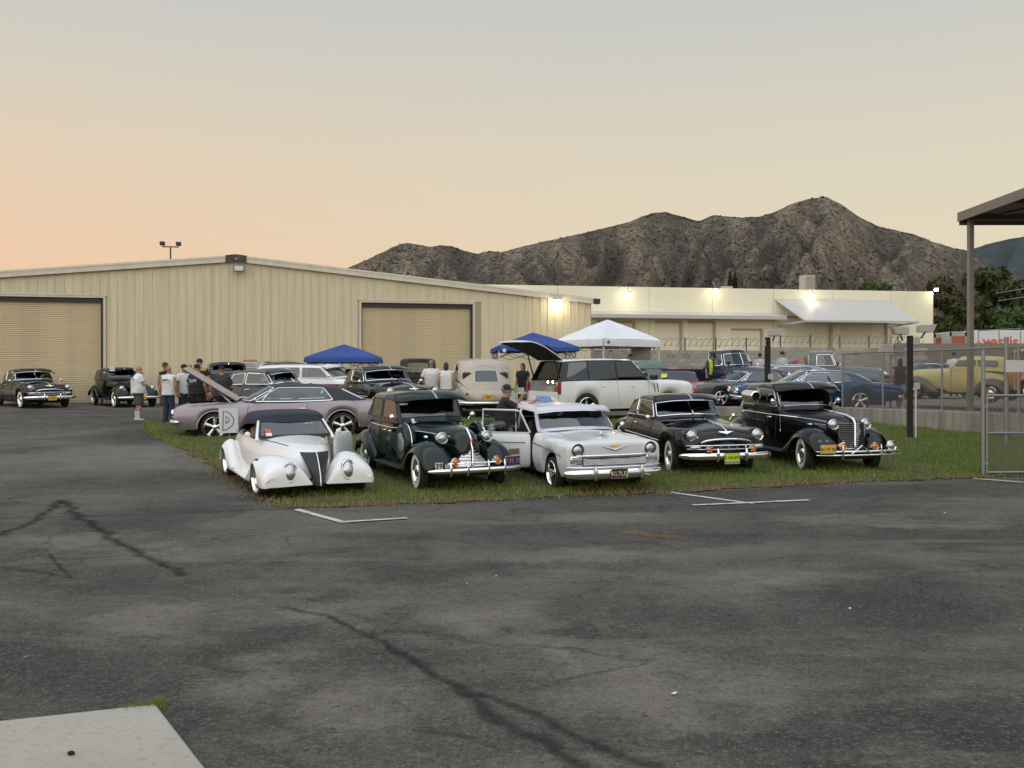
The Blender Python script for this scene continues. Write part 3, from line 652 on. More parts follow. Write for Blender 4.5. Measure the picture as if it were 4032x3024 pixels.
# ================================================================ cream concrete building behind
CREAM = concrete_mat('cream_paint', (0.88, 0.84, 0.65), (0.84, 0.795, 0.60), 0.35)
CANG = math.atan2(0.1164 * K, 0.9932); CB = Vector((27.25, 46.0 * K, 0.8))
cb = thing('concrete_building', 'long cream painted concrete building with flat roof and metal awnings', 'building', CB, (0, 0, CANG))
def cbs(x): k = (x - CX) / FPX; return (k * 46 * K - 27.25) / (math.cos(CANG) - math.sin(CANG) * k)
def cbz(x, y, dy=0.0): s = cbs(x); Y = 46 * K + math.sin(CANG) * s - dy; return CAMZ - (y - HY) / FPX * Y - 0.8
CTOP = 6.68
js = [cbs(v) for v in (1560, 1800, 2195, 2556, 2805, 3045, 3278, 3508)] + [0.0]
js = [-46.0] + js
for a0, a1 in zip(js, js[1:]):
    MB().box(a0 + 0.012, a1 - 0.012, 0.0, 0.25, -0.3, CTOP).build('wall_panel', CREAM, cb, False, bevel=0.01)
MB().box(-46, 0, 0.06, 0.3, -0.3, CTOP - 0.02).box(-0.3, -0.005, 0.3, 24, -0.3, CTOP - 0.01).box(-46, -45.7, 0.3, 24, -0.3, CTOP).box(-46, 0, 23.7, 24, -0.3, CTOP).box(-45.9, -0.1, 0.31, 23.8, CTOP - 0.4, CTOP - 0.3).build('wall_core', pbr('joint_tan', (0.42, 0.38, 0.29), 0.9), cb, False)  # darker tan backing wall that shows in the panel joints
FRAME = pbr('tan_door_frame', (0.40, 0.33, 0.23), 0.6); CRDOOR = pbr('cream_door', (0.78, 0.72, 0.54), 0.6, var=0.06)
for x0, x1, yt in ((2355, 2490, 1272), (2578, 2675, 1272), (2710, 2806, 1272), (2880, 2992, 1300), (3090, 3262, 1252), (3310, 3483, 1250)):
    s0, s1 = cbs(x0), cbs(x1); zt = cbz(x1, yt)
    d = MB().box(s0, s1, -0.03, -0.004, 0, zt - 0.05).build('dock_door', CRDOOR, cb, False)
    for k in range(1, 6): MB().box(s0, s1, -0.036, -0.031, zt * k / 6 - 0.012, zt * k / 6 + 0.012).build('door_rib', CRDOOR, d, False)
    MB().box(s1, s1 + 0.14, -0.16, -0.002, 0, zt).build('door_frame', FRAME, cb, False)
    MB().box(s0, s1 + 0.14, -0.10, -0.002, zt, zt + 0.10).build('door_head', FRAME, cb, False)
AWN = pbr('awning_metal', (0.52, 0.50, 0.47), 0.5, var=0.05)
s0, s1 = cbs(2250), cbs(3055); zt = cbz(2600, 1228); zb = cbz(2600, 1243)
MB().add([(s0,-0.01,zt),(s1,-0.01,zt),(s1+0.3,-1.0,zb),(s0,-1.0,zb),(s0,-0.01,zt-0.1),(s1,-0.01,zt-0.1),(s1+0.3,-1.0,zb-0.22),(s0,-1.0,zb-0.22)],[(0,1,2,3),(7,6,5,4),(3,2,6,7),(1,5,6,2),(0,3,7,4)]).build('long_awning', AWN, cb, False)
s0, s1 = cbs(3050), cbs(3490); zt = cbz(3270, 1180); zb = zt - 1.45
MB().add([(s0,-0.01,zt),(s1,-0.01,zt),(s1+0.9,-2.3,zb),(s0+0.95,-2.3,zb),(s0,-0.01,zt-0.06),(s1,-0.01,zt-0.06),(s1+0.9,-2.3,zb-0.12),(s0+0.95,-2.3,zb-0.12)],[(0,1,2,3),(7,6,5,4),(3,2,6,7),(1,5,6,2),(0,3,7,4)]).build('wide_awning', AWN, cb, False)
MB().tube([(s0+0.2,-0.05,zb-0.25),(s0+1.0,-2.2,zb-0.08)],0.07,6).tube([(s1-0.1,-0.05,zb-0.3),(s1+0.8,-2.2,zb-0.08)],0.05,6).tube([(s0+0.5,-1.2,zb-0.14),(s1+0.4,-1.2,zb-0.14)],0.04,6).build('awning_brace', AWN, cb)
ac = P(3178, 1100, 54)
ho = thing('rooftop_cooler', 'beige louvred air cooler on the flat roof of the concrete building', 'air cooler', (ac.x, ac.y, P(3178, 1143, 54).z), (0, 0, 0.3))
MB().box(-0.42, 0.42, -0.42, 0.42, 0, 1.12).build('cabinet', pbr('beige_metal', (0.5, 0.46, 0.38), 0.5), ho, False)
for k in range(9): MB().box(-0.40, 0.40, -0.45, -0.425, 0.08 + k*0.11, 0.13 + k*0.11).build('louvre', pbr('beige_dark', (0.36, 0.33, 0.28), 0.6), ho, False)
tag(MB().box(-0.42, 0.42, -0.3, 0.3, -0.1, 0.16).build('roof_hatch', pbr('beige_metal', (0.5, 0.46, 0.38), 0.5), None, False, bevel=0.03, loc=(P(2860, 1130, 54).x, 54 * K, P(2860, 1137, 54).z)), 'low beige hatch on the concrete building roof beside the cypresses', 'hatch')
for px, py, lab in ((2465, 1156, 'lit roof lamp above the long awning, nearest the white tent'), (2806, 1143, 'lit roof lamp at the parapet below the cypress trees'), (3186, 1162, 'lit roof lamp shining on the wide metal awning')):
    lit_lamp('parapet_lamp', lab, cb.matrix_basis @ Vector((cbs(px), -0.55, cbz(px, py, 0.55))), CANG, 16, (0.18, 0.15, 0.14), 4.5, 0.15, arm=0.5)
lit_lamp('corner_lamp', 'bright lit lamp at the top right corner of the concrete building', cb.matrix_basis @ Vector((0.05, -0.25, cbz(3675, 1143))), CANG, 40, (0.17, 0.15, 0.18), 8, 0.15)

# ---- block wall with razor wire
BLOCK = [pbr('grey_block', (0.33, 0.315, 0.27), 0.9, var=0.18, vscale=2.0, bump=0.3, coord='Object'), pbr('pale_block', (0.40, 0.38, 0.32), 0.9, var=0.15, bump=0.3), pbr('dark_block', (0.28, 0.265, 0.225), 0.9, var=0.2, bump=0.3)]
MORT = pbr('mortar', (0.24, 0.225, 0.19), 0.95)
kb = [MB().box(0.005, 0.395, -0.012, 0.1, 0.005, 0.195) for _ in range(1)][0]
kms = []
for mm in BLOCK:
    me = bpy.data.meshes.new('block'); me.from_pydata(kb.v, [], kb.f); me.materials.append(mm); kms.append(me)
def block_wall(label, A, Bx, ztop, courses, s_from, s_to, keepn):
    t = thing('block_wall', label, 'wall', (A.x, A.y, 0.85), (0, 0, math.atan2(Bx.y - A.y, Bx.x - A.x)))
    L = (Vector((Bx.x, Bx.y)) - Vector((A.x, A.y))).length; hh = ztop - 0.85
    MB().box(0, L, 0.0, 0.18, -0.1, hh).build('mortar_core', MORT, t, False)
    rest = MB(); n = 0
    for c in range(courses + 3):
        z = hh - 0.2 * (c + 1); x = -0.2 * (c % 2)
        if z < -0.1: break
        while x < L - 0.05:
            if c < courses and s_from <= x <= s_to and n < keepn:
                o = link('block', random.choices(kms, (5, 3, 2))[0], None, t, False); o.location = (max(0, x), 0, z); n += 1
            else: rest.box(max(0, x) + 0.005, min(L, x + 0.395), -0.012, 0.1, z + 0.005, z + 0.195)
            x += 0.4
    if rest.v: tag(rest.build('far_blocks', BLOCK[0], t, False), kind='stuff')
    return t, L, hh
A1, B1 = Vector((3.6, 35.0 * K)), Vector((12.95, 36.1 * K))
bw1, L1, h1 = block_wall('grey concrete block wall behind the white tent and dark blue pickup', A1, B1, P(2800, 1379, 35.6).z, 6, 2.6, 9.6, 130)
A2, B2 = Vector((13.0, 36.1 * K)), Vector((21.5, 37.1 * K))
bw2, L2, h2 = block_wall('taller grey block wall section behind the grey pickup and fence', A2, B2, P(3300, 1369, 36.6).z, 4, 0, 8.6, 90)
WIRE = pbr('razor_wire', (0.30, 0.28, 0.26), 0.5, 0.6); POSTI = pbr('iron_post', (0.07, 0.055, 0.05), 0.6)
def razor(t, L, hh, label, s0=0.3):
    rz = thing('razor_wire', label, 'razor wire', t.location + Vector((0, 0, hh)), t.rotation_euler[:])
    b = MB(); pts = []; n = int(L / 0.32 * 12); rr = random.Random(3)
    for i in range(n):
        a = i / 12 * 2 * math.pi; j = 1 + 0.18 * math.sin(i * 0.37) + 0.1 * math.sin(i * 0.11)
        pts.append((0.1 + i / 12 * 0.32 + 0.10 * math.sin(a), 0.09 + 0.16 * math.cos(a) * j, 0.40 + 0.24 * math.sin(a) * j))
    b.tube(pts, 0.011, 4, False); b.build('coil', WIRE, rz)
    for z in (0.25, 0.55): MB().tube([(0, 0.07, z), (L, 0.07, z)], 0.008, 4).build('strand', WIRE, rz)
    x = s0
    while x < L:
        MB().box(x - 0.025, x + 0.025, 0.05, 0.1, 0, 0.66).build('post', POSTI, rz, False); x += 1.62
razor(bw1, L1, h1, 'coils of razor wire on the block wall left of the lamp post')
razor(bw2, L2, h2, 'coils of razor wire on the taller block wall above the grey pickup', 0.7)
tag(MB().box(21.6, 60, 40 * K, 40 * K + 0.3, 0.5, P(3990, 1352, 40).z).build('brown_wall', pbr('brown_block', (0.22, 0.195, 0.155), 0.95, var=0.15), None, False), 'brown grey boundary wall behind the orange coupe', 'wall')

# ================================================================ chain-link fence, gate, posts
GALV = pbr('galvanised_steel', (0.27, 0.28, 0.28), 0.45, 0.7, rvar=0.1)
MESHW = pbr('fence_wire', (0.24, 0.235, 0.21), 0.55, 0.5)
def link_mesh(name, A, Bv, h, parent, z0=0.04, pitch=0.075, r=0.0045):
    A = Vector(A); Bv = Vector(Bv); L = (Bv - A).length; u = (Bv - A) / L; b = MB(); nrm = u.cross(Vector((0,0,1)))
    n = int((L + h) / pitch)
    for sgn in (1, -1):
        for i in range(-int(h / pitch), int(L / pitch) + 1 + (int(h / pitch) if sgn < 0 else 0)):
            s0 = i * pitch
            pts = []
            for t in (0.0, h):
                pts.append((s0 + sgn * t, t))
            (sa, ta), (sb, tb) = pts
            if sa > sb: (sa, ta), (sb, tb) = (sb, tb), (sa, ta)
            if sb <= 0 or sa >= L: continue
            if sa < 0: ta += (tb - ta) * (0 - sa) / (sb - sa); sa = 0
            if sb > L: tb = ta + (tb - ta) * (L - sa) / (sb - sa); sb = L
            p, q_ = A + u * sa + Vector((0,0,z0+ta)), A + u * sb + Vector((0,0,z0+tb))
            d = (q_ - p).normalized(); e = d.cross(nrm); o = nrm * (0.003 * sgn)
            rs = [[c + o + e * r, c + o - e * r * 0.6 + nrm * r, c + o - e * r * 0.6 - nrm * r] for c in (p, q_)]
            b.rings(rs, True, (False, False))
    return tag(b.build(name, MESHW, parent, False), kind='stuff')
FP = [Vector((x, y * K, 0)) for x, y in ((10.05, 21.62), (10.66, 20.44), (11.56, 19.12), (12.41, 17.42), (13.60, 15.34))]
FZ = 0.89; FH = 1.64
fe = thing('chain_link_fence', 'galvanised chain-link fence standing on the concrete retaining wall', 'fence', (0, 0, FZ))
for i, p in enumerate(FP): MB().tube([p, p + Vector((0,0,FH + 0.03))], 0.03 if i < 3 else 0.042, 10).build('post', GALV, fe)
for p, q_ in zip(FP, FP[1:]):
    link_mesh('wire_mesh', p, q_, FH - 0.06, fe)
    MB().tube([p + Vector((0,0,FH)), q_ + Vector((0,0,FH))], 0.021, 8).build('top_rail', GALV, fe)
# gate at the right
g0 = G(3885, 1872); g0.z += 0.01
gt = thing('chain_link_gate', 'steel framed chain-link gate beside the asphalt edge', 'gate', (g0.x, g0.y, g0.z))
gd = Vector((1, 0.10, 0)).normalized()
gh = 1.33
for z in (0.04, 0.70, gh): MB().tube([(0, 0, z), gd * 3.2 + Vector((0,0,z))], 0.024, 8).build('rail', GALV, gt)
MB().tube([(0,0,0.02),(0,0,gh+0.02)],0.026,8).build('stile', GALV, gt)
link_mesh('wire_mesh', (0,0,0.04), tuple(gd*3.2 + Vector((0,0,0.04))), gh-0.08, gt)
gp = tag(MB().tube([(0,0,0),(0,0,2.15)],0.034,10).build('gate_post', GALV, None, loc=(g0.x - 0.07, g0.y - 0.02, g0.z - 0.05)), 'tall galvanised gate post at the edge of the grass', 'post')
for z in (0.25, 1.2): MB().cbox((0.04, 0, z), 0.09, 0.05, 0.05).build('hinge', GALV, gp, False)
rp = P(3962, 1600, 15.6)
tag(MB().tube([(0,0,0),(0,0,2.42)],0.05,10).build('fence_corner_post', GALV, None, loc=(rp.x, rp.y, H(rp.x, rp.y) - 0.05)), 'thick grey steel corner post behind the gate', 'post')
nbp = tag(MB().box(-0.22,0.22,-0.008,0.008,-0.13,0.13).build('blank_sign', pbr('blank_white', (0.62,0.62,0.60),0.5), None, False, bevel=0.004, loc=P(3998, 1442, 15.3), rot=(0,0,0.1)), 'blank white sign with rounded corners wired to the fence by the orange coupe', 'sign')
MB().tube([(0,0.03,-0.5),(0,0.03,0.5)],0.012,6).build('sign_stake', GALV, nbp)
# rails of the far fence
ff = thing('pipe_frame', 'thin steel pipe frame standing above the fence before the trailer', 'frame', (0,0,0))
a, b_, c_, d_ = P(3852, 1302, 30), P(4018, 1294, 29), P(3852, 1380, 30), P(4018, 1380, 29)
for k, (u_, v_) in enumerate(((a, b_), (a, c_), (b_, d_), (a.lerp(b_, 0.5), c_.lerp(d_, 0.5)))): MB().tube([u_, v_], 0.02, 6).build('pipe', GALV, ff)

BLKWOOD = pbr('black_timber', (0.018, 0.016, 0.015), 0.8, var=0.3, vscale=8, bump=0.4)
PALEBOX = pbr('pale_grey_box', (0.42, 0.41, 0.38), 0.5, var=0.08); CONDUIT = pbr('white_conduit', (0.6, 0.6, 0.58), 0.5)
def service_post(label, base, h, w, lamps, boxes, conduit=None):
    t = thing('lamp_post', label, 'lamp post', base)
    MB().box(-w/2, w/2, -w/2, w/2, -0.2, h).build('post', BLKWOOD, t, False, bevel=0.012)
    for x, z, yaw in lamps:
        M_ = Matrix.Rotation(yaw, 4, 'Z'); k = MB()
        k.v = []; bb = MB().add([(-0.17,-0.14,-0.02),(0.13,-0.14,-0.02),(0.13,0.14,-0.02),(-0.17,0.14,-0.02),(-0.17,-0.14,0.14),(0.21,-0.14,0.16),(0.21,0.14,0.16),(-0.17,0.14,0.14)],[(3,2,1,0),(4,5,6,7),(0,1,5,4),(1,2,6,5),(2,3,7,6),(3,0,4,7)])
        bb.v = [tuple(M_ @ Vector(p) + Vector((x, 0, z))) for p in bb.v]
        hd = bb.build('lamp_head', PALEBOX, t, False, bevel=0.008)
        MB().tube([(x, 0, z), (x*0.7, 0, z-0.16)], 0.02, 6).build('bracket', POSTI, hd)
    for x, y, z, sx, sy, sz in boxes: MB().cbox((x, y, z), sx, sy, sz).build('junction_box', PALEBOX, t, False, bevel=0.01)
    if conduit: MB().tube([(conduit[0], -w/2-0.03, -0.1), (conduit[0], -w/2-0.03, conduit[1])], 0.02, 8).build('conduit', CONDUIT, t)
    return t
b0 = G(3583, 1728); h0 = P(3583, 1322, b0.y / K).z - b0.z
service_post('black timber post with two floodlights and white conduit before the fence', b0, h0, 0.115, [(-0.24, h0 + 0.05, math.pi), (0.36, h0 + 0.10, 0)], [(0.13, -0.02, h0-0.13, 0.16, 0.1, 0.16), (0.12, -0.1, h0-1.16, 0.13, 0.08, 0.15)], (0.10, h0 - 1.2))
cab = thing('electrical_cabinet', 'grey electrical cabinets mounted behind the black timber post', 'cabinet', (P(3525, 1360, 22.5).x, 22.5 * K, LOTZ))
MB().box(-0.42, -0.08, -0.1, 0.1, 1.75, 2.10).build('cabinet_box', PALEBOX, cab, False, bevel=0.01); MB().box(-0.06, 0.25, -0.1, 0.1, 1.75, 2.10).build('cabinet_box', pbr('tan_grey_box', (0.25, 0.22, 0.19), 0.6), cab, False, bevel=0.01)
MB().box(0.02, 0.18, -0.08, 0.08, 1.45, 1.72).build('cabinet_box', PALEBOX, cab, False, bevel=0.01); MB().tube([(-0.1, 0.12, 0), (-0.1, 0.12, 2.4)], 0.03, 8).build('mast', GALV, cab); MB().tube([(0.2, 0.12, 0), (0.2, 0.12, 2.2)], 0.03, 8).build('mast', GALV, cab)
b1 = Vector((P(3022, 1500, 19.5).x, 19.5 * K, 0.4)); h1_ = P(3022, 1328, 19.5).z - 0.4
service_post('black timber post with one floodlight beside the dark blue pickup', b1, h1_, 0.14, [(0.20, h1_ + 0.06, 0)], [(-0.11, -0.04, h1_-0.16, 0.09, 0.09, 0.2), (0.06, -0.11, h1_-1.08, 0.14, 0.08, 0.15)])

# ================================================================ carport canopy at the right
CANM = pbr('canopy_brown', (0.135, 0.115, 0.10), 0.7, var=0.1); FASC = pbr('canopy_fascia', (0.22, 0.19, 0.165), 0.6)
cn = thing('carport_canopy', 'flat brown metal carport canopy on a slim square post', 'canopy', (12.56, 20.0 * K, 0))
zt, zb = 6.43, 6.08
MB().box(0.02, 9, -11 * K, -0.02, zt - 0.10, zt - 0.03).build('deck', CANM, cn, False)
MB().box(-0.03, 0.02, -11 * K, 0.03, zb + 0.10, zt).build('fascia', FASC, cn, False); MB().box(0.02, 9, -0.02, 0.03, zb, zt).build('fascia', CANM, cn, False)
for k in range(5): MB().box(0.03, 9, -2.6*k-0.36, -2.6*k-0.28, zt - 0.24, zt - 0.10).build('purlin', CANM, cn, False)
MB().tube([(0.15, -0.25, zt-0.22), (1.6, -0.25, zt-0.22), (9, -0.25, zt - 0.22)], 0.05, 8).build('beam', FASC, cn)
pc = P(3826, 1000, 19.8)
MB().box(pc.x-12.56-0.068, pc.x-12.56+0.068, -0.29, -0.12, LOTZ - 0.1, zt - 0.12).build('column', pbr('canopy_post', (0.25, 0.22, 0.19), 0.6, var=0.08), cn, False, bevel=0.01)
MB().strip([(2.1, -6, zt - 0.14), (1.0, -0.6, zt - 0.14)], 0.05, 0.02).build('brace', FASC, cn, False)

# ================================================================ mountains
def fbm(x, y, o=5, s=0.0):
    v = 0; a = 0.5
    for _ in range(o): v += a * mnoise.noise(Vector((x, y, s))); x *= 2.03; y *= 2.03; a *= 0.5
    return v
def hill_mat(name, c1, c2, c3, sc):     # c1 dry ridge grass, c2 mixed scrub, c3 dense brush in the gullies; the contrast also paints in relief shade
    m, t, b = newmat(name)
    at = N(t, 'ShaderNodeAttribute', attribute_name='gully')
    tcn = N(t, 'ShaderNodeTexCoord'); no = N(t, 'ShaderNodeTexNoise'); no.inputs['Scale'].default_value = sc * 1.5; no.inputs['Detail'].default_value = 9; no.inputs['Roughness'].default_value = 0.72; lk(t, tcn.outputs['Object'], no.inputs['Vector'])
    ad = N(t, 'ShaderNodeMath', operation='MULTIPLY_ADD'); ad.inputs[1].default_value = 2.2; ad.inputs[2].default_value = -1.1; lk(t, no.outputs['Fac'], ad.inputs[0])
    sm_ = N(t, 'ShaderNodeMath', operation='ADD'); lk(t, ad.outputs[0], sm_.inputs[0]); lk(t, at.outputs['Fac'], sm_.inputs[1])
    cr = N(t, 'ShaderNodeValToRGB'); e = cr.color_ramp.elements; e[0].position = 0.0; e[0].color = (*tuple(v * 1.25 for v in c1), 1); e[1].position = 1.0; e[1].color = (*c3, 1)
    q = e.new(0.28); q.color = (*c1, 1); q = e.new(0.55); q.color = (*c2, 1); lk(t, sm_.outputs[0], cr.inputs[0])
    o2, f2 = noise_mix(t, cr.outputs[0], c3, sc * 6, 6, 0.50, 0.60, rough=0.75)
    lk(t, o2, b.inputs['Base Color']); b.inputs['Roughness'].default_value = 1.0; b.inputs['Specular IOR Level'].default_value = 0.0
    bp = N(t, 'ShaderNodeBump'); bp.inputs['Strength'].default_value = 1.0; bp.inputs['Distance'].default_value = 8
    lk(t, f2, bp.inputs['Height']); lk(t, bp.outputs[0], b.inputs['Normal']); return m
SKY1 = [(-600, 1420), (600, 1380), (1000, 1210), (1200, 1120), (1340, 1062), (1410, 1035), (1480, 1003), (1550, 968), (1600, 953), (1650, 960), (1690, 969), (1740, 962), (1780, 967), (1830, 985), (1880, 996), (1930, 985), (1970, 990), (2030, 975), (2150, 946), (2270, 921), (2400, 890), (2480, 870), (2530, 848), (2580, 834), (2620, 832), (2670, 845), (2750, 869), (2810, 843), (2850, 849), (2920, 853), (2990, 850), (3050, 832), (3110, 802), (3180, 781), (3230, 773), (3260, 776), (3310, 800), (3380, 850), (3460, 889), (3520, 902), (3600, 920), (3670, 948), (3750, 972), (3800, 982), (3900, 1040), (4032, 1100), (4300, 1200), (4900, 1400), (6000, 1450)]
SKY2 = [(3300, 1200), (3600, 1080), (3800, 988), (3880, 962), (3950, 944), (4032, 930), (4200, 900), (4500, 880), (5200, 1000), (6000, 1300)]
def crest(sk, x):
    return (HY - pl(sk, x)[0]) / FPX
def ridged(v): return 1 - abs(2 * (v % 1.0) - 1)              # 0 in the gully, 1 on the spur
def mountain(name, sk, x0, x1, nx, Y0, Y1, seed, mat, spur, depth_var=120):
    nt_ = 64; rows = []; gul = []
    for j in range(nt_ + 8):
        t = j / (nt_ - 1); row = []
        for i in range(nx):
            px = x0 + (x1 - x0) * i / (nx - 1); a = (px - CX) / FPX
            Y = Y0 + (Y1 - Y0) * t
            if t <= 1.0:
                lean = (1 - t) * (460 * math.sin(px / 560.0 + seed * 0.7) + 120 * math.sin(px / 190.0))
                wq = px + 1.3 * lean + 190 * fbm(px / 420.0, t * 0.8, 3, seed)
                r1 = 1 - min(1, abs(fbm(wq / 330.0, t * 0.55, 3, seed + 31)) * 3.6)
                r2 = 1 - min(1, abs(fbm((px - lean * 0.9) / 120.0, t * 1.7, 3, seed + 4)) * 3.2)
                r3 = fbm(px / 34.0, t * 9, 4, seed + 9)
                c_ = crest(sk, px)
                env = math.sin(math.pi * min(1, t) ** 0.9) ** 0.8
                ang = c_ * (t ** 0.78 - spur * env * ((1 - r1) ** 1.2 * 0.30 + (1 - r2) * 0.10 - 0.06 * r3))
                ang = max(0.004 * t, min(ang, c_ * (0.985 if t < 1 else 1)))
                ang += (0.0010 * fbm(px / 30.0, 0, 3, seed) if t > 0.97 else 0)
                YY = Y + depth_var * fbm(px / 500.0, t, 3, seed + 2) - 130 * r1 * env - 35 * r2 * env
                z = ang * YY; gul.append(max(0.0, min(1.0, 0.50 * (1 - r1) + 0.32 * (1 - r2) + 0.8 * fbm(px / 160.0, t * 2, 4, seed + 20) + 0.16)))  # gully tone: denser brush plus relief shading put into the colour
            else:
                YY = Y; z = row_last[i] * max(0.0, 1 - (t - 1) * 5.0); gul.append(0.5)
            row.append((a * YY, YY, z))
        if t <= 1.0: row_last = [q[2] for q in row]
        rows.append(row)
    b = MB(); b.rings(rows, False, (False, False))
    o = b.build(name, mat, None, True, ang=180)
    at = o.data.attributes.new('gully', 'FLOAT', 'POINT'); at.data.foreach_set('value', gul)
    return tag(o, kind='structure'), rows, np.array(gul).reshape(len(rows), -1)
HM1 = hill_mat('dry_hillside', (0.250, 0.200, 0.150), (0.172, 0.146, 0.118), (0.100, 0.094, 0.080), 0.016)
HM2 = hill_mat('far_hillside', (0.085, 0.098, 0.098), (0.070, 0.084, 0.088), (0.058, 0.072, 0.078), 0.006)  # blue-grey distance haze mixed into these slope colours
mt1, rows1, gul1 = mountain('mountain', SKY1, -300, 4700, 400, 900, 2200, 3.0, HM1, 1.0)
mt2, rows2, gul2 = mountain('mountain', SKY2, 3300, 5800, 130, 2500, 4400, 8.0, HM2, 0.5, 200)
# chaparral: thousands of low shrubs, thickest in the gullies
rgs = np.random.default_rng(5); sv = MB(); cnt = 0
rr = np.array(rows1[:64])
ico = [(1,0,0),(-1,0,0),(0,1,0),(0,-1,0),(0,0,1),(0.75,0.75,0.35),(-0.7,0.7,0.4)]
icf = [(0,5,4),(5,2,4),(2,6,4),(6,1,4),(1,3,4),(3,0,4)]
while cnt < 22000:
    j = int(63 * rgs.random() ** 1.15); i = int(rgs.integers(110, 330))
    if j >= 63 or rgs.random() > 0.18 + 0.9 * gul1[j, i]: continue
    t, u = rgs.random(), rgs.random()
    p = rr[j, i] * (1-t) * (1-u) + rr[j, i+1] * (1-t) * u + rr[j+1, i] * t * (1-u) + rr[j+1, i+1] * t * u
    k = rgs.uniform(1.4, 3.6) * (1.6 if rgs.random() < 0.08 else 1); q = rgs.uniform(0.7, 1.35, 7)
    sv.add([(p[0] + v[0]*k*q[n], p[1] + v[1]*k*q[n], p[2] + v[2]*k*0.75*q[n] - 0.1) for n, v in enumerate(ico)], icf); cnt += 1
CHAP = pbr('chaparral', (0.088, 0.084, 0.068), 1.0, var=0.35, vscale=0.02, spec=0.0)
tag(sv.build('hillside_shrubs', CHAP, None, False), 'dark chaparral shrubs dotted over the dry mountain slopes', 'shrubs', kind='stuff')

# ================================================================ trees
LEAFM = {}
def leaf_mat(name, c1, c2):
    m, t, b = newmat(name); o, f = noise_mix(t, c1, c2, 0.9, 4, 0.40, 0.60)
    o2, f2 = noise_mix(t, o, tuple(v*1.6 for v in c1), 6, 3, 0.55, 0.75)
    lk(t, o2, b.inputs['Base Color']); b.inputs['Roughness'].default_value = 0.65; b.inputs['Specular IOR Level'].default_value = 0.2; return m
BARK = pbr('bark', (0.05, 0.038, 0.028), 0.95, var=0.3, bump=0.5)
def tree(name, label, base, h, rx, mat, n, leaf, seed, zlow=0.15, cyp=False, group=None, cat='tree'):
    rg = np.random.default_rng(seed); t = thing(name, label, cat, base, group=group)
    tr = MB(); tr.tube([(0,0,-0.3), (0.05*rx,0,h*0.25), (-0.03*rx,0.05,h*0.55), (0,0,h*0.8)], [0.035*h, 0.026*h, 0.016*h, 0.006*h], 8)
    cl = []
    if cyp:
        for k in range(60):
            z = h * (0.05 + 0.95 * k / 60); r = rx * min(1, (1.01 - z / h) * 7.0) * min(1, z / h * 5 + 0.5); cl.append((0, 0, z, max(0.1, r), 0.04*h))
    else:
        for k in range(40):
            a = rg.uniform(0, 6.283); z = h * rg.uniform(zlow + 0.12, 0.90); rr_ = rx * math.sqrt(max(0.05, 1 - ((z / h - 0.55) / 0.5) ** 2)) * rg.uniform(0.25, 0.85)
            c = (rr_ * math.cos(a), rr_ * math.sin(a) * 0.8, z); s_ = rg.uniform(0.22, 0.40) * rx
            cl.append((*c, s_, s_ * 0.8))
            tr.tube([(0, 0, max(0.1*h, z - 0.35*h*rg.random() - 0.1*h)), (c[0]*0.5, c[1]*0.5, z - 0.06*h), c], [0.012*h, 0.008*h, 0.003*h], 5)
    tr.build('trunk', BARK, t)
    cl = np.array(cl); w = cl[:, 3] ** 2; w /= w.sum()
    idx = rg.choice(len(cl), n, p=w); d = rg.normal(size=(n, 3)); d /= np.linalg.norm(d, axis=1)[:, None]
    rad = rg.uniform(0.55, 1.08, n)[:, None]
    pts = cl[idx, :3] + d * rad * np.stack([cl[idx, 3], cl[idx, 3], cl[idx, 4]], 1)
    a1 = rg.normal(size=(n, 3)); a1 /= np.linalg.norm(a1, axis=1)[:, None]; a2 = np.cross(a1, d); a2 /= (np.linalg.norm(a2, axis=1)[:, None] + 1e-6)
    s_ = leaf * rg.uniform(0.5, 1.4, n)[:, None]
    V = np.stack([pts - a1*s_, pts + a2*s_*0.5, pts + a1*s_, pts - a2*s_*0.5], 1)
    me = bpy.data.meshes.new('crown'); me.vertices.add(n*4); me.loops.add(n*4); me.polygons.add(n)
    me.vertices.foreach_set('co', V.reshape(-1)); me.loops.foreach_set('vertex_index', np.arange(n*4, dtype=np.int32)); me.polygons.foreach_set('loop_start', np.arange(0, n*4, 4, dtype=np.int32)); me.update()
    link('crown', me, mat, t, False); return t
LG1 = leaf_mat('leaf_dark', (0.062, 0.074, 0.026), (0.040, 0.050, 0.019)); LG2 = leaf_mat('leaf_green', (0.070, 0.110, 0.030), (0.045, 0.075, 0.022)); LG3 = leaf_mat('leaf_brown', (0.075, 0.068, 0.030), (0.048, 0.050, 0.021)); LCY = leaf_mat('leaf_cypress', (0.020, 0.030, 0.014), (0.014, 0.022, 0.012))
def tree_px(name, label, x, ytop, Y, rpx, mat, n, leaf, seed, **kw):
    p = P(x, ytop, Y); tree(name, label, (p.x, p.y, 0.8), p.z - 0.8, rpx / 2800 * Y, mat, n, leaf, seed, **kw)
tree_px('leafy_tree', 'brownish green leafy tree beside the concrete building corner', 3735, 1075, 72, 105, LG3, 13000, 0.30, 1, zlow=0.0)
tree_px('leafy_tree', 'tallest dark green tree standing behind the carport post', 3905, 1028, 80, 130, LG1, 19000, 0.32, 2, zlow=0.0)
tree_px('leafy_tree', 'broad green tree at the right edge behind the trailers', 4060, 1085, 84, 120, LG1, 15000, 0.32, 3, zlow=0.0)
tree_px('leafy_tree', 'bright green low tree at the right edge above the trailer', 3990, 1200, 66, 130, LG2, 17000, 0.28, 4, zlow=0.0)
tree_px('leafy_tree', 'dense dark tree just behind the trailer with red doors', 3800, 1160, 66, 95, LG1, 14000, 0.28, 5, zlow=0.0)
tree_px('leafy_tree', 'round green tree crown showing above the concrete building roof', 3450, 1092, 105, 95, LG2, 9000, 0.34, 6)
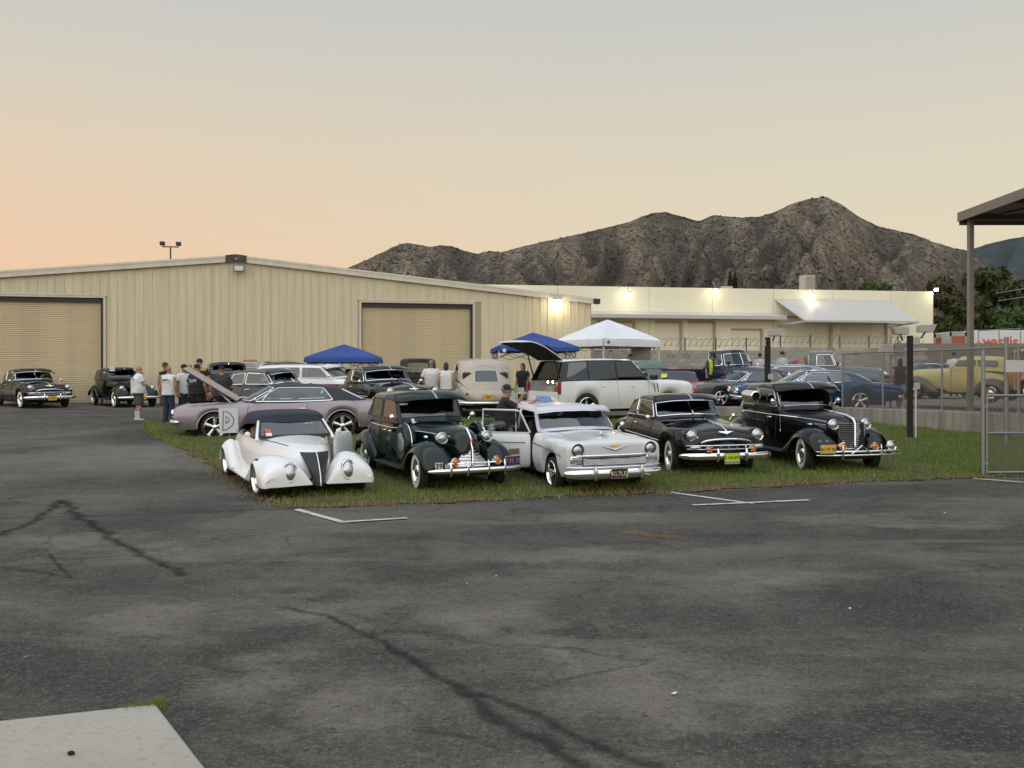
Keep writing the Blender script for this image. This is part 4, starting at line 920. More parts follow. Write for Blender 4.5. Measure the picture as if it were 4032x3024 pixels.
for k, (x, yt, Y, r) in enumerate(((2873, 1072, 120, 9), (2894, 1066, 121, 10), (2884, 1090, 122, 9))):
    tree_px('cypress_tree', ('left', 'tallest', 'middle')[k] + ' slender dark cypress of the cluster behind the concrete building', x, yt, Y, r, LCY, 9000, 0.22, 20 + k, cyp=True, group='cypress trees behind the concrete building')
for k, (x, yt, r) in enumerate(((2655, 1122, 8), (2795, 1118, 10), (2860, 1116, 6), (3215, 1125, 10))):
    tree_px('far_tree', ('tiny dark tree top above the roof left of the first cypress', 'small dark tree top beside a parapet lamp under the mountain', 'small pointed tree touching the left cypress', 'small tree top right of the rooftop cooler')[k], x, yt, 140, r, LCY, 4000, 0.3, 40 + k)
pw_ = thing('power_line', 'two thin overhead wires crossing the trees at the right edge', 'wires', (0, 0, 0))
MB().tube([P(3920, 1155, 60), P(4060, 1132, 55)], 0.022, 4).build('wire', PALEBOX, pw_); MB().tube([P(3930, 1185, 60), P(4060, 1165, 55)], 0.022, 4).build('wire', PALEBOX, pw_)

# ================================================================ trailers beyond the wall
TRW = pbr('trailer_white', (0.66, 0.66, 0.65), 0.4, var=0.05); TRR = pbr('trailer_red_door', (0.42, 0.10, 0.05), 0.5, var=0.12); TRG = pbr('trailer_frame', (0.36, 0.35, 0.33), 0.5)
def trailer(label, x0, x1, ytop, Y, door=True, L=12, rot=0.0):
    a, b = P(x0, ytop, Y), P(x1, ytop, Y); w = b.x - a.x
    t = thing('box_trailer', label, 'trailer', (a.x, Y * K, 0.8), (0, 0, rot)); h = a.z - 0.8
    MB().box(0, w, 0, L, 0.9, h).build('box', TRW, t, False, bevel=0.03)
    MB().box(0.1, w-0.1, 0.3, L, 0.3, 0.88).build('chassis', DARK, t, False)
    if door:
        d = MB().box(0.16, w-0.16, -0.03, -0.004, 1.0, h-0.35).build('roller_door', TRR, t, False)
        MB().box(0.02, 0.14, -0.06, -0.003, 0.9, h-0.02).box(w-0.14, w-0.02, -0.06, -0.003, 0.9, h-0.02).box(0.02, w-0.02, -0.06, -0.003, h-0.33, h-0.02).build('door_frame', TRG, t, False)
        MB().add([(w/2-0.1,-0.036,h-1.25),(w/2+0.22,-0.036,h-1.25),(w/2-0.02,-0.036,h-0.85)],[(0,1,2)]).build('door_mark', TRW, d, False)
        MB().box(0.3, w-0.3, -0.02, 0.2, 0.5, 0.9).build('tail_lift', TRG, t, False)
    return t, w, h
trailer('white box trailer with a red roller door, nearer the concrete building', 3676, 3735, 1312, 52)
trailer('white box trailer with a red roller door and wide side, second from the building', 3738, 3806, 1306, 51)
tv, wv, hv = trailer('long white trailer side bearing a red company name', 3836, 4150, 1300, 54, False, 2.5, 0.0)
RED = pbr('logo_red', (0.62, 0.10, 0.05), 0.5); NAVY = pbr('logo_navy', (0.03, 0.04, 0.10), 0.5); ORG = pbr('logo_orange', (0.70, 0.20, 0.04), 0.5)
def trl(x, y): p = P(x, y, 54); return (p.x - tv.location.x, -0.02, p.z - 0.8)
text('lettering', 'vestis', 1.22, RED, tv, trl(3940, 1346), (R(90), 0, 0), 0.004, bold=0.02)
q = [trl(*v) for v in ((3874, 1356), (3892, 1336), (3902, 1362))]; MB().add(q, [(0,1,2)]).build('logo', NAVY, tv, False)
q = [trl(*v) for v in ((3848, 1338), (3872, 1356), (3858, 1362), (3846, 1354))]; MB().add(q, [(0,1,2,3)]).build('logo', ORG, tv, False)

# ================================================================ pop-up tents
def tent(label, base, yaw, w, eave, peak, val, mat, leg_in=0.0, emblem=None, col2=None):
    t = thing('canopy_tent', label, 'tent', base, (0, 0, yaw), 'pop-up tents by the warehouse'); h = w / 2
    # roof: each slope a sagging sheet of four pieces
    N_ = 8
    for k in range(4):
        b = MB(); rows = []
        for i in range(N_ + 1):
            u = i / N_; row = []
            for j in range(N_ + 1):
                s = (j / N_ * 2 - 1) * (1 - u); x, y = s * h, -(1 - u) * h
                z = eave + (peak - eave) * (u ** 0.9) - 0.10 * math.sin(math.pi * u) * (1 - abs(s) / max(1e-3, 1 - u)) * 0.8 + 0.02 * mnoise.noise(Vector((x*3+k*7, y*3, 0)))
                if u == 1: x = y = 0
                M_ = Matrix.Rotation(k * math.pi / 2, 3, 'Z'); q_ = M_ @ Vector((x, y, z)); row.append(q_)
            rows.append(row)
        b.rings(rows, False, (False, False)); b.build('roof_panel', mat, t, True, ang=180)
        M_ = Matrix.Rotation(k * math.pi / 2, 3, 'Z'); rows = []
        for j in range(13):
            x = -h + w * j / 12; wv_ = 0.015 * math.sin(j * 2.1 + k)
            rows.append([M_ @ Vector((x, -h - 0.004, eave)), M_ @ Vector((x, -h - 0.02 + wv_, eave - val * 0.5)), M_ @ Vector((x, -h - 0.02 - wv_, eave - val - 0.015 * abs(math.sin(j * 1.3))))])
        b = MB(); b.rings(rows, False, (False, False)); vl = b.build('valance', col2 or mat, t, True, ang=180)
        if emblem and k == 0:
            MB().lathe([(0.0, 0.0), (0.07, 0.0)], 12, 'y', (-h + 0.24, -h - 0.03, eave - 0.13), caps=(False, False)).build('emblem', emblem, vl, False)
        lx, ly = (-h + 0.06, -h + 0.06)
        q0 = M_ @ Vector((lx, ly, 0)); q1 = M_ @ Vector((lx, ly, eave - 0.04))
        MB().box(q0.x-0.022, q0.x+0.022, q0.y-0.022, q0.y+0.022, 0, eave - 0.03).build('leg', pbr('tent_leg_white', (0.7, 0.7, 0.7), 0.4), t, False)
        tb = MB()
        for m_ in range(4):
            xa, xb = -h + w * m_ / 4, -h + w * (m_ + 1) / 4; za, zb_ = (eave - 0.14, eave - 0.40) if m_ % 2 == 0 else (eave - 0.40, eave - 0.14)
            tb.tube([M_ @ Vector((xa, -h + 0.06, za)), M_ @ Vector((xb, -h + 0.06, zb_))], 0.012, 5).tube([M_ @ Vector((xa, -h + 0.06, zb_)), M_ @ Vector((xb, -h + 0.06, za))], 0.012, 5)
        tb.build('truss', GALV, t)
    return t
BLUE = pbr('blue_canvas', (0.022, 0.065, 0.27), 0.7, var=0.10, vscale=2, bump=0.15, bscale=6); WCAN = pbr('white_canvas', (0.74, 0.76, 0.80), 0.7, var=0.04, vscale=2, bump=0.15, bscale=6)
p = P(1358, 1500, 26.6); tent('small blue pop-up tent pitched in front of the warehouse wall', (p.x, p.y, H(p.x, p.y)), 0.12, 2.75, P(0, 1405, 25.3).z - 0.75, P(0, 1357, 26.6).z - 0.73, 0.17, BLUE)
p = P(2100, 1500, 25.6); tent('blue pop-up tent behind the white car with its tailgate raised', (p.x, p.y, H(p.x, p.y)), 0.10, 2.85, P(0, 1366, 24.2).z - 0.68, P(0, 1312, 25.6).z - 0.68, 0.14, BLUE, emblem=WHITE)
p = P(2392, 1500, 29.0); tent('large white pop-up tent next to the warehouse corner', (p.x, p.y, 0.8), 0.62, 3.05, P(0, 1336, 28).z - 0.8, P(0, 1258, 29).z - 0.8, 0.27, WCAN, emblem=pbr('emblem_grey', (0.12, 0.13, 0.2), 0.6))
pn = P(2525, 1390, 28.6)
tag(MB().add([(-0.42,0,-0.42),(0.34,0,-0.40),(0.42,0,0.40),(-0.40,0,0.42),(-0.42,0.03,-0.42),(0.34,0.03,-0.40),(0.42,0.03,0.40),(-0.40,0.03,0.42)],[(3,2,1,0),(4,5,6,7),(0,1,5,4),(1,2,6,5),(2,3,7,6),(3,0,4,7)]).build('shade_panel', pbr('grey_cloth', (0.20, 0.20, 0.18), 0.8), None, False, loc=pn), 'grey cloth panel hanging inside the white tent', 'panel')
b_ = P(1310, 1480, 28.0)
bx_ = tag(MB().box(-0.24, 0.24, -0.2, 0.2, -0.20, 0.20).build('speaker_box', BLACKTRIM, None, False, bevel=0.02, loc=(b_.x, b_.y, P(1345, 1473, 28.0).z), rot=(0,0,0.1)), 'black box screen standing under the small blue tent', 'box')
bx_.location.x = P(1384, 1473, 28).x
MB().tube([(0,0,-0.2),(0,0,-(bx_.location.z-0.8))],0.03,8).build('stand', DARK, bx_)
MB().box(-0.20,0.20,-0.21,-0.202,-0.16,0.16).build('grille_cloth', pbr('grille_cloth', (0.008,0.008,0.008),0.9), bx_, False)
# ================================================================ car building kit (local frame: +x forward, +y the car's left, z up, origin on the ground)
class Body:
    def __init__(s, keys): s.keys = [tuple(k) if len(k) == 8 else tuple(k) + (k[5] + (k[6] - k[5]) * 0.78,) for k in keys]
    def half(s, x, zb=None):
        ws, wm, wsh, b, zs, zc, zv = pl(s.keys, x)
        if zb is not None: b = max(b, zb)
        d = zs - b
        return [(ws if zb is None or zb <= b + 1e-6 and zb < b + 0.01 else wm, b), (wm, b + 0.30 * d), (wm * 0.992, b + 0.72 * d), (wsh, zs), (wsh * 0.62, zv), (0, zc)]
    def y_at(s, x, z):
        h = s.half(x)
        for (y0, z0), (y1, z1) in zip(h[:4], h[1:4]):
            if z0 <= z <= z1: return lerp(y0, y1, (z - z0) / (z1 - z0 + 1e-9))
        return h[1][0]
    def build(s, parent, mat, arches=(), open_=None, sub=2, skip=None, name='body', caps=(True, True)):
        xs_ = {k[0] for k in s.keys}; az = {}
        for xc, r, zc in arches:
            for q in (-1.12, -1.0, -0.93, -0.72, -0.38, 0, 0.38, 0.72, 0.93, 1.0, 1.12):
                x = xc + q * r; xs_.add(x)
            xs_ = {x for x in xs_ if not (abs(x - xc) < 1.12 * r and not any(abs(x - (xc + q * r)) < 1e-6 for q in (-1.12, -1.0, -0.93, -0.72, -0.38, 0, 0.38, 0.72, 0.93, 1.0, 1.12)))}
        if open_: xs_ |= set(open_)
        xs_ = sorted(xs_); rs = []
        for x in xs_:
            zb = None
            for xc, r, zc in arches:
                if abs(x - xc) <= r * 0.935: zb = zc + math.sqrt(max(0, r * r - (x - xc) ** 2))
            h = s.half(x, zb)
            rs.append([(x, -y, z) for y, z in h[:-1]] + [(x, 0, h[-1][1])] + [(x, y, z) for y, z in h[-2::-1]])
        def sk(i, j):
            xm = (xs_[i] + xs_[i+1]) / 2
            if open_ and open_[0] < xm < open_[1] and 3 <= j <= 6: return True
            return bool(skip and skip(xm, j))
        b = MB(); b.rings(rs, False, caps, sk)
        o = b.build(name, mat, parent, True, sub); s.obj = o
        return o
def bspline(pts, per=4):
    pts = [Vector(p) for p in pts]; n = len(pts); out = []
    for i in range(n):
        p0, p1, p2, p3 = pts[i-1], pts[i], pts[(i+1) % n], pts[(i+2) % n]
        for k in range(per):
            t = k / per
            out.append(((1-t)**3*p0 + (3*t**3-6*t*t+4)*p1 + (-3*t**3+3*t*t+3*t+1)*p2 + t**3*p3) / 6)
    return out
def greenhouse(parent, cols, wins, mat, gmat=None, crown=0.05, lv=(0.0, 0.12, 0.86, 1.0), sub=2, bulge=0.015, trim=None, trim_r=0.011, roofmat=None, skip=None, rname='cabin'):
    gmat = gmat or GLASS
    # tighter corners: extra columns and rows just inside every window edge
    ends = set()
    n0 = len(cols) - 1
    for w in wins:
        i0, i1 = w[0], w[1]
        if i0 != 0: ends.add((i0, 0))
        if i1 != n0: ends.add((i1 - 1, 1))
    nc = []; mapi = {}
    for i, c in enumerate(cols):
        mapi[i] = len(nc); nc.append(c)
        if i < n0:
            nx = cols[i+1]; d = math.hypot(nx[0] - c[0], nx[1] - c[1]); k = min(0.3, 0.07 / max(d, 0.01))
            if (i, 0) in ends: nc.append(tuple(lerp(p, q, k) for p, q in zip(c, nx)))
            if (i, 1) in ends: nc.append(tuple(lerp(p, q, 1 - k) for p, q in zip(c, nx)))
    wins = [(mapi[w[0]], mapi[w[1]]) + tuple(w[2:]) for w in wins]
    cmap = {}
    for i in range(n0):
        for j in range(mapi[i], mapi[i+1]): cmap[j] = i
    cols = nc
    hh = max(0.1, cols[0][5] - cols[0][2]); dk = min(0.14, 0.055 / hh); l1, l2 = lv[1], lv[2]
    lv = (lv[0], l1, l1 + dk, l2 - dk, l2, 1.0)
    n = len(cols) - 1; m = 2 * n; b = MB()
    full = [(c, 1) for c in cols] + [(cols[i], -1) for i in range(n - 1, 0, -1)]
    def pt(c, sg, t):
        bx, by, bz, tx, ty, tz = c; k = bulge * math.sin(math.pi * t)
        return (lerp(bx, tx, t), sg * (lerp(by, ty, t) + (k if by > 0.3 else 0)), lerp(bz, tz, t))
    for t in lv: b.v += [pt(c, sg, t) for c, sg in full]
    wf = {}
    for w in wins:
        i0, i1, nm = w[:3]; sides = w[3] if len(w) > 3 else 'lr'
        L = [j for j in range(i0, i1)]; Rr = [m - 1 - j for j in range(i0, i1)]
        if i0 == 0: wf[(nm, 'c%d' % i0)] = Rr[::-1] + L
        elif i1 == n: wf[(nm, 'r%d' % i0)] = L + Rr[::-1]
        else:
            if 'l' in sides: wf[(nm, 'L%d' % i0)] = L
            if 'r' in sides: wf[(nm, 'R%d' % i0)] = Rr[::-1]
    glass_faces = {j for v in wf.values() for j in v}
    for l in range(len(lv) - 1):
        for j in range(m):
            if 1 <= l <= 3 and j in glass_faces: continue
            if skip:
                oj = cmap[j] if j < n else 2 * n0 - 1 - cmap[m - 1 - j]
                if skip((0, 1, 1, 1, 2)[l], oj): continue
            k = (j + 1) % m; b.f.append((l*m+j, l*m+k, (l+1)*m+k, (l+1)*m+j))
    T = (len(lv) - 1) * m
    I = {}; C = {}
    for i in range(n + 1):
        if i in (0, n): I[(i, 1)] = I[(i, -1)] = C[i] = T + i; continue
        bx, by, bz, tx, ty, tz = cols[i]
        e = min(i, n - i); cr = crown * (0.55 if e == 1 else (0.9 if e == 2 else 1.0))
        C[i] = len(b.v); b.v.append((tx, 0, tz + cr))
        for sg in (1, -1): I[(i, sg)] = len(b.v); b.v.append((tx, sg * ty * 0.66, tz + cr * 0.80))
    def tv(i, sg): return T + (i if sg > 0 or i in (0, n) else m - i)
    for i in range(n):
        for sg in (1, -1):
            for q in ((tv(i, sg), tv(i+1, sg), I[(i+1, sg)], I[(i, sg)]), (I[(i, sg)], I[(i+1, sg)], C[i+1], C[i])):
                u = []
                for x in q:
                    if x not in u: u.append(x)
                if len(u) > 2: b.f.append(tuple(u if sg > 0 else u[::-1]))
    o = b.build(rname, mat, parent, True, sub)
    if roofmat:
        o.data.materials.append(roofmat)
        lim = len(o.data.polygons) - 0
        nf_side = sum(1 for f in b.f if min(f) < T)
        for p in o.data.polygons:
            if min(p.vertices) >= T: p.material_index = 1
    outw = []
    for (nm, sd), fs in wf.items():
        g = MB(); idx = {}
        loop_b = []; loop_t = []
        for j in fs:
            k = (j + 1) % m
            for l in (1, 2, 3):
                q = (l*m + j, l*m + k, (l+1)*m + k, (l+1)*m + j)
                for v in q:
                    if v not in idx: idx[v] = len(g.v); g.v.append(b.v[v])
                g.f.append(tuple(idx[v] for v in q))
            loop_b.append(m + j); loop_t.append(4*m + j)
        je = (fs[-1] + 1) % m; loop_b.append(m + je); loop_t.append(4*m + je)
        loop_b += [2*m + je, 3*m + je]; loop_t = [3*m + fs[0], 2*m + fs[0]][::-1] + loop_t
        w = g.build(nm, gmat if not (nm == 'windshield') else gmat, parent, True, sub); outw.append(w)
        if trim:
            lp = bspline([b.v[v] for v in loop_b + loop_t[::-1]], 4)
            cen = sum(lp, Vector()) / len(lp)
            MB().tube(lp + [lp[0]], trim_r, 5, False).build('trim', trim, w)
    return o, outw
WH = {}
def _mesh(mb, name, mat, ang=40):
    me = bpy.data.meshes.new(name); me.from_pydata(mb.v, [], mb.f); me.materials.append(mat); me.shade_smooth(); me.set_sharp_from_angle(angle=R(ang)); return me
def wheel_meshes(style, r, w, rimmat=None):
    key = (style, r, w, rimmat.name if rimmat else '')
    if key in WH: return WH[key]
    rr = {'ww': 0.62, 'bw': 0.62, 'mag': 0.74, 'smooth': 0.76, 'star': 0.76, 'modern': 0.72}[style] * r; h = w / 2; P_ = []
    t = MB().lathe([(rr*0.97, -h*0.8), (r*0.86, -h), (r*0.96, -h*0.9), (r, -h*0.6), (r, h*0.6), (r*0.96, h*0.9), (r*0.86, h), (rr*1.0, h*0.86), (rr*0.95, h*0.4)], 32, 'y', caps=(True, False))
    tyre = _mesh(t, 'wheel', RUBBER)
    if style == 'ww':
        P_.append(('whitewall', _mesh(MB().lathe([(rr*1.0, h*0.88), (r*0.74, h*0.99), (r*0.86, h*1.03), (r*0.875, h*1.0)], 32, 'y', caps=(False, False)), 'whitewall', WWALL)))
    if style in ('ww', 'bw'):
        P_.append(('rim', _mesh(MB().lathe([(rr*1.02, h*0.90), (rr*0.96, h*0.95), (rr*0.88, h*0.62), (rr*0.62, h*0.55), (0.01, h*0.5)], 32, 'y', caps=(False, True)), 'rim', rimmat or CHROME)))
        P_.append(('hub_cap', _mesh(MB().lathe([(rr*0.58, h*0.56), (rr*0.52, h*0.80), (rr*0.36, h*1.02), (rr*0.15, h*1.12), (0.005, h*1.14)], 24, 'y', caps=(False, True)), 'hub_cap', CHROME)))
    elif style == 'smooth':
        P_.append(('rim', _mesh(MB().lathe([(rr*1.03, h*0.92), (rr*0.98, h*1.0), (rr*0.9, h*0.70), (rr*0.8, h*0.62), (rr*0.74, h*0.72), (rr*0.5, h*0.66), (rr*0.25, h*0.75), (0.005, h*0.8)], 32, 'y', caps=(False, True)), 'rim', CHROME)))
    else:
        P_.append(('rim', _mesh(MB().lathe([(rr*1.03, h*0.92), (rr*0.985, h*1.0), (rr*0.93, h*0.75), (rr*0.90, h*0.1), (rr*0.88, -h*0.3)], 32, 'y', caps=(False, False)), 'rim', CHROME)))
        P_.append(('rim_back', _mesh(MB().lathe([(rr*0.9, -h*0.25), (0.01, -h*0.25)], 24, 'y', caps=(False, True)), 'rim_back', DARK)))
        sp = MB()
        for k in range(5):
            a = 2*math.pi*k/5 + 0.3; ca, sa = math.cos(a), math.sin(a)
            def q(rad, lat, y): return (rad*ca - lat*sa, y, rad*sa + lat*ca)
            w0, w1 = (0.16*rr, 0.12*rr) if style != 'star' else (0.10*rr, 0.17*rr)
            rs = [[q(0.12*rr, -w0, h*0.55), q(0.12*rr, 0, h*0.72), q(0.12*rr, w0, h*0.55), q(0.12*rr, 0, h*0.2)],
                  [q(0.5*rr, -w1*0.9, h*0.50), q(0.5*rr, 0, h*0.68), q(0.5*rr, w1*0.9, h*0.50), q(0.5*rr, 0, h*0.2)],
                  [q(0.93*rr, -w1*1.1, h*0.50), q(0.93*rr, 0, h*0.62), q(0.93*rr, w1*1.1, h*0.50), q(0.93*rr, 0, h*0.2)]]
            sp.rings(rs, True)
        P_.append(('spokes', _mesh(sp, 'spokes', CHROME2 if style == 'star' else CHROME)))
        P_.append(('hub_cap', _mesh(MB().lathe([(rr*0.26, h*0.4), (rr*0.24, h*0.72), (rr*0.12, h*0.86), (0.004, h*0.88)], 20, 'y', caps=(False, True)), 'hub_cap', CHROME)))
    WH[key] = (tyre, P_); return WH[key]
def wheels(car, xf, xr, yt, r, w, style, steer=0.0, rimmat=None, rear_r=None):
    for x, rad in ((xf, r), (xr, rear_r or r)):
        tyre, parts = wheel_meshes(style, rad, w, rimmat)
        for sg in (1, -1):
            o = link('wheel', tyre, None, car, False); o.location = (x, sg * yt, rad); o.rotation_euler = (0, 0, (steer if x == xf else 0) + (0 if sg > 0 else math.pi))
            for nm, me in parts: link(nm, me, None, o, False)
def underbody(car, x0, x1, w, z0, z1): MB().box(x0, x1, -w, w, z0, z1).build('underbody', DARK, car, False)
def interior(car, xs_, w, zf, zt, mat=None, dash=None, wheel_x=None, zw=None):
    mat = mat or SEATDK
    for x in xs_:
        s = MB().box(x - 0.05, x + 0.5, -w, w, zf, zf + 0.28)
        rs = [[(x - 0.02 - 0.10 * t, y, lerp(zf + 0.2, zt, t)) for y in (-w, -w*0.5, 0, w*0.5, w)] for t in (0, 0.5, 1)]
        s.obox((x - 0.06, 0, (zf + zt) / 2 + 0.1), (0.07, 0, 0.02), (0, w, 0), (-0.05, 0, (zt - zf) / 2 - 0.08)); s.build('seat', mat, car, True, bevel=0.05)
    if dash is not None: MB().box(dash - 0.18, dash + 0.1, -w, w, zf + 0.35, zt - 0.08).build('dashboard', mat, car, False, bevel=0.03)
    if wheel_x is not None:
        M_ = Matrix.Translation((wheel_x, w * 0.52, zw)) @ Matrix.Rotation(R(-62), 4, 'Y'); b = MB(); pts = [M_ @ Vector((0.19*math.cos(a*math.pi/10), 0.19*math.sin(a*math.pi/10), 0)) for a in range(21)]
        b.tube(pts, 0.013, 6, False).tube([M_ @ Vector((-0.19, 0, 0)), M_ @ Vector((0.19, 0, 0))], 0.01, 5); b.tube([M_ @ Vector((0,0,0)), M_ @ Vector((0,0,-0.35))], 0.018, 6)
        b.build('steering_wheel', pbr('ivory', (0.45, 0.42, 0.34), 0.4), car)
def sym(pts): return [(x, -y, z) for x, y, z in reversed(pts) if y > 1e-6] + list(pts) if pts[0][1] < 1e-6 else [(x, -y, z) for x, y, z in reversed(pts)] + list(pts)
def bar(car, name, half, h, th, mat=None, sub=1):     # chrome bar: half path from the centre line outwards
    pts = [Vector(p) for p in ([(x, -y, z) for x, y, z in half[::-1] if y > 1e-6] + [p for p in half])]; rs = []
    for i, p in enumerate(pts):
        d = (pts[min(i+1, len(pts)-1)] - pts[max(i-1, 0)]); d.z = 0; d.normalize(); o = Vector((d.y, -d.x, 0))
        k = 0.55 if i in (0, len(pts)-1) else 1.0
        rs.append([p + o*a*th + Vector((0,0,b*h*k)) for a, b in ((-0.5,-0.45),(0.1,-0.5),(0.5,-0.22),(0.55,0.15),(0.2,0.5),(-0.5,0.45))])
    return MB().rings(rs, True).build(name, mat or CHROME, car, True, sub)
def lamp(car, c, r, mat=None, bez=None, depth=0.05, name='headlight', bowl=0.0, tilt=0.0, bowlmat=None, yaw=0.0):
    rot = (0, tilt, yaw)
    o = MB().lathe([(r*0.98, -0.01), (r*0.93, depth*0.35), (r*0.7, depth*0.72), (r*0.35, depth*0.95), (0.002, depth)], 20, 'x', caps=(False, True)).build(name, mat or LENS, car, loc=c, rot=rot)
    MB().lathe([(r*1.20, -0.02), (r*1.19, 0.005), (r*1.08, 0.028), (r*0.96, 0.016), (r*0.95, -0.01)], 24, 'x', caps=(False, False)).build('bezel', bez or CHROME, o)
    if bowl: MB().lathe([(r*1.14, 0.0), (r*1.10, -bowl*0.3), (r*0.85, -bowl*0.65), (r*0.4, -bowl*0.93), (0.004, -bowl)], 20, 'x', caps=(False, True)).build('lamp_bowl', bowlmat or CHROME, o)
    return o
def fender(car, sts, mat, low=0.25, name='fender', sub=2, cap=(True, True), sides=(1, -1)):
    # stations: x, y_in, y_out, z_top, z_bot (skirt or arch edge), z_in
    for sg in sides:
        rs = []
        for x, yi, yo, zt, zb, zi in sts:
            w = yo - yi; h = max(0.04, zt - low)
            ring = [(yi, min(zi, zt - 0.02)), (yi + 0.20*w, zt - 0.10*h), (yi + 0.50*w, zt), (yi + 0.82*w, zt - 0.12*h), (yo - 0.01*w, max(zb + 0.02, zt - 0.42*h)), (yo, max(zb + 0.005, zb + 0.2 * (zt - 0.42*h - zb))), (yo - 0.01, zb), (yo - 0.05, zb + 0.012)]
            rs.append([(x, sg*y, z) for y, z in (ring if sg > 0 else ring)])
        b = MB(); b.rings(rs, False, cap); b.build(name, mat, car, True, sub)
def plate(car, c, txt, bg, ink, rot=(0, 0, 0), w=0.31, h=0.155, frame=CHROME2, size=0.115):
    o = MB().box(-0.006, 0.006, -w/2, w/2, -h/2, h/2).build('licence_plate', bg, car, False, bevel=0.004, loc=c, rot=rot)
    MB().box(-0.010, 0.003, -w/2-0.012, w/2+0.012, h/2, h/2+0.014).box(-0.010, 0.003, -w/2-0.012, w/2+0.012, -h/2-0.014, -h/2).box(-0.0101, 0.0031, -w/2-0.013, -w/2, -h/2, h/2).box(-0.0101, 0.0031, w/2, w/2+0.013, -h/2, h/2).build('plate_frame', frame, o, False)
    text('lettering', txt, size, ink, o, (0.0075, 0, -0.006), (R(90), 0, R(90)), 0.001, bold=0.0015)
    return o
def mirror(car, c, sg, r=0.06):
    o = MB().lathe([(r, 0.012), (r*0.98, 0.0), (r*0.7, 0.03), (r*0.3, 0.05), (0.003, 0.055)], 14, 'x', caps=(True, True)).build('mirror', CHROME, car, loc=c)
    MB().tube([(0.01, 0, 0), (0.0, -sg*0.07, -0.05), (0, -sg*0.09, -0.09)], 0.009, 6).build('mirror_stalk', CHROME, o)
def handles(car, body, xs_, z):
    for x in xs_:
        for sg in (1, -1):
            y = body(x, z) if callable(body) else body
            MB().tube([(x - 0.07, sg*(y+0.022), z), (x + 0.05, sg*(y+0.03), z + 0.006), (x + 0.075, sg*(y + 0.005), z + 0.004)], 0.012, 6).build('door_handle', CHROME, car)
def side_trim(car, body, pts, r=0.012, mat=None, off=0.004, name='side_trim', flat=None):
    for sg in (1, -1):
        path = []
        for (x0, z0), (x1, z1) in zip(pts, pts[1:]):
            n = max(2, int(abs(x1 - x0) / 0.25))
            for k in range(n): x, z = lerp(x0, x1, k/n), lerp(z0, z1, k/n); path.append((x, sg*(body(x, z) + off), z))
        x, z = pts[-1]; path.append((x, sg*(body(x, z) + off), z))
        if flat: MB().strip(path, 0.008, flat).build(name, mat or CHROME, car, False)
        else: MB().tube(path, r, 6).build(name, mat or CHROME, car)
def door_seams(car, body, xs_, z0, z1, mat=None):
    for x in xs_:
        for sg in (1, -1):
            MB().tube([(x - .02 * t * t, sg * (body(x, lerp(z0, z1, t)) + .001), lerp(z0, z1, t)) for t in (0, .2, .4, .6, .8, 1)], .0055, 4).build('door_seam', mat or pbr('seam_black', (.02, .02, .02), .6), car)  # thin near-black line marking the door gap
def visor(car, cols, mat, reach=0.34, drop=0.10, trim=True, name='sun_visor', split=True, th=0.012, zoff=0.03, wide=1.0):
    # hood over the windshield, following the header of columns 0..2
    pts = [(c[3], c[4], c[5]) for c in cols[:3]]; rs = []
    path = [(x, -y, z) for x, y, z in pts[:0:-1]] + pts
    N_ = len(path); fine = []
    for i in range(N_ - 1):
        for k in range(3): fine.append(Vector(path[i]).lerp(Vector(path[i+1]), k/3))
    fine.append(Vector(path[-1])); ym = max(abs(p.y) for p in fine)
    for u in (0.0, 0.35, 0.75, 1.0):
        row = []
        for p in fine:
            e = abs(p.y) / ym
            row.append((p.x + u * reach * (1 - 0.25*e*e) - 0.04, p.y * (wide + 0.06*u), p.z + zoff + 0.02*math.sin(u*2.2) - drop * u * u - 0.03*e*e*u))
        rs.append(row)
    b = MB(); b.rings(rs, False, (False, False))
    o = b.build(name, mat, car, True, ang=180); so = o.modifiers.new('thick', 'SOLIDIFY'); so.thickness = th
    if split:
        c = len(fine) // 2
        MB().strip([Vector(r[c]) + Vector((0, 0, 0.012)) for r in rs], 0.016, 0.006, (0, 0, 1)).build('visor_strip', CHROME, o, False)
    if trim: MB().tube([Vector(p) for p in rs[-1]], 0.012, 6).build('visor_trim', CHROME, o)
    return o
def drop(car, X, Y, theta, hf=H, wb=2.9, dz=0.0, s=1.0):     # Y in plan depth units
    seat(car, X, Y * K, theta, hf, wb, dz, s)
def seat(car, X, Y, theta, hf=H, wb=2.9, dz=0.0, s=1.0):
    f = Vector((math.sin(R(theta)), -math.cos(R(theta)))); l = Vector((math.cos(R(theta)), math.sin(R(theta))))
    zf, zr = hf(X + f.x*wb/2, Y + f.y*wb/2), hf(X - f.x*wb/2, Y - f.y*wb/2)
    zl, zq = hf(X + l.x*0.75, Y + l.y*0.75), hf(X - l.x*0.75, Y - l.y*0.75)
    car.scale = (s, s, s); car.location = (X, Y, (zf + zr) / 2 + dz); car.rotation_euler = (math.atan((zl - zq) / 1.5), -math.atan((zf - zr) / wb), R(theta) - math.pi/2)
def place(car, px, py, theta, lx, ly, hf=H, wb=2.9, dz=0.0, s=1.0):      # put the wheel at local (lx, ly) where the photograph shows its contact
    g = G(px, py, hf); f = Vector((math.sin(R(theta)), -math.cos(R(theta)))); l = Vector((math.cos(R(theta)), math.sin(R(theta))))
    lx *= s; ly *= s; X, Y = g.x - f.x*lx - l.x*ly, g.y - f.y*lx - l.y*ly
    seat(car, X, Y, theta, hf, wb, dz, s)
PLY = pbr('plate_yellow', (0.72, 0.42, 0.05), 0.5); PLB = pbr('plate_blue', (0.02, 0.03, 0.12), 0.5); PLK = pbr('plate_black', (0.02, 0.018, 0.016), 0.5); PLG = pbr('plate_lime', (0.55, 0.68, 0.03), 0.5, emit=(0.6, 0.75, 0.02), estr=0.0)
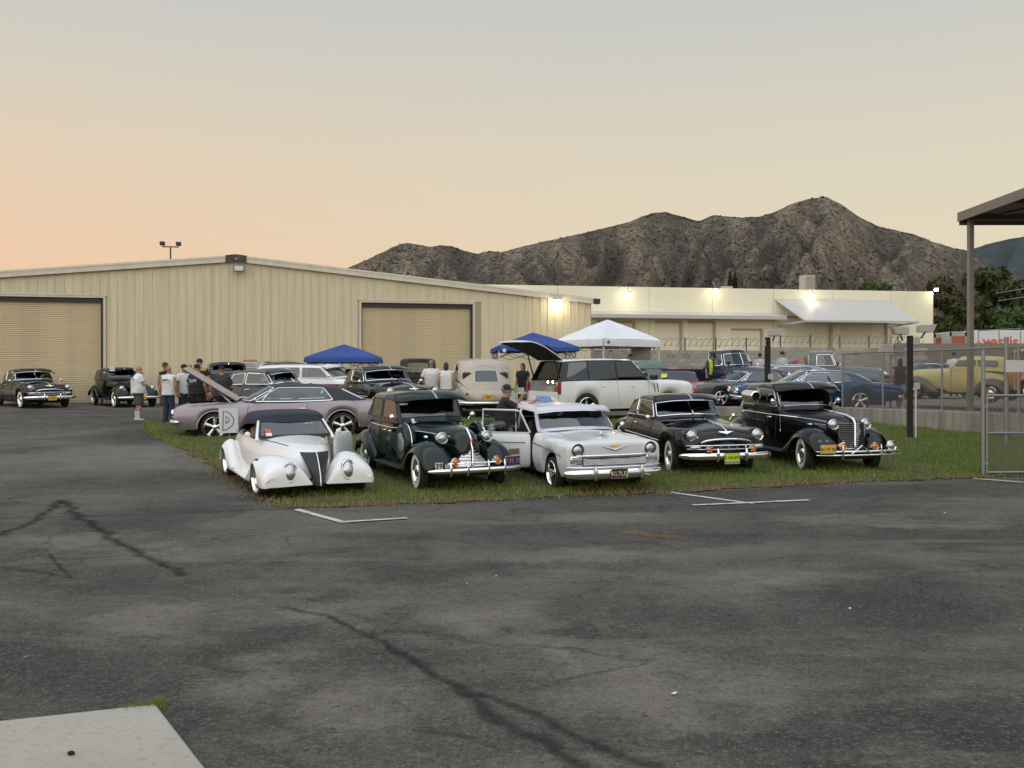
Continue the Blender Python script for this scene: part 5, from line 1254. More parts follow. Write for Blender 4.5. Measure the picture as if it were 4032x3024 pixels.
INK = pbr('ink_black', (0.015, 0.013, 0.012), 0.6); INKO = pbr('ink_orange', (0.62, 0.27, 0.06), 0.5); INKY = pbr('ink_yellow', (0.65, 0.52, 0.22), 0.5)
# ================================================================ front row, left to right
# ---- white roadster
ROW = 'show cars parked nose out along the grass edge'
PW = paint('pearl_white', (0.84, 0.85, 0.85), 0.2)
NAVYTOP = pbr('navy_canvas', (0.018, 0.022, 0.038), 0.75, bump=0.15, bscale=30)
def roadster():
    car = thing('car', 'low white open-wheel-fender roadster with dark blue cloth top and black grille', 'car', group=ROW)
    xf, xr = 1.38, -1.38
    B = Body([(1.76, .12, .17, .15, .30, .66, .70), (1.66, .22, .25, .21, .28, .69, .755), (1.3, .34, .38, .33, .26, .72, .80), (.7, .48, .52, .47, .24, .76, .86), (.42, .58, .62, .56, .22, .79, .88),
              (.1, .66, .70, .64, .21, .80, .88), (-.5, .70, .75, .69, .21, .84, .90), (-1.1, .68, .74, .67, .22, .86, .92), (-1.6, .60, .68, .58, .26, .80, .88), (-2.05, .45, .54, .42, .34, .62, .68), (-2.22, .3, .38, .28, .4, .5, .54)])
    B.build(car, PW, (), (-.75, .28), 2)
    fender(car, [(2.08, .12, .84, .40, .215, .24), (2.06, .10, .88, .52, .205, .24), (1.97, .11, .90, .60, .20, .24), (1.78, .14, .91, .655, .20, .26), (1.71, .16, .91, .665, .26, .28), (1.62, .20, .91, .68, .46, .30), (1.38, .30, .91, .695, .575, .34), (1.14, .40, .90, .64, .46, .34), (1.05, .44, .90, .60, .26, .30), (1.0, .46, .90, .575, .19, .26), (.82, .56, .89, .42, .18, .24), (.62, .6, .88, .29, .18, .24), (.5, .62, .87, .25, .18, .22)], PW, 0.18)
    fender(car, [(-.62, .64, .88, .26, .18, .22), (-.8, .66, .89, .36, .18, .24), (-.98, .66, .90, .52, .19, .26), (-1.05, .66, .91, .58, .26, .28), (-1.14, .64, .91, .64, .46, .3), (-1.38, .60, .92, .72, .575, .34), (-1.62, .55, .91, .66, .46, .34), (-1.71, .5, .91, .60, .26, .3), (-1.76, .48, .90, .56, .21, .28), (-1.98, .4, .86, .42, .22, .28), (-2.12, .34, .78, .32, .24, .28)], PW, 0.18)
    for sg in (1, -1):
        MB().box(-.7, .58, sg*.60 if sg > 0 else -.88, .88 if sg > 0 else -.60, .17, .235).build('running_board', PW, car, True, bevel=0.03)
        MB().tube([(1.5, sg*.36, .80), (1.0, sg*.455, .815), (.4, sg*.60, .83), (-.3, sg*.735, .85), (-1.0, sg*.73, .87)], 0.009, 5).build('body_line', pbr('seam_dark', (.10, .10, .10), .4), car)
        MB().lathe([(0.0, 0.02), (0.032, 0.015), (0.05, 0.0), (0.045, -0.02)], 12, 'x', (.34, sg*.78, .90), caps=(False, False)).tube([(.34, sg*.70, .81), (.34, sg*.77, .88)], 0.010, 6).build('mirror', PW, car)
    # grille: a dark V prow with fine bars and a bright centre line
    GR = pbr('grille_black', (0.03, 0.03, 0.028), 0.35, 0.3)
    rows = []
    for z, x, w in ((.72, 1.83, .235), (.66, 1.90, .215), (.52, 2.01, .165), (.38, 2.08, .12), (.22, 2.11, .085)): rows.append([(x - .12, -w, z), (x - .04, -w*.6, z), (x + .015, 0, z), (x - .04, w*.6, z), (x - .12, w, z)])
    g = MB().rings(rows, False, (False, False)).build('grille', GR, car, True, ang=30)
    for k in range(16):
        z = .24 + k * .030; r_ = pl([(q[0][2], q[0][0], q[2][0], abs(q[0][1])) for q in rows], z)
        MB().tube([(r_[0], -r_[2], z - .03), (r_[1] + .002, 0, z), (r_[0], r_[2], z - .03)], 0.005, 4).build('grille_bar', CHROME2 if k == 2 else GR, g)
    MB().tube([(r[2][0] + .008, 0, r[2][2]) for r in rows], 0.008, 6).build('grille_spine', CHROME, g)
    # hood panel lying over the nose with a lip
    for sg in (1, -1):
        lx = (2.035, sg*.46, .44)
        MB().lathe([(.095, -.02), (.088, .01), (.07, .03), (.03, .048), (.003, .05)], 20, 'x', caps=(False, True)).build('headlight', LENS, car, loc=lx, rot=(0, R(-10), sg*R(5))).scale = (1.2, 1.08, 1.52)
        MB().lathe([(.112, -.03), (.110, .005), (.10, .02), (.094, .012)], 24, 'x', caps=(False, False)).build('headlight_bezel', CHROME, car, loc=lx, rot=(0, R(-10), sg*R(5))).scale = (1.2, 1.10, 1.55)
        MB().add([(2.07, sg*.36, .38), (2.07, sg*.56, .38), (2.12, sg*.46, .20), (2.0, sg*.46, .24)], [(0, 1, 2), (0, 2, 3), (1, 3, 2)]).build('headlight_pod', PW, car, True, 1)
    # windshield, frame, folding top
    BLK = BLACKTRIM
    ws = [(.42, -.60, .865), (.42, .60, .865), (.14, .52, 1.10), (.14, -.52, 1.10)]
    gl = MB().add(ws, [(0, 1, 2, 3)]).build('windshield', glass('smoked_glass', (.30, .36, .36), .10), car, False)
    MB().tube([Vector(p) for p in ws] + [Vector(ws[0])], 0.022, 6, False).build('gasket', BLK, gl)
    for sg in (1, -1): MB().tube([(.47, sg*.645, .80), (.41, sg*.635, .87), (.13, sg*.555, 1.10)], [.035, .028, .022], 8).build('windshield_post', PW, car)
    cols = [(.19, 0, 1.075, .11, 0, 1.20), (.18, .35, 1.075, .10, .34, 1.20), (.14, .57, 1.07, .06, .54, 1.185), (0.04, .62, 1.06, -.03, .57, 1.205), (-.58, .68, 1.02, -.50, .59, 1.235), (-.80, .72, .86, -.72, .59, 1.21), (-1.18, .68, .86, -.95, .53, 1.15), (-1.34, .4, .86, -1.04, .35, 1.14), (-1.38, 0, .86, -1.07, 0, 1.15)]
    greenhouse(car, cols, [(7, 8, 'rear_window')], NAVYTOP, GLASSDK, 0.03, (0, .3, .75, 1), rname='folding_top')
    interior(car, (-.42,), .56, .25, .94, SEATTAN, .22, .12, .88)
    for sg in (-1, 1): MB().box(-.52, -.36, sg*.34-.17, sg*.34+.17, .76, 1.04).build('headrest', SEATTAN, car, True, bevel=0.06)
    underbody(car, -1.9, 1.7, .55, .17, .3)
    wheels(car, xf, xr, .76, .305, .21, 'smooth', R(4))
    MB().box(-.002, .002, -.05, .05, -.05, .05).build('sticker', pbr('sticker_red', (.55, .12, .05), .5), car, False, loc=(.355, -.44, .945), rot=(0, R(-50), 0)); MB().box(-.002, .002, -.05, .05, -.035, .035).build('sticker', WHITE, car, False, loc=(.415, -.44, .895), rot=(0, R(-50), 0))
    # far door swung open
    M_ = Matrix.Translation((.34, .70, 0)) @ Matrix.Rotation(R(180 - 36), 4, 'Z') @ Matrix.Scale(-1, 4, (0, 1, 0))
    rows = []
    for u, zt in ((0, .88), (.35, .87), (.75, .85), (.98, .84)): rows.append([M_ @ Vector((u, y, z)) for y, z in ((0.0, .27), (.03, .42), (.03, .7), (-.01, zt), (-.06, zt), (-.07, .7), (-.07, .3))])
    d = MB().rings(rows, True).build('door', PW, car, True, 1)
    MB().obox(M_ @ Vector((.5, -.085, .55)), M_.to_3x3() @ Vector((.38, 0, 0)), M_.to_3x3() @ Vector((0, .012, 0)), (0, 0, .2)).build('door_card', SEATTAN, d, False, bevel=0.02)
    seat(car, -3.53, 16.45, 25, wb=2.45, s=.915)
    return car
roadster()

# ---- generic pre-war body
def prewar(label, mat, wb=3.05, belt=1.05, roof=1.60, group=None, wins3=True, hoodz=1.17, nose=.62, scale=1.0, gl=None, trim=None, r=.355, fmat=None, style='ww', rim=None, name='car', doorskip=None, tailx=-1.0, crown=.05, w=.80, steer=0.0, fz=0.0, flow=False):
    car = thing(name, label, 'car', group=group); xf, xr = wb/2, -wb/2; fmat = fmat or mat
    B = Body([(xf+nose, .10, .14, .10, .46, .80, hoodz-.22), (xf+nose-.10, .18, .23, .17, .44, hoodz-.22, hoodz-.08), (xf+.25, .24, .31, .25, .42, hoodz-.15, hoodz-.02), (xf-.2, .32, .38, .31, .40, hoodz-.13, hoodz+.01), (xf-.75, .42, .48, .42, .38, hoodz-.10, hoodz+.03), (xf-1.05, .56, .60, .55, .36, belt, hoodz+.03),
              (xf-1.3, .66, .70, .66, .35, belt+.01, belt+.06), (0, .70, w, w-.03, .34, belt+.01, belt+.03), (xr+.7, .70, w+.02, w-.01, .34, belt+.01, belt+.03), (xr+.1, .66, w-.01, w-.06, .36, belt, belt+.02), (xr-.45, .58, w-(.06 if flow else .12), w-(.12 if flow else .18), .40, belt-.08, belt-.04), (xr+tailx+.2, .42, w-(.18 if flow else .3), w-(.28 if flow else .40), .46, belt-.30, belt-.24), (xr+tailx, .30, .36, .26, .5, belt-.5, belt-.46)])
    B.build(car, mat, (), (xr+.2, xf-1.2), 2)
    a = xf - 1.28
    if wins3:
        cols = [(a+.14, 0, belt+.08, a-.20, 0, roof-.05), (a+.10, .36, belt+.07, a-.23, .33, roof-.055), (a-.04, .62, belt+.03, a-.34, .60, roof-.10), (a-.12, .68, belt+.02, a-.40, .63, roof-.10), (a-.86, w-.04, belt+.01, a-.90, w-.13, roof-.07), (a-.94, w-.04, belt+.01, a-.97, w-.13, roof-.07), (a-1.60, w-.04, belt+.01, a-1.60, w-.14, roof-.09), (a-1.67, w-.05, belt+.01, a-1.66, w-.15, roof-.095), (a-2.06, w-.09, belt, a-1.94, w-.27, roof-.16), (a-2.35, w-.22, belt-.02, a-2.10, w-.34, roof-.22), (a-2.50, .34, belt-.03, a-2.18, .28, roof-.22), (a-2.54, 0, belt-.03, a-2.22, 0, roof-.20)]
        wn_ = [(0, 2, 'windshield'), (3, 4, 'side_window'), (5, 6, 'side_window'), (7, 8, 'quarter_window'), (10, 11, 'rear_window')]
    else:
        cols = [(a+.14, 0, belt+.08, a-.20, 0, roof-.05), (a+.10, .36, belt+.07, a-.23, .33, roof-.055), (a-.04, .62, belt+.03, a-.34, .60, roof-.10), (a-.12, .68, belt+.02, a-.40, .63, roof-.10), (a-.98, w-.04, belt+.01, a-.98, w-.13, roof-.07), (a-1.08, w-.04, belt+.01, a-1.06, w-.13, roof-.07), (a-1.82, w-.06, belt+.01, a-1.70, w-.16, roof-.11), (a-2.1, w-.14, belt, a-1.95, w-.28, roof-.18), (a-2.40, w-.26, belt-.02, a-2.14, w-.36, roof-.24), (a-2.52, .36, belt-.03, a-2.22, .30, roof-.24), (a-2.56, 0, belt-.03, a-2.26, 0, roof-.22)]
        wn_ = [(0, 2, 'windshield'), (3, 4, 'side_window'), (5, 6, 'side_window'), (9, 10, 'rear_window')]
    if flow:
        cols = cols[:-4] + [(a-2.12, w-.12, belt-.06, a-1.74, w-.28, roof-.13), (a-2.36, w-.26, belt-.22, a-1.94, w-.38, roof-.22), (a-2.47, .36, belt-.31, a-2.02, .31, roof-.24), (a-2.50, 0, belt-.31, a-2.04, 0, roof-.22)]; crown = .085
    greenhouse(car, cols, wn_, mat, gl, crown, (0, .16, .84, 1.0) if not flow else (0, .36, .84, 1.0), trim=trim)
    z = fz
    fender(car, [(xf+.66, .26, .80, .50+z, .42, .44), (xf+.60, .24, .86, .66+z, .38, .44), (xf+.46, .24, .90, .80+z, .35, .46), (xf+.42, .25, .90, .83+z, .38, .46), (xf+.34, .27, .91, .865+z, .56, .5), (xf+.18, .30, .91, .91+z, .67, .55), (xf, .33, .91, .93+z, .70, .58), (xf-.2, .36, .91, .90+z, .66, .58), (xf-.36, .40, .91, .82+z, .54, .54), (xf-.44, .44, .905, .76+z, .36, .46), (xf-.50, .48, .90, .70+z, .29, .40), (xf-.72, .58, .88, .48, .28, .36), (xf-.92, .62, .86, .37, .29, .34)], fmat, 0.30)
    fender(car, [(xr+.74, .66, .86, .38, .29, .34), (xr+.58, .68, .90, .56, .29, .36), (xr+.46, .68, .92, .70, .30, .4), (xr+.41, .68, .93, .75, .38, .44), (xr+.32, .66, .94, .82, .56, .5), (xr, .62, .95, .92, .68, .56), (xr-.32, .56, .94, .84, .56, .5), (xr-.41, .52, .93, .78, .40, .46), (xr-.48, .5, .92, .72, .36, .42), (xr-.72, .42, .86, .54, .38, .40), (xr-.86, .36, .78, .43, .39, .40)], fmat, 0.30)
    for sg in (1, -1): MB().box(xr+.66, xf-.84, min(sg*.62, sg*.88), max(sg*.62, sg*.88), .285, .335).build('running_board', pbr('ribbed_rubber', (.03, .03, .03), .6), car, True, bevel=0.015)
    underbody(car, xr-.6, xf+.4, .58, .26, .44)
    interior(car, (a-.95, a-1.95), w-.18, .42, belt+.22, None, a-.14, a-.38, belt+.05)
    wheels(car, xf, xr, .76, r, .17, style, steer, rim)
    door_seams(car, B.y_at, (a-.10, a-.90, a-1.62) if wins3 else (a-.10, a-1.03), .42, belt)
    return car, B, cols, xf, xr
# ---- dark green sedan with sidemount spares
DKG = paint('dark_green', (0.003, 0.012, 0.011), 0.15, coat=0.45)
def green_sedan():
    car, B, cols, xf, xr = prewar('dark green four-door vintage sedan with visor, side spare wheel and amber fog lamps', DKG, 3.05, 1.09, 1.72, ROW, True, 1.16, .62, trim=BLACKTRIM, steer=R(-6))
    visor(car, cols, DKG, .44, .16, trim=False, zoff=.06, wide=1.22)
    side_trim(car, B.y_at, [(xf-1.0, 1.03), (0, 1.03), (xr+.3, 1.03)], .012); side_trim(car, B.y_at, [(xf+.25, .98), (xf-.9, 1.0)], .012)
    for sg in (1, -1):
        lamp(car, (xf+.30, sg*.44, .90+.06), .095, bowl=.30, bowlmat=CHROME2, depth=.06)
        MB().ell((xf-.12, sg*.60, .955), (.085, .04, .035), 10, 6).build('fender_lamp', CHROME, car)
        # spare wheel under a painted cover, sunk in the fender
        t = MB().lathe([(.02, .02), (.20, .035), (.30, .06), (.345, .03), (.36, -.05), (.33, -.14), (.2, -.15)], 28, 'y').build('spare_wheel_cover', DKG, car, loc=(xf-.80, sg*.80, .80), rot=(0, 0, 0 if sg > 0 else math.pi))
        MB().lathe([(.19, .05), (.17, .058), (.02, .05)], 24, 'y', caps=(False, True)).build('cover_disc', CHROME2, t)
        pts = [(.362*math.cos(R(q)), -.05, .362*math.sin(R(q))) for q in range(-60, 200, 12)]; MB().tube(pts, .010, 5).build('cover_band', CHROME, t)
    # low chrome grille halves beside the prow
    for sg in (1, -1):
        rows = []
        for k in range(7):
            u = k / 6; z = lerp(.47, .80, u); w_ = lerp(.40, .06, u ** 0.65); rows.append([(xf+.66-.05*u, sg*.02, z), (xf+.66-.05*u-.02, sg*(.02+w_*.5), z), (xf+.60-.05*u, sg*(.02+w_), z)])
        g = MB().rings(rows, False, (False, False)).build('grille', CHROME2, car, True, ang=180)
        for k in range(7): r_ = rows[k]; MB().tube([Vector(p) + Vector((.012, 0, 0)) for p in r_], .008, 5).build('grille_bar', CHROME, g)
    MB().tube([(xf+.68, 0, .44), (xf+.655, 0, .80), (xf+.56, 0, 1.0), (xf+.40, 0, 1.13), (xf+.1, 0, 1.165)], [.012, .016, .02, .02, .008], 8).build('hood_spear', CHROME, car)
    MB().ell((xf+.66, 0, .93), (.02, .022, .06), 8, 6).build('badge', pbr('badge_red', (.5, .03, .03), .3), car)
    bar(car, 'front_bumper', [(xf+.92, 0, .43), (xf+.91, .4, .43), (xf+.86, .75, .43), (xf+.78, .93, .43)], .10, .06)
    for y in (-.52, -.20, .20, .52): MB().tube([(xf+.93-.02*abs(y), y, .34), (xf+.955-.02*abs(y), y, .44), (xf+.92-.02*abs(y), y, .60)], [.014, .024, .014], 8).build('bumper_guard', CHROME, car)
    MB().tube([(xf+.84, -.55, .56), (xf+.90, 0, .56), (xf+.84, .55, .56)], .010, 6).build('badge_bar', CHROME, car)
    for sg in (1, -1): lamp(car, (xf+.84, sg*.40, .58), .070, AMBER, bowl=.09, name='fog_lamp', depth=.03)
    plate(car, (xf+.88, .70, .56), 'F 71 71', PLB, INKO, (0, 0, R(10)))
    MB().box(-.006, .006, -.11, .11, -.05, .06).build('club_plaque', pbr('bronze', (.22, .17, .10), .4, .6), car, True, bevel=0.02, loc=(xf+.89, .72, .72))
    s1 = MB().box(-.003, .003, -.07, .07, -.06, .06).build('sticker', WHITE, car, False, bevel=0.01, loc=(xf+.70, -.66, .51), rot=(0, 0, R(-10)))
    text('lettering', '39', .13, INK, s1, (.005, 0, -.005), (R(90), 0, R(90)), .001, bold=.004)
    MB().box(-.003, .003, -.085, .085, -.035, .035).build('sticker', pbr('sticker_grey', (.55, .56, .58), .4), car, False, bevel=0.02, loc=(xf+.735, -.47, .50), rot=(0, 0, R(-10)))
    MB().box(-.002, .002, -.05, .05, -.05, .05).build('windshield_tag', WHITE, car, False, loc=(cols[1][0]-.05, -.42, 1.17), rot=(0, R(-35), 0))
    for sg in (1, -1): mirror(car, (xf-1.30, sg*.84, 1.25), sg, .065)
    handles(car, B.y_at, (-.05, -.35), .96)
    seat(car, -1.37, 17.1, 25.5, wb=2.5, s=.83)
green_sedan()

# ---- white station wagon, near door open
SIL = paint('silver_white', (0.70, 0.725, 0.735), 0.22); LAVW = paint('pale_roof', (0.62, 0.63, 0.70), 0.26)
def wagon56(label, mat, roofmat, group=None, door=True, two=None, detail=True, name='car'):
    car = thing(name, label, 'station wagon', group=group); xf, xr = 1.46, -1.46
    B = Body([(2.352, .84, .92, .905, .44, .86, .875, .865), (2.338, .855, .938, .925, .39, .925, .945, .93), (2.27, .86, .945, .925, .33, .955, .985, .950), (2.10, .86, .945, .91, .30, .968, 1.0, .955), (1.46, .86, .945, .89, .27, .985, 1.05, .985), (.95, .86, .945, .88, .25, .99, 1.08, 1.01), (.6, .86, .945, .88, .25, .99, 1.03), (-.6, .86, .945, .88, .25, .99, 1.0), (-1.5, .86, .945, .88, .26, .98, 1.0), (-2.3, .84, .93, .86, .32, .96, .98), (-2.5, .80, .88, .80, .42, .90, .93)])
    sk = (lambda xm, j: -.42 < xm < .55 and j in (0, 1, 2)) if door else None
    body = B.build(car, mat, ((xf, .40, .30), (xr, .40, .30)), (-2.3, .75), 2, sk)
    cols = [(1.0, 0, 1.06, .42, 0, 1.45), (.97, .44, 1.055, .40, .42, 1.45), (.70, .78, 1.0, .27, .70, 1.42), (.58, .82, .995, .17, .73, 1.42), (-.42, .83, .99, -.42, .74, 1.44), (-.50, .83, .99, -.50, .74, 1.44), (-1.33, .83, .985, -1.33, .73, 1.44), (-1.42, .83, .985, -1.42, .73, 1.435), (-2.22, .78, .975, -1.95, .62, 1.41), (-2.38, .66, .97, -2.06, .52, 1.40), (-2.42, 0, .97, -2.10, 0, 1.42)]
    m = 2 * (len(cols) - 1)
    skp = (lambda l, j: j == m - 1 - 3 and l in (0, 1, 2) and l < 2) if door else None
    greenhouse(car, cols, [(0, 2, 'windshield'), (3, 4, 'side_window', 'l' if door else 'lr'), (5, 6, 'side_window'), (7, 8, 'side_window'), (9, 10, 'rear_window')], roofmat, glass('pale_glass', (.40, .45, .45), .12), .05, (0, .10, .86, 1), trim=CHROME2, skip=skp)
    underbody(car, -2.2, 2.1, .72, .18, .34)
    interior(car, (-.35, -1.25), .62, .42, 1.12, SEATDK, .55, .30, 1.06)
    wheels(car, xf, xr, .80, .30, .19, 'mag', 0)
    visor(car, cols, roofmat, .28, .10, trim=True, split=False, zoff=.035, wide=1.10)
    for sg in (1, -1):
        lamp(car, (2.345, sg*.73, .80), .096, LENS, BLACKTRIM, name='headlight', depth=.035)
        MB().lathe([(.128, -.05), (.136, .03), (.128, .055), (.112, .03)], 24, 'x', caps=(False, False)).build('headlight_hood', mat, car, loc=(2.315, sg*.73, .80))
        MB().box(2.30, 2.375, sg*.76-.115, sg*.76+.115, .545, .70).build('parking_lamp_housing', CHROME, car, True, bevel=.02)
        MB().box(2.37, 2.385, sg*.76-.085, sg*.76+.085, .565, .66).build('parking_lamp', LENS, car, False, bevel=.01)
    bar(car, 'grille_surround', [(2.40, 0, .70), (2.39, .5, .70), (2.355, .80, .70), (2.28, .93, .69)], .045, .05)
    bk = MB().box(2.34, 2.362, -.64, .64, .515, .695).build('grille', BLACKTRIM, car, False)
    for k in range(8): MB().tube([(2.374, -.63, .535 + k*.019), (2.388, 0, .535 + k*.019), (2.374, .63, .535 + k*.019)], .0042, 5).build('grille_bar', CHROME, bk)
    bar(car, 'front_bumper', [(2.50, 0, .375), (2.49, .5, .375), (2.44, .86, .375), (2.26, 1.0, .38)], .20, .09)
    bar(car, 'bumper_rail', [(2.49, 0, .495), (2.48, .5, .495), (2.42, .86, .50), (2.28, .97, .50)], .04, .05)
    for sg in (1, -1): MB().tube([(2.54, sg*.46, .28), (2.565, sg*.46, .38), (2.54, sg*.46, .52)], [.03, .045, .03], 8).build('bumper_guard', CHROME2, car)
    plate(car, (2.572, 0, .385), 'KL7LEJ', PLK, INKY)
    # hood V, ornament, seam lines
    MB().tube([(2.36, -.24, .865), (2.372, 0, .80), (2.36, .24, .865)], [.006, .022, .006], 6).build('hood_emblem', CHROME2, car)
    MB().add([(2.375, -.09, .855), (2.38, 0, .82), (2.375, .09, .855), (2.36, .07, .885), (2.36, -.07, .885)], [(0, 1, 2, 3, 4)]).build('crest', pbr('crest_gold', (.6, .35, .12), .3, .4), car, False)
    or_ = MB().tube([(1.72, 0, 1.02), (1.9, 0, 1.045), (2.05, 0, 1.03)], [.012, .028, .01], 8).build('hood_ornament', CHROME, car)
    MB().add([(1.94, 0, 1.045), (1.80, -.18, 1.05), (1.76, -.17, 1.052), (1.84, 0, 1.055), (1.76, .17, 1.052), (1.80, .18, 1.05)], [(0, 1, 2, 3), (0, 3, 4, 5)]).tube([(1.76, 0, 1.03), (1.72, 0, 1.09)], [.02, .005], 6).build('ornament_wing', CHROME, or_, False)
    for sg in (1, -1): MB().tube([(2.325, sg*.56, .76), (2.31, sg*.57, .90), (2.2, sg*.575, .955), (1.5, sg*.575, .995), (.95, sg*.57, 1.015)], .006, 5).build('hood_seam', pbr('seam_grey', (.35, .35, .34), .5), car)
    side_trim(car, B.y_at, [(2.05, .68), (1.2, .76), (.55, .80)], .010, pbr('seam_dark', (.05, .05, .05), .4)) if detail else None
    for sg in ((1,) if door else (1, -1)): mirror(car, (.62, sg*1.0, 1.10), sg, .06)
    if door:
        # near front door, hinged at its leading edge, with window frame and vent pane
        M_ = Matrix.Translation((.56, -.95, 0)) @ Matrix.Rotation(R(180 + 62), 4, 'Z'); Mi = M_.to_3x3(); rows = []
        for u in (0.0, .04, .5, .92, .97): rows.append([M_ @ Vector((u, y, z)) for y, z in ((.0, .28), (.035, .45), (.04, .75), (.0, .985), (-.06, .985), (-.07, .6), (-.05, .28))])
        d = MB().rings(rows, True).build('door', mat, car, True, 1)
        fr = [M_ @ Vector(p) for p in ((.02, -.03, .98), (.22, -.01, 1.40), (.30, -.01, 1.42), (.95, -.01, 1.43), (.965, -.02, .98))]
        MB().tube(fr, .020, 6).build('window_frame', SIL, d); MB().tube([fr[0], fr[-1]], .014, 6).build('window_sill', SIL, d)
        MB().tube([M_ @ Vector((.30, -.02, .98)), M_ @ Vector((.30, -.01, 1.42))], .010, 6).build('vent_bar', CHROME, d)
        MB().add([M_ @ Vector(p) for p in ((.04, -.02, .99), (.95, -.02, .99), (.94, -.01, 1.41), (.23, -.01, 1.41))], [(0, 1, 2, 3)]).build('door_window', glass('pale_glass'), d, False)
        MB().tube([M_ @ Vector((.10, .05, .79)), M_ @ Vector((.92, .05, .80))], .008, 5).build('door_trim', BLACKTRIM, d)
        lst = [M_ @ Vector(p) for p in ((.03, -.065, .32), (.93, -.065, .32), (.93, -.078, .94), (.03, -.078, .94))]; MB().add(lst, [(0, 1, 2, 3)]).build('door_card', SEATDK, d, False)
    return car, B, cols
car, B, cols = wagon56('silver white vintage station wagon with its front door standing open', SIL, LAVW, ROW)
seat(car, .87, 17.2, 20, wb=2.4, s=.812)

# ---- fastback sedans of around 1950
def fastback(label, mat, group=None, trim=CHROME, gl=None, vis=True, grille='open', style='ww', name='car', r=.34, fog=True, steer=0.0, detail=True, zl=0.0, cat='car'):
    car = thing(name, label, cat, group=group); xf, xr = 1.46, -1.46
    B = Body([(2.28, .55, .72, .60, .42, .66, .76, .74), (2.20, .68, .86, .74, .36, .80, .90, .84), (2.08, .76, .92, .80, .32, .885, .965, .89), (1.80, .82, .945, .83, .29, .925, 1.01, .92), (1.46, .83, .95, .84, .27, .945, 1.035, .945), (.95, .83, .94, .85, .26, .955, 1.065, .985), (.55, .83, .935, .85, .26, .965, 1.075), (-.3, .83, .935, .84, .26, .965, 1.0), (-.95, .83, .95, .82, .26, .96, .98), (-1.46, .80, .95, .76, .28, .93, .98), (-2.0, .74, .86, .62, .32, .82, .90), (-2.42, .60, .70, .48, .38, .66, .73), (-2.58, .42, .50, .34, .44, .55, .60)])
    B.build(car, mat, ((xf, .385, .31), (xr, .37, .29)), (-1.2, .5), 2)
    cols = [(.72, 0, 1.06, .26, 0, 1.47+zl), (.66, .40, 1.05, .23, .36, 1.465+zl), (.46, .72, 1.0, .10, .62, 1.43+zl), (.38, .76, .985, .03, .66, 1.42+zl), (-.56, .80, .97, -.52, .69, 1.45+zl), (-.63, .80, .97, -.60, .69, 1.45+zl), (-1.26, .76, .955, -1.06, .64, 1.385+zl), (-1.55, .70, .95, -1.38, .52, 1.30+zl), (-1.98, .46, .93, -1.62, .38, 1.25+zl*.6), (-2.1, 0, .93, -1.70, 0, 1.25+zl*.6)]
    greenhouse(car, cols, [(0, 2, 'windshield'), (3, 4, 'side_window'), (5, 6, 'quarter_window'), (8, 9, 'rear_window')], mat, gl, .055, (0, .14, .86, 1.0), trim=trim, trim_r=.013)
    c0 = cols[0]; MB().tube([(lerp(c0[0], c0[3], .13)+.012, 0, lerp(c0[2], c0[5], .13)), (lerp(c0[0], c0[3], .85)+.012, 0, lerp(c0[2], c0[5], .85))], .014, 6).build('windshield_post', trim, car)
    underbody(car, -2.0, 2.0, .70, .20, .36)
    interior(car, (-.28, -1.1), .60, .42, 1.10, None, .42, .20, 1.06)
    wheels(car, xf, xr, .80, r, .18, style, steer, None)
    if vis: visor(car, cols, mat, .38, .13, trim=True, zoff=.05, wide=1.14)
    if detail:
        for sg in (1, -1):
            lamp(car, (2.20, sg*.70, .80), .104, bowl=.0, depth=.05)
            MB().lathe([(.10, -.40), (.135, -.22), (.142, -.06), (.128, .0), (.11, -.01)], 20, 'x', caps=(False, False)).build('headlight_shell', mat, car, loc=(2.19, sg*.70, .80))
        gz = BLACKTRIM
        rows = []
        for u in range(9):
            a = -1 + 2*u/8; y = .60*a; e = abs(a); rows.append([(2.30-.08*e*e, y, .50), (2.27-.08*e*e, y, .74-.14*e**3)])
        g = MB().rings(rows, False, (False, False)).build('grille', gz, car, True, ang=180)
        bar(g, 'grille_arch', [(2.33, 0, .745), (2.31, .3, .735), (2.25, .50, .70), (2.22, .60, .62)], .045, .04)
        bar(g, 'grille_rail', [(2.37, 0, .625), (2.35, .45, .62), (2.27, .75, .62), (2.18, .86, .61)], .03, .04); bar(g, 'grille_rail', [(2.36, 0, .545), (2.34, .45, .545), (2.27, .75, .55), (2.20, .84, .56)], .025, .035)
        for y in (-.36, -.18, 0, .18, .36): MB().box(2.335, 2.375, y-.012, y+.012, .56, .64).build('grille_tooth', CHROME, g, False)
        for sg in (1, -1):
            MB().ell((2.30, sg*.66, .585), (.04, .13, .035), 12, 6).build('parking_lamp', LENS, car)
            if fog: lamp(car, (2.46, sg*.46, .56), .055, AMBER, bowl=.06, name='fog_lamp', depth=.03)
        bar(car, 'front_bumper', [(2.47, 0, .42), (2.46, .5, .42), (2.38, .85, .42), (2.18, 1.0, .42)], .15, .07)
        for sg in (1, -1): MB().tube([(2.52, sg*.30, .33), (2.545, sg*.30, .44), (2.52, sg*.30, .58)], [.022, .035, .018], 8).build('bumper_guard', CHROME, car)
        MB().tube([(2.29, 0, .83), (2.24, 0, .90), (2.0, 0, .985), (1.3, 0, 1.05), (.9, 0, 1.075)], [.006, .016, .016, .012, .006], 6).build('hood_spear', CHROME, car)
        MB().tube([(2.245, -.16, .885), (2.275, 0, .865), (2.245, .16, .885)], [.008, .03, .008], 6).build('hood_emblem', CHROME, car)
        side_trim(car, B.y_at, [(1.05, .62), (.2, .64), (-.9, .66)], .012)
        for sg in (1, -1): mirror(car, (.55, sg*.98, 1.06), sg, .055)
        handles(car, B.y_at, (-.42,), .88)
        door_seams(car, B.y_at, (.50, -.60), .30, .95)
    return car, B, cols
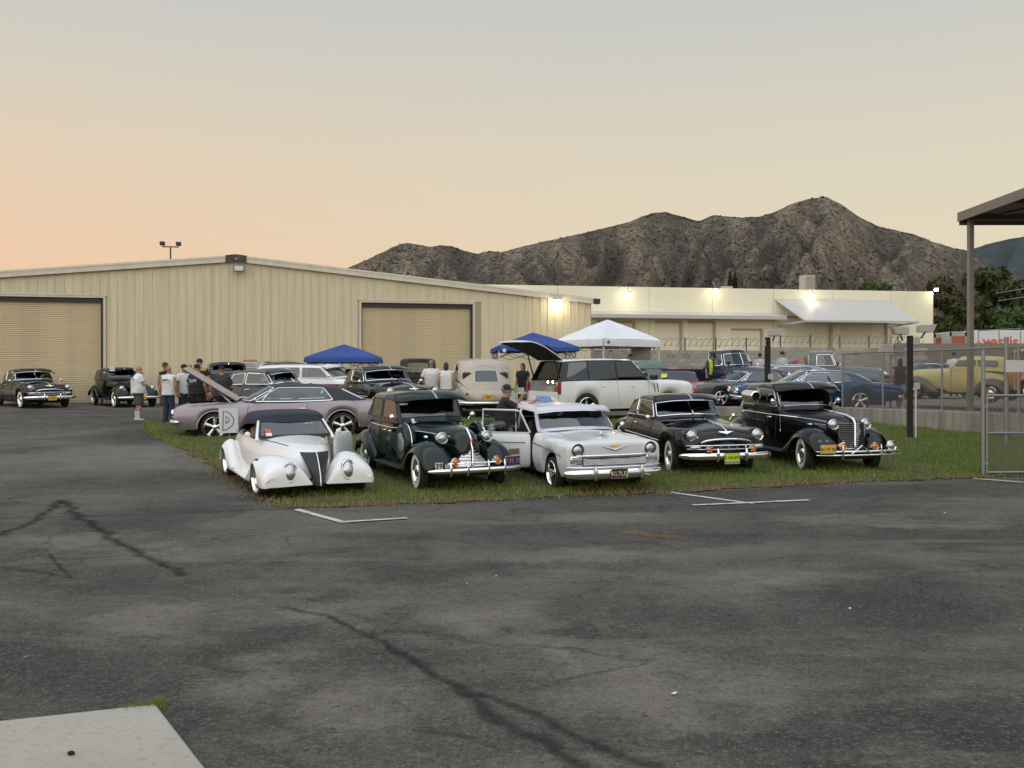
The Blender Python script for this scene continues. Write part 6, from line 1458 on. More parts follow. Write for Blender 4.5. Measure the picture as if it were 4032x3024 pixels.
BLK = paint('gloss_black', (0.004, 0.004, 0.0045), 0.14, coat=0.45); DGREY = paint('charcoal_paint', (0.045, 0.047, 0.050), 0.30)
car, B, cols = fastback('glossy black fastback sedan with chrome trim and a lime yellow licence plate', BLK, ROW, gl=glass('dark_glass', (.34, .38, .38), .10), steer=R(-8))
pp = plate(car, (2.52, 0, .40), 'S VALEN', PLG, INK, size=.085); MB().box(-.007, .007, -.16, .16, -.125, -.095).build('dealer_strip', pbr('strip_blue', (.25, .35, .45), .4), pp, False)
MB().tube([(-.2, .98, .8)] * 2, .001, 3)
seat(car, 3.11, 19.12, 14, wb=2.4, s=.845)

# ---- black sedan with the tall barred grille
def black_sedan():
    car, B, cols, xf, xr = prewar('tall black vintage sedan with barred chrome grille and orange fog lamps', BLK, 3.10, 1.12, 1.76, ROW, False, 1.18, .60, trim=CHROME2, gl=glass('dark_glass'), steer=R(-10))
    visor(car, cols, BLK, .44, .16, trim=False, zoff=.06, wide=1.25)
    side_trim(car, B.y_at, [(xf+.3, 1.0), (xf-.9, 1.04), (0, 1.06), (xr+.2, 1.06)], .013)
    for sg in (1, -1):
        lamp(car, (xf+.44, sg*.36, .98), .098, bowl=.26, bowlmat=BLK, depth=.06)
        g = MB().add([(xf+.625, sg*.03, .45), (xf+.60, sg*.19, .45), (xf+.50, sg*.29, .45), (xf+.625, sg*.03, 1.05), (xf+.60, sg*.19, 1.04), (xf+.50, sg*.28, 1.03)], [(0, 1, 4, 3), (1, 2, 5, 4)]).build('grille', BLACKTRIM, car, True, ang=180)
        for k in range(15):
            z = .47 + k*.039; MB().tube([(xf+.645, sg*.03, z), (xf+.62, sg*.19, z), (xf+.52, sg*.29, z)], .012, 5).build('grille_bar', CHROME, g)
        MB().box(xf-.95, xf+.02, min(sg*.47, sg*.50), max(sg*.47, sg*.50), .86, .95).build('hood_louvre', CHROME2, car, False, bevel=.01).rotation_euler = (0, 0, sg*R(-6))
        lamp(car, (xf+.80, sg*.36, .56), .072, AMBER, bowl=.08, name='fog_lamp', depth=.03)
        MB().ell((xf-.05, sg*.62, .955), (.09, .045, .03), 10, 6).build('fender_lamp', CHROME2, car)
        MB().tube([(xf+.93, 0, .60), (xf+.93, sg*.12, .50), (xf+.92, sg*.22, .43)], .012, 6).build('badge_bracket', CHROME, car)
    MB().tube([(xf+.655, 0, .44), (xf+.65, 0, 1.03), (xf+.58, 0, 1.10), (xf+.35, 0, 1.155), (xf-.3, 0, 1.195), (xf-.9, 0, 1.22)], [.016, .022, .028, .03, .022, .01], 8).build('hood_spear', CHROME, car)
    lamp(car, (xf+.80, .72, .56), .095, LENS, bowl=.08, name='driving_lamp', depth=.04)
    for y in (-.68, -.84): MB().lathe([(.055, -.02), (.055, .01), (.04, .022), (.003, .024)], 14, 'x', (xf+.80, y, .66), caps=(False, True)).build('club_badge', pbr('badge_enamel', (.10, .14, .13), .25, .4), car)
    for z in (.40, .475): bar(car, 'front_bumper', [(xf+.90, 0, z), (xf+.89, .4, z), (xf+.84, .75, z), (xf+.76, .94, z)], .045, .05)
    for sg in (1, -1): MB().tube([(xf+.93, sg*.42, .32), (xf+.95, sg*.42, .46), (xf+.93, sg*.42, .62)], [.012, .02, .010], 8).build('bumper_guard', CHROME, car)
    plate(car, (xf+.93, -.74, .54), '6U 57 02', PLY, INK, (0, 0, R(-6)), size=.085)
    # window cooler: chrome barrel hung on the near side window
    c = MB().lathe([(.02, -.42), (.11, -.40), (.125, -.30), (.125, .10), (.12, .14), (.095, .15)], 20, 'x', caps=(True, False)).build('window_cooler', CHROME, car, loc=(-.62, -.90, 1.43))
    MB().lathe([(.094, .15), (.08, .06), (.003, .05)], 20, 'x', caps=(False, True)).build('cooler_intake', DARK, c)
    for sg in (1, -1): mirror(car, (xf-1.42, sg*.78, 1.36), sg, .065)
    handles(car, B.y_at, (.0,), 1.0)
    MB().tube([(xf-1.22, -.70, .70), (xf-1.24, -.70, 1.50)], .008, 5).build('radio_aerial', CHROME, car)
    MB().box(-.002, .002, -.05, .05, -.05, .05).build('windshield_tag', WHITE, car, False, loc=(cols[2][0]-.10, -.50, 1.24), rot=(0, R(-35), R(-30)))
    seat(car, 5.44, 19.42, 12, wb=2.5, s=.84)
black_sedan()
# ================================================================ cars behind the front row
MID = 'show cars parked behind the front row'; WLL = 'cars parked along the warehouse'; LOTG = 'cars parked on the raised lot'
# ---- long two-door hardtops of the sixties
def hardtop(label, mat, roofmat, group=None, hood_open=False, style='star', r=.33, gl=None, name='car', face='A'):
    car = thing(name, label, 'car', group=group); xf, xr = 1.51, -1.51
    B = Body([(2.50, .78, .92, .86, .36, .70, .72), (2.44, .84, .97, .90, .32, .80, .83), (2.2, .86, .99, .92, .27, .845, .88), (1.51, .87, 1.0, .93, .25, .87, .92), (.9, .87, 1.0, .93, .23, .885, .935), (.55, .87, 1.0, .93, .23, .89, .92), (-.3, .87, 1.0, .92, .23, .885, .90), (-.95, .87, 1.01, .93, .23, .92, .93), (-1.51, .86, 1.01, .93, .25, .945, .95), (-2.3, .84, .98, .90, .30, .91, .93), (-2.85, .80, .94, .86, .36, .84, .86), (-2.95, .74, .88, .80, .42, .76, .78)])
    skip = (lambda xm, j: .98 < xm < 2.32 and 4 <= j <= 5) if hood_open else None
    B.build(car, mat, ((xf, .40, .31), (xr, .39, .31)), (-1.8, .7), 2, skip)
    cols = [(1.02, 0, .925, .20, 0, 1.335), (.98, .46, .92, .18, .42, 1.33), (.74, .80, .91, .04, .61, 1.30), (.64, .84, .90, -.04, .64, 1.295), (-.60, .85, .895, -.60, .66, 1.31), (-1.30, .84, .93, -1.02, .63, 1.285), (-1.78, .80, .94, -1.25, .55, 1.25), (-2.06, .52, .94, -1.42, .42, 1.24), (-2.14, 0, .94, -1.46, 0, 1.25)]
    greenhouse(car, cols, [(0, 2, 'windshield'), (3, 5, 'side_window'), (7, 8, 'rear_window')], mat if roofmat is None else roofmat, gl, .035, (0, .07, .88, 1.0), trim=CHROME, trim_r=.014)
    for sg in (1, -1): MB().tube([(.42, sg*.86, .92), (.20, sg*.74, 1.20)], .011, 6).build('vent_bar', CHROME, car)
    underbody(car, -2.4, 2.2, .74, .18, .32)
    interior(car, (-.25, -1.05), .62, .40, 1.0, None, .62, .36, .98)
    wheels(car, xf, xr, .85, r, .21, style, 0)
    for sg in (1, -1):
        for y in (.78, .58): lamp(car, (2.49, sg*y, .66), .078, depth=.03)
        for xc in (xf, xr):
            pts = [(xc + .41*math.cos(a*math.pi/12), sg*1.005, .31 + .41*math.sin(a*math.pi/12)) for a in range(0, 13)]; MB().tube(pts, .009, 5).build('arch_trim', CHROME2 if hood_open else mat, car)
        MB().box(-2.97, -2.955, sg*.62-.16, sg*.62+.16, .60, .70).build('tail_lamp', REDLENS, car, False, bevel=.01)
    g = MB().box(2.47, 2.495, -.48, .48, .54, .74).build('grille', BLACKTRIM, car, False)
    for k in range(6): MB().tube([(2.505, -.47, .56+k*.03), (2.505, .47, .56+k*.03)], .006, 5).build('grille_bar', CHROME, g)
    bar(car, 'front_bumper', [(2.62, 0, .44), (2.60, .5, .44), (2.53, .85, .44), (2.30, 1.02, .46)], .15, .07); bar(car, 'rear_bumper', [(-2.98, 0, .46), (-2.97, .5, .46), (-2.93, .85, .46), (-2.72, .98, .47)], .15, .07)
    handles(car, B.y_at, (-.55,), .76); mirror(car, (.55, 1.06, .99), 1, .055)
    for sg in (1, -1): MB().tube([(.75, sg*1.0, .30), (.76, sg*1.006, .60), (.72, sg*.965, .87)], .004, 4).build('door_seam', BLACKTRIM, car); MB().tube([(-.70, sg*1.0, .30), (-.70, sg*1.004, .60), (-.66, sg*.96, .885)], .004, 4).build('door_seam', BLACKTRIM, car)
    if hood_open:
        M_ = Matrix.Translation((1.0, 0, .95)) @ Matrix.Rotation(R(-32), 4, 'Y')
        rows = [[M_ @ Vector((u, y, z)) for y, z in ((-.74*k, -.03), (-.76*k, .0), (-.4*k, .03), (0, .035), (.4*k, .03), (.76*k, .0), (.74*k, -.03), (0, -.02))] for u, k in ((0, .92), (.5, 1), (1.1, 1), (1.48, .97))]
        h_ = MB().rings(rows, True).build('hood', mat, car, True, ang=40)
        MB().obox(M_ @ Vector((.72, 0, -.045)), M_.to_3x3() @ Vector((.55, 0, 0)), (0, .55, 0), M_.to_3x3() @ Vector((0, 0, .012))).build('hood_liner', DARK, h_, False)
        eng = MB().box(1.05, 2.25, -.60, .60, .35, .55).build('engine_bay', DARK, car, False)
        MB().box(1.25, 1.9, -.22, .22, .55, .78).build('engine_block', pbr('engine_iron', (.12, .06, .03), .5, .3), car, False, bevel=.03)
        MB().lathe([(.2, 0), (.2, .08), (.05, .10)], 20, 'z', (1.55, 0, .79)).build('air_cleaner', CHROME, car)
        for sg in (1, -1): MB().tube([(1.12, sg*.66, .86), (1.25, sg*.68, .98), (1.42, sg*.68, 1.16)], .018, 6).build('hood_hinge', CHROME2, car)
    return car, B, cols
LAV = paint('lavender_metal', (0.34, 0.29, 0.33), 0.30, 0.2); VINYL = pbr('black_vinyl', (0.022, 0.022, 0.024), 0.6, bump=0.2, bscale=120)
car, B, cols = hardtop('lavender two-door hardtop with black vinyl roof and its hood raised', LAV, VINYL, MID, True, r=.325)
place(car, 846, 1724, -80, 1.51, .94, wb=3.02, s=.97, dz=-.07)
BLU = paint('deep_blue', (0.010, 0.045, 0.135), 0.20, 0.25)
car, B, cols = hardtop('deep blue two-door hardtop behind the chain-link fence', BLU, None, LOTG, False, r=.33, gl=glass('blue_glass', (.35, .45, .5), .14))
g = P(3390, 1615, 22.6); f_ = (math.sin(R(-92)), -math.cos(R(-92))); drop(car, g.x - 1.72, 22.6, -92, lotf, s=.94)
GRY = paint('dark_grey_metal', (0.10, 0.10, 0.095), 0.30, 0.3)
car, B, cols = hardtop('dark grey two-door hardtop parked facing left behind the black sedans', GRY, pbr('grey_vinyl', (.05, .05, .05), .5), LOTG, False, r=.33, style='star')
place(car, 2838, 1601, -72, 1.51, .94, lotf, s=.88)
MB().box(-.002, .002, -.05, .05, -.05, .05).build('red_badge', pbr('badge_red2', (.7, .05, .04), .4), car, False, loc=(1.3, 1.0, .80), rot=(0, 0, R(90)))
car, B, cols = hardtop('steel blue hardtop showing only its long roof between the pickups', paint('steel_blue', (.05, .08, .13), .2, .3), paint('pale_blue_roof', (.20, .25, .33), .25), LOTG, False, r=.33)
g = P(3100, 1440, 25.4); drop(car, g.x - .3, 25.6, -96, lotf)

# ---- fastbacks and friends
car, B, cols = fastback('black two-door sedan with sun visor parked against the left roller door', BLK, WLL, gl=glass('clear_glass', (.72, .76, .74), .08), steer=R(0))
plate(car, (2.52, 0, .40), '1950', PLY, INK, size=.10)
place(car, 78, 1607, 42, 1.46, -.89, wb=2.92, s=.93)
for sg in (1, -1): lamp(car, (.30, sg*.78, 1.36), .055, LENS, bowl=.12, name='spot_lamp')
car, B, cols = fastback('charcoal grey fastback seen side-on behind the lavender car', DGREY, MID, gl=glass('dark_glass'), fog=False)
drop(car, P(1085, 1500, 21.8).x, 21.9, 66, H)
car, B, cols = fastback('dark blue grey sedan roof showing beside the red and white wagon', paint('slate_blue', (.035, .045, .055), .25), WLL, fog=False, vis=False, detail=False)
drop(car, P(1070, 1500, 26.8).x, 26.9, -60, H, dz=.20)
MAR = paint('maroon', (.10, .010, .010), .25)
car, B, cols = fastback('black and maroon sedan with chrome visor behind the dark green sedan', BLK, MID, gl=glass('clear_glass'), fog=False, zl=-.02)
side_trim(car, B.y_at, [(1.0, .52), (-.9, .52)], .01, MAR, flat=.07, name='maroon_panel')
drop(car, P(1490, 1500, 20.6).x, 21.4, 30, H, dz=.10)
# ---- red and white wagon side-on
RW = paint('white_gloss', (.82, .83, .83), .2); REDP = paint('tomato_red', (.34, .018, .012), .25)
car, B, cols = wagon56('white over red vintage wagon parked side-on by the blue tent', RW, RW, WLL, door=False, detail=False)
side_trim(car, B.y_at, [(1.9, .60), (1.0, .64), (-2.2, .64)], .01, REDP, flat=.19, name='red_panel', off=.006)
drop(car, P(1262, 1500, 24.4).x, 24.6, 80, H, dz=.12)

# ---- pre-war cars further back
def rear_bits(car, xr, mat, zc=.46, lampz=.72, tail=-1.0):
    bar(car, 'rear_bumper', [(xr+tail-.18, 0, zc), (xr+tail-.16, .4, zc), (xr+tail-.08, .75, zc), (xr+tail+.04, .90, zc)][::1], .09, .06)
    for sg in (1, -1): MB().ell((xr-.86, sg*.62, lampz), (.07, .045, .05), 10, 6).build('tail_lamp', REDLENS, car)
CRM = paint('cream_paint_car', (.47, .42, .34), .35)
car, B, cols, xf, xr = prewar('cream vintage sedan seen from behind next to the woman in white', CRM, 3.0, 1.10, 1.74, MID, False, 1.16, trim=CHROME2, tailx=-.92, style='bw', gl=glass('dark_glass'), w=.86, flow=True)
rear_bits(car, xr, CRM, tail=-.92); side_trim(car, B.y_at, [(0, 1.09), (xr+.1, 1.09)], .012)
plate(car, (xr-.98, 0, .62), '47', PLY, INK, (0, 0, R(180)))
drop(car, P(1912, 1500, 21.6).x - .35, 23.2, 190, H, s=1.04)
TEAL = paint('grey_green', (.10, .16, .13), .35)
car, B, cols, xf, xr = prewar('grey green vintage coupe seen from behind beside the white car', TEAL, 2.9, 1.10, 1.66, MID, False, 1.16, trim=BLACKTRIM, tailx=-1.0, style='bw', gl=glass('dark_glass'), flow=True)
rear_bits(car, xr, TEAL); drop(car, P(2545, 1500, 25).x - .2, 26.6, 196, lambda x, y: .85, s=.97)
YEL = paint('pale_yellow', (.66, .57, .24), .30); YBR = paint('yellow_brown', (.12, .095, .065), .35)
car, B, cols, xf, xr = prewar('pale yellow vintage two-door sedan with brown fenders behind the fence', YEL, 2.85, 1.12, 1.66, LOTG, False, 1.16, trim=BLACKTRIM, fmat=YBR, tailx=-.9, style='bw', gl=glass('dark_glass'), flow=True)
rear_bits(car, xr, YEL, tail=-.9); drop(car, P(3800, 1500, 22.6).x, 22.8, -138, lotf, dz=.26, s=.86)
dg = [(.30, -.0)]
ORA = paint('orange_yellow', (.62, .25, .03), .25)
car, B, cols, xf, xr = prewar('orange vintage coupe half cut off by the right edge', ORA, 2.85, 1.12, 1.66, LOTG, False, 1.16, trim=BLACKTRIM, tailx=-.9, style='bw', gl=glass('dark_glass'))
rear_bits(car, xr, ORA, tail=-.9); drop(car, P(4082, 1500, 21.4).x, 21.8, 184, lotf, dz=.36, s=.95)
car, B, cols, xf, xr = prewar('black vintage sedan with white stickers on its visor against the warehouse wall', BLK, 2.95, 1.08, 1.66, WLL, False, 1.14, trim=None, gl=glass('clear_glass'), steer=0)
visor(car, cols, BLK, .34, .12, trim=False, zoff=.04)
for sg in (1, -1):
    lamp(car, (xf+.50, sg*.64, .80), .098, depth=.05, bowl=.15, bowlmat=BLK)
    MB().box(-.004, .004, -.11, .11, -.11, .11).build('visor_sticker', pbr('sticker_grey', (.55, .56, .58), .4), car, False, bevel=.02, loc=(xf-1.30, sg*.50, 1.60), rot=(0, R(-10), sg*R(22)))
    lamp(car, (xf-1.36, sg*.80, 1.42), .055, LENS, bowl=.10, name='spot_lamp')
    g = MB().add([(xf+.68, sg*.02, .48), (xf+.62, sg*.36, .50), (xf+.62, sg*.30, .80), (xf+.66, sg*.02, .86)], [(0, 1, 2, 3)]).build('grille', CHROME2, car, False)
    for k in range(8): MB().tube([(xf+.69, sg*.02, .50+k*.04), (xf+.635, sg*(.35-.008*k), .51+k*.037)], .009, 5).build('grille_bar', CHROME, g)
bar(car, 'front_bumper', [(xf+.88, 0, .42), (xf+.87, .4, .42), (xf+.82, .75, .42), (xf+.72, .93, .42)], .12, .07); plate(car, (xf+.93, .05, .42), '41', PLY, INK)
place(car, 448, 1604, 38, xf, -.84, wb=2.95, s=.88)
car, B, cols, xf, xr = prewar('black upright sedan behind the group of men by the raised hood', BLK, 2.9, 1.12, 1.70, WLL, False, 1.14, trim=None, gl=glass('clear_glass'))
visor(car, cols, BLK, .32, .12, trim=False); lamp(car, (xf+.4, .62, .82), .09); plate(car, (xf+.75, -.45, .50), '40', PLY, INK)
bar(car, 'front_bumper', [(xf+.80, 0, .42), (xf+.78, .4, .42), (xf+.72, .9, .42)], .10, .06)
drop(car, P(868, 1500, 24.6).x, 25.3, 20, H, s=.95, dz=.08)

# ---- boxy black roadster truck behind the couple
def box_car():
    car = thing('car', 'boxy black antique car with open rear window behind the couple', 'car', group=MID); xf, xr = 1.3, -1.3
    B = Body([(1.55, .22, .26, .24, .5, 1.0, 1.08), (1.4, .26, .30, .28, .48, 1.05, 1.14), (.5, .40, .46, .44, .46, 1.1, 1.18), (.3, .58, .62, .60, .46, 1.14, 1.2), (-.9, .62, .68, .66, .46, 1.14, 1.16), (-1.0, .60, .66, .62, .48, 1.1, 1.12), (-1.6, .58, .64, .60, .5, .95, 1.0), (-1.75, .5, .56, .5, .55, .85, .9)])
    B.build(car, BLK, (), (-.85, .2), 1)
    cols = [(.32, 0, 1.16, .24, 0, 1.80), (.32, .4, 1.16, .24, .38, 1.80), (.30, .60, 1.15, .22, .56, 1.78), (.22, .62, 1.15, .16, .58, 1.78), (-.62, .64, 1.15, -.62, .60, 1.78), (-.86, .62, 1.14, -.84, .56, 1.76), (-.92, .36, 1.14, -.92, .34, 1.76), (-.93, 0, 1.14, -.93, 0, 1.78)]
    greenhouse(car, cols, [(0, 2, 'windshield'), (3, 4, 'side_window'), (6, 7, 'rear_window')], VINYL, glass('clear_glass'), .03, (0, .2, .82, 1))
    fender(car, [(1.75, .4, .78, .55, .45, .45), (1.6, .34, .82, .78, .6, .5), (1.3, .32, .84, .86, .74, .55), (.95, .36, .84, .74, .56, .5), (.6, .55, .82, .45, .38, .4)], BLK, .35); fender(car, [(-.7, .6, .82, .45, .38, .4), (-.95, .58, .86, .72, .56, .5), (-1.3, .56, .88, .86, .74, .55), (-1.65, .5, .86, .76, .58, .5), (-1.85, .46, .8, .55, .45, .45)], BLK, .35)
    interior(car, (-.6,), .5, .6, 1.3, None, .2); underbody(car, -1.6, 1.4, .5, .36, .5); wheels(car, xf, xr, .70, .36, .13, 'bw')
    MB().lathe([(.34, 0), (.36, .06), (.34, .12), (.2, .12)], 24, 'x', (-1.95, 0, .75)).build('spare_wheel', RUBBER, car)
    drop(car, P(1640, 1500, 25).x, 25.3, 186, H)
box_car()

# ---- pickups
def pickup(label, mat, group, roofz=1.82, gl=None, chromed=True, bedwood=True):
    car = thing('pickup_truck', label, 'pickup truck', group=group); xf, xr = 1.47, -1.47
    B = Body([(2.12, .42, .56, .50, .5, .95, 1.05), (2.0, .5, .62, .55, .46, 1.02, 1.14), (1.4, .52, .64, .57, .44, 1.08, 1.20), (.8, .58, .68, .62, .42, 1.12, 1.23), (.55, .70, .78, .76, .40, 1.14, 1.22), (.3, .74, .86, .84, .38, 1.15, 1.18), (-.55, .74, .86, .84, .38, 1.15, 1.18), (-.68, .72, .84, .82, .40, 1.15, 1.17)])
    B.build(car, mat, (), (-.6, .45), 2)
    cols = [(.60, 0, 1.20, .34, 0, roofz-.06), (.56, .45, 1.19, .31, .42, roofz-.065), (.38, .74, 1.15, .16, .60, roofz-.09), (.30, .78, 1.15, .10, .64, roofz-.09), (-.42, .81, 1.15, -.38, .67, roofz-.09), (-.60, .76, 1.15, -.54, .62, roofz-.11), (-.68, .5, 1.15, -.62, .44, roofz-.11), (-.70, 0, 1.15, -.64, 0, roofz-.10)]
    greenhouse(car, cols, [(0, 2, 'windshield'), (3, 4, 'side_window'), (6, 7, 'rear_window')], mat, gl or glass('clear_glass'), .06, (0, .12, .82, 1.0), trim=CHROME)
    MB().tube([(.58, 0, 1.26), (.40, 0, roofz-.14)], .012, 6).build('windshield_post', CHROME, car)
    fender(car, [(2.12, .46, .92, .62, .5, .5), (2.02, .44, .95, .84, .46, .5), (1.88, .44, .96, .94, .46, .52), (1.80, .45, .96, .96, .60, .55), (1.47, .48, .96, .99, .78, .6), (1.14, .50, .96, .94, .62, .55), (1.04, .52, .95, .90, .44, .5), (.75, .62, .92, .66, .38, .45), (.5, .68, .88, .48, .36, .42)], mat, .4)
    fender(car, [(-.98, .70, .92, .5, .42, .45), (-1.08, .70, .95, .74, .46, .5), (-1.2, .70, .96, .84, .64, .55), (-1.47, .70, .97, .90, .78, .6), (-1.75, .70, .96, .84, .62, .55), (-1.9, .70, .94, .70, .46, .5), (-2.0, .70, .90, .5, .44, .45)], mat, .4)
    MB().box(-2.45, -.74, -.70, -.66, .62, 1.06).box(-2.45, -.74, .66, .70, .62, 1.06).box(-.78, -.74, -.655, .655, .62, 1.06).box(-2.45, -2.41, -.655, .655, .62, 1.06).build('bed', mat, car, False, bevel=.01)
    MB().box(-2.40, -.79, -.65, .65, .60, .66).build('bed_floor', pbr('bed_wood', (.12, .08, .05), .6), car, False)
    underbody(car, -2.3, 1.9, .5, .36, .58); interior(car, (-.42,), .66, .55, 1.45, None, .34, .15, 1.2)
    wheels(car, xf, xr, .76, .36, .18, 'bw')
    for sg in (1, -1): lamp(car, (2.06, sg*.70, .88), .095, depth=.05); mirror(car, (.42, sg*.98, 1.26), sg, .06)
    g = MB().box(2.08, 2.13, -.40, .40, .55, .98).build('grille', BLACKTRIM, car, False)
    for k in range(5): MB().box(2.135, 2.16, -.40, .40, .58+k*.085, .61+k*.085).build('grille_bar', CHROME, g, False)
    bar(car, 'front_bumper', [(2.34, 0, .5), (2.32, .5, .5), (2.24, .9, .5)], .13, .06)
    return car
car = pickup('dark navy blue vintage pickup standing above the red sports car', paint('navy_paint', (.008, .014, .05), .2), LOTG); drop(car, P(2880, 1500, 25.5).x, 25.6, 38, lotf, dz=.08)
car = pickup('grey green vintage pickup facing away behind the fence', paint('sage_grey', (.12, .16, .16), .35), LOTG, 1.84); drop(car, P(3262, 1500, 26.5).x + .3, 27.6, 84, lotf, dz=.06)

# ---- modern cars
def sportcar(label, mat, group, flip=True):
    car = thing('car', label, 'car', group=group); xf, xr = 1.25, -1.25
    B = Body([(2.15, .62, .78, .72, .28, .52, .56), (2.05, .72, .85, .80, .24, .60, .64), (1.25, .76, .88, .82, .22, .74, .78), (.6, .76, .88, .82, .2, .80, .84), (-.6, .76, .88, .82, .2, .84, .86), (-1.25, .76, .88, .82, .22, .86, .88), (-1.9, .74, .86, .8, .3, .84, .88), (-2.05, .68, .78, .72, .38, .74, .78)])
    B.build(car, mat, ((xf, .36, .29), (xr, .36, .29)), (-1.2, .55), 2)
    cols = [(.75, 0, .84, 0, 0, 1.19), (.72, .42, .83, -.02, .38, 1.185), (.55, .72, .81, -.12, .54, 1.16), (.46, .76, .81, -.18, .57, 1.155), (-.75, .76, .84, -.7, .57, 1.15), (-1.3, .66, .86, -.95, .50, 1.12), (-1.6, .4, .87, -1.05, .36, 1.12), (-1.65, 0, .87, -1.08, 0, 1.13)]
    greenhouse(car, cols, [(0, 2, 'windshield'), (3, 4, 'side_window'), (6, 7, 'rear_window')], mat, GLASSDK, .03, (0, .1, .88, 1))
    underbody(car, -1.9, 1.9, .66, .16, .3); interior(car, (-.25,), .55, .35, .95, None, .5); wheels(car, xf, xr, .74, .30, .19, 'modern')
    for sg in (1, -1): MB().box(2.06, 2.12, sg*.55-.16, sg*.55+.16, .47, .53).build('headlight', LENS, car, False, bevel=.015)
    MB().ell((2.08, -.62, .40), (.05, .10, .035), 10, 6).build('lit_signal', pbr('lit_red', (.8, .05, .03), .4, emit=(1, .06, .02), estr=14), car)
    plate(car, (2.16, 0, .38), '94', WHITE, INK)
    return car
car = sportcar('low red sports car with a yellow paper in its windshield', paint('cherry_red', (.22, .012, .015), .2), LOTG); drop(car, P(2684, 1500, 24.0).x, 24.6, -14, lambda x, y: .86)
MB().box(-.002, .002, -.10, .10, -.12, .12).build('price_card', pbr('card_yellow', (.62, .60, .06), .5), car, False, loc=(.42, -.42, 1.02), rot=(0, R(-58), 0))
car = sportcar('bright red car half hidden behind the lamp post and grey shirted man', paint('bright_red', (.50, .02, .02), .25), LOTG); drop(car, P(3122, 1500, 30).x, 30.2, -70, lotf, dz=.42)
def dark_sedan(label, mat, X, Y, th, group=LOTG, roofmat=None, dz=0.0):
    car, B, cols = hardtop(label, mat, roofmat, group, r=.33); drop(car, X, Y, th, lotf, dz=dz); return car
dark_sedan('dark car with a pale windshield frame behind the fence', paint('black_green', (.02, .022, .02), .2), P(3430, 1500, 31).x, 31.5, 20)
dark_sedan('black car standing beyond the yellow sedan hood', BLK, P(3690, 1500, 28).x, 28.5, -60, roofmat=BLK, dz=.1)
def suv():
    car = thing('car', 'white modern off-road car with its tailgate raised and dark windows', 'car', group=MID); xf, xr = 1.48, -1.47
    B = Body([(2.42, .82, .94, .90, .46, 1.0, 1.04), (2.36, .88, .98, .93, .38, 1.08, 1.12), (2.1, .90, 1.0, .95, .34, 1.11, 1.15), (1.48, .91, 1.01, .95, .33, 1.12, 1.17), (1.0, .91, 1.01, .95, .32, 1.15, 1.19), (.6, .91, 1.01, .95, .32, 1.155, 1.17), (-1.5, .91, 1.01, .95, .32, 1.16, 1.16), (-2.3, .90, .99, .93, .36, 1.15, 1.15), (-2.45, .86, .96, .90, .42, 1.10, 1.10)])
    B.build(car, RW, ((xf, .44, .37), (xr, .44, .37)), (-2.44, .8), 2, caps=(False, True))
    cols = [(1.15, 0, 1.18, .42, 0, 1.78), (1.10, .5, 1.17, .40, .46, 1.775), (.82, .84, 1.16, .22, .66, 1.75), (.72, .88, 1.155, .12, .69, 1.75), (-.35, .90, 1.155, -.35, .71, 1.77), (-.42, .90, 1.155, -.42, .71, 1.77), (-1.35, .90, 1.16, -1.32, .70, 1.76), (-1.42, .90, 1.16, -1.38, .70, 1.76), (-2.15, .88, 1.15, -1.95, .67, 1.73), (-2.40, .80, 1.14, -2.15, .64, 1.72), (-2.44, .4, 1.14, -2.20, .38, 1.73), (-2.45, 0, 1.14, -2.2, 0, 1.74)]
    m = 2 * (len(cols) - 1)
    sk = lambda l, j: (j in (9, 10, m-1-9, m-1-10)) and l < 3
    greenhouse(car, cols, [(0, 2, 'windshield'), (3, 4, 'side_window'), (5, 6, 'side_window'), (7, 8, 'quarter_window')], BLACKTRIM, GLASSDK, .04, (0, .04, .93, 1.0), roofmat=RW, skip=sk)
    underbody(car, -2.2, 2.1, .78, .24, .45)
    interior(car, (-.3, -1.2), .70, .55, 1.45, None, .75)
    MB().box(-2.44, -2.40, -.88, .88, .45, .84).build('lower_tailgate', RW, car, False, bevel=.02); bar(car, 'rear_bumper', [(-2.44, 0, .55), (-2.44, .5, .55), (-2.42, .85, .55), (-2.25, .99, .55)], .28, .1, RW)
    MB().box(-2.38, -1.35, -.80, .80, .75, .80).build('cargo_floor', DARK, car, False); MB().box(-2.36, -2.1, -.5, -.1, .80, .98).build('cargo_box', pbr('cardboard', (.4, .36, .3), .8), car, False)
    for sg in (1, -1):
        MB().box(-1.44, -1.38, min(sg*.2, sg*.65), max(sg*.2, sg*.65), .8, 1.5).build('rear_seat', DARK, car, False)
        MB().lathe([(.04, 0), (.003, .01)], 12, 'x', (-2.36, -.45 + .28*(sg+1)/2, 1.12), caps=(False, True)).build('cargo_light', pbr('cargo_led', (1, 1, 1), .5, emit=(1, .95, .85), estr=20), car)
        MB().tube([(-2.30, sg*.78, 1.20), (-2.55, sg*.74, 1.98)], .022, 6).build('gas_strut', DARK, car)
        MB().box(-2.46, -2.38, sg*.93-.06, sg*.93+.04, .78, 1.14).build('tail_lamp', REDLENS, car, False, bevel=.02)
        for k in range(2): MB().strip([(1.02-.12*k, sg*1.012, .80), (.98-.12*k, sg*1.0, 1.08)], .006, .010, (1, 0, 0)).build('side_vent', BLACKTRIM, car, False)
        for x in (.72, -.40): MB().tube([(x, sg*1.012, .45), (x-.03, sg*1.014, .8), (x-.06, sg*.96, 1.15)], .005, 4).build('door_seam', pbr('seam_grey', (.35, .35, .34), .5), car)
        MB().box(.70, .92, min(sg*.98, sg*1.16), max(sg*.98, sg*1.16), 1.16, 1.32).build('mirror', BLACKTRIM, car, True, bevel=.04)
    handles(car, B.y_at, (.1, -.95), 1.0)
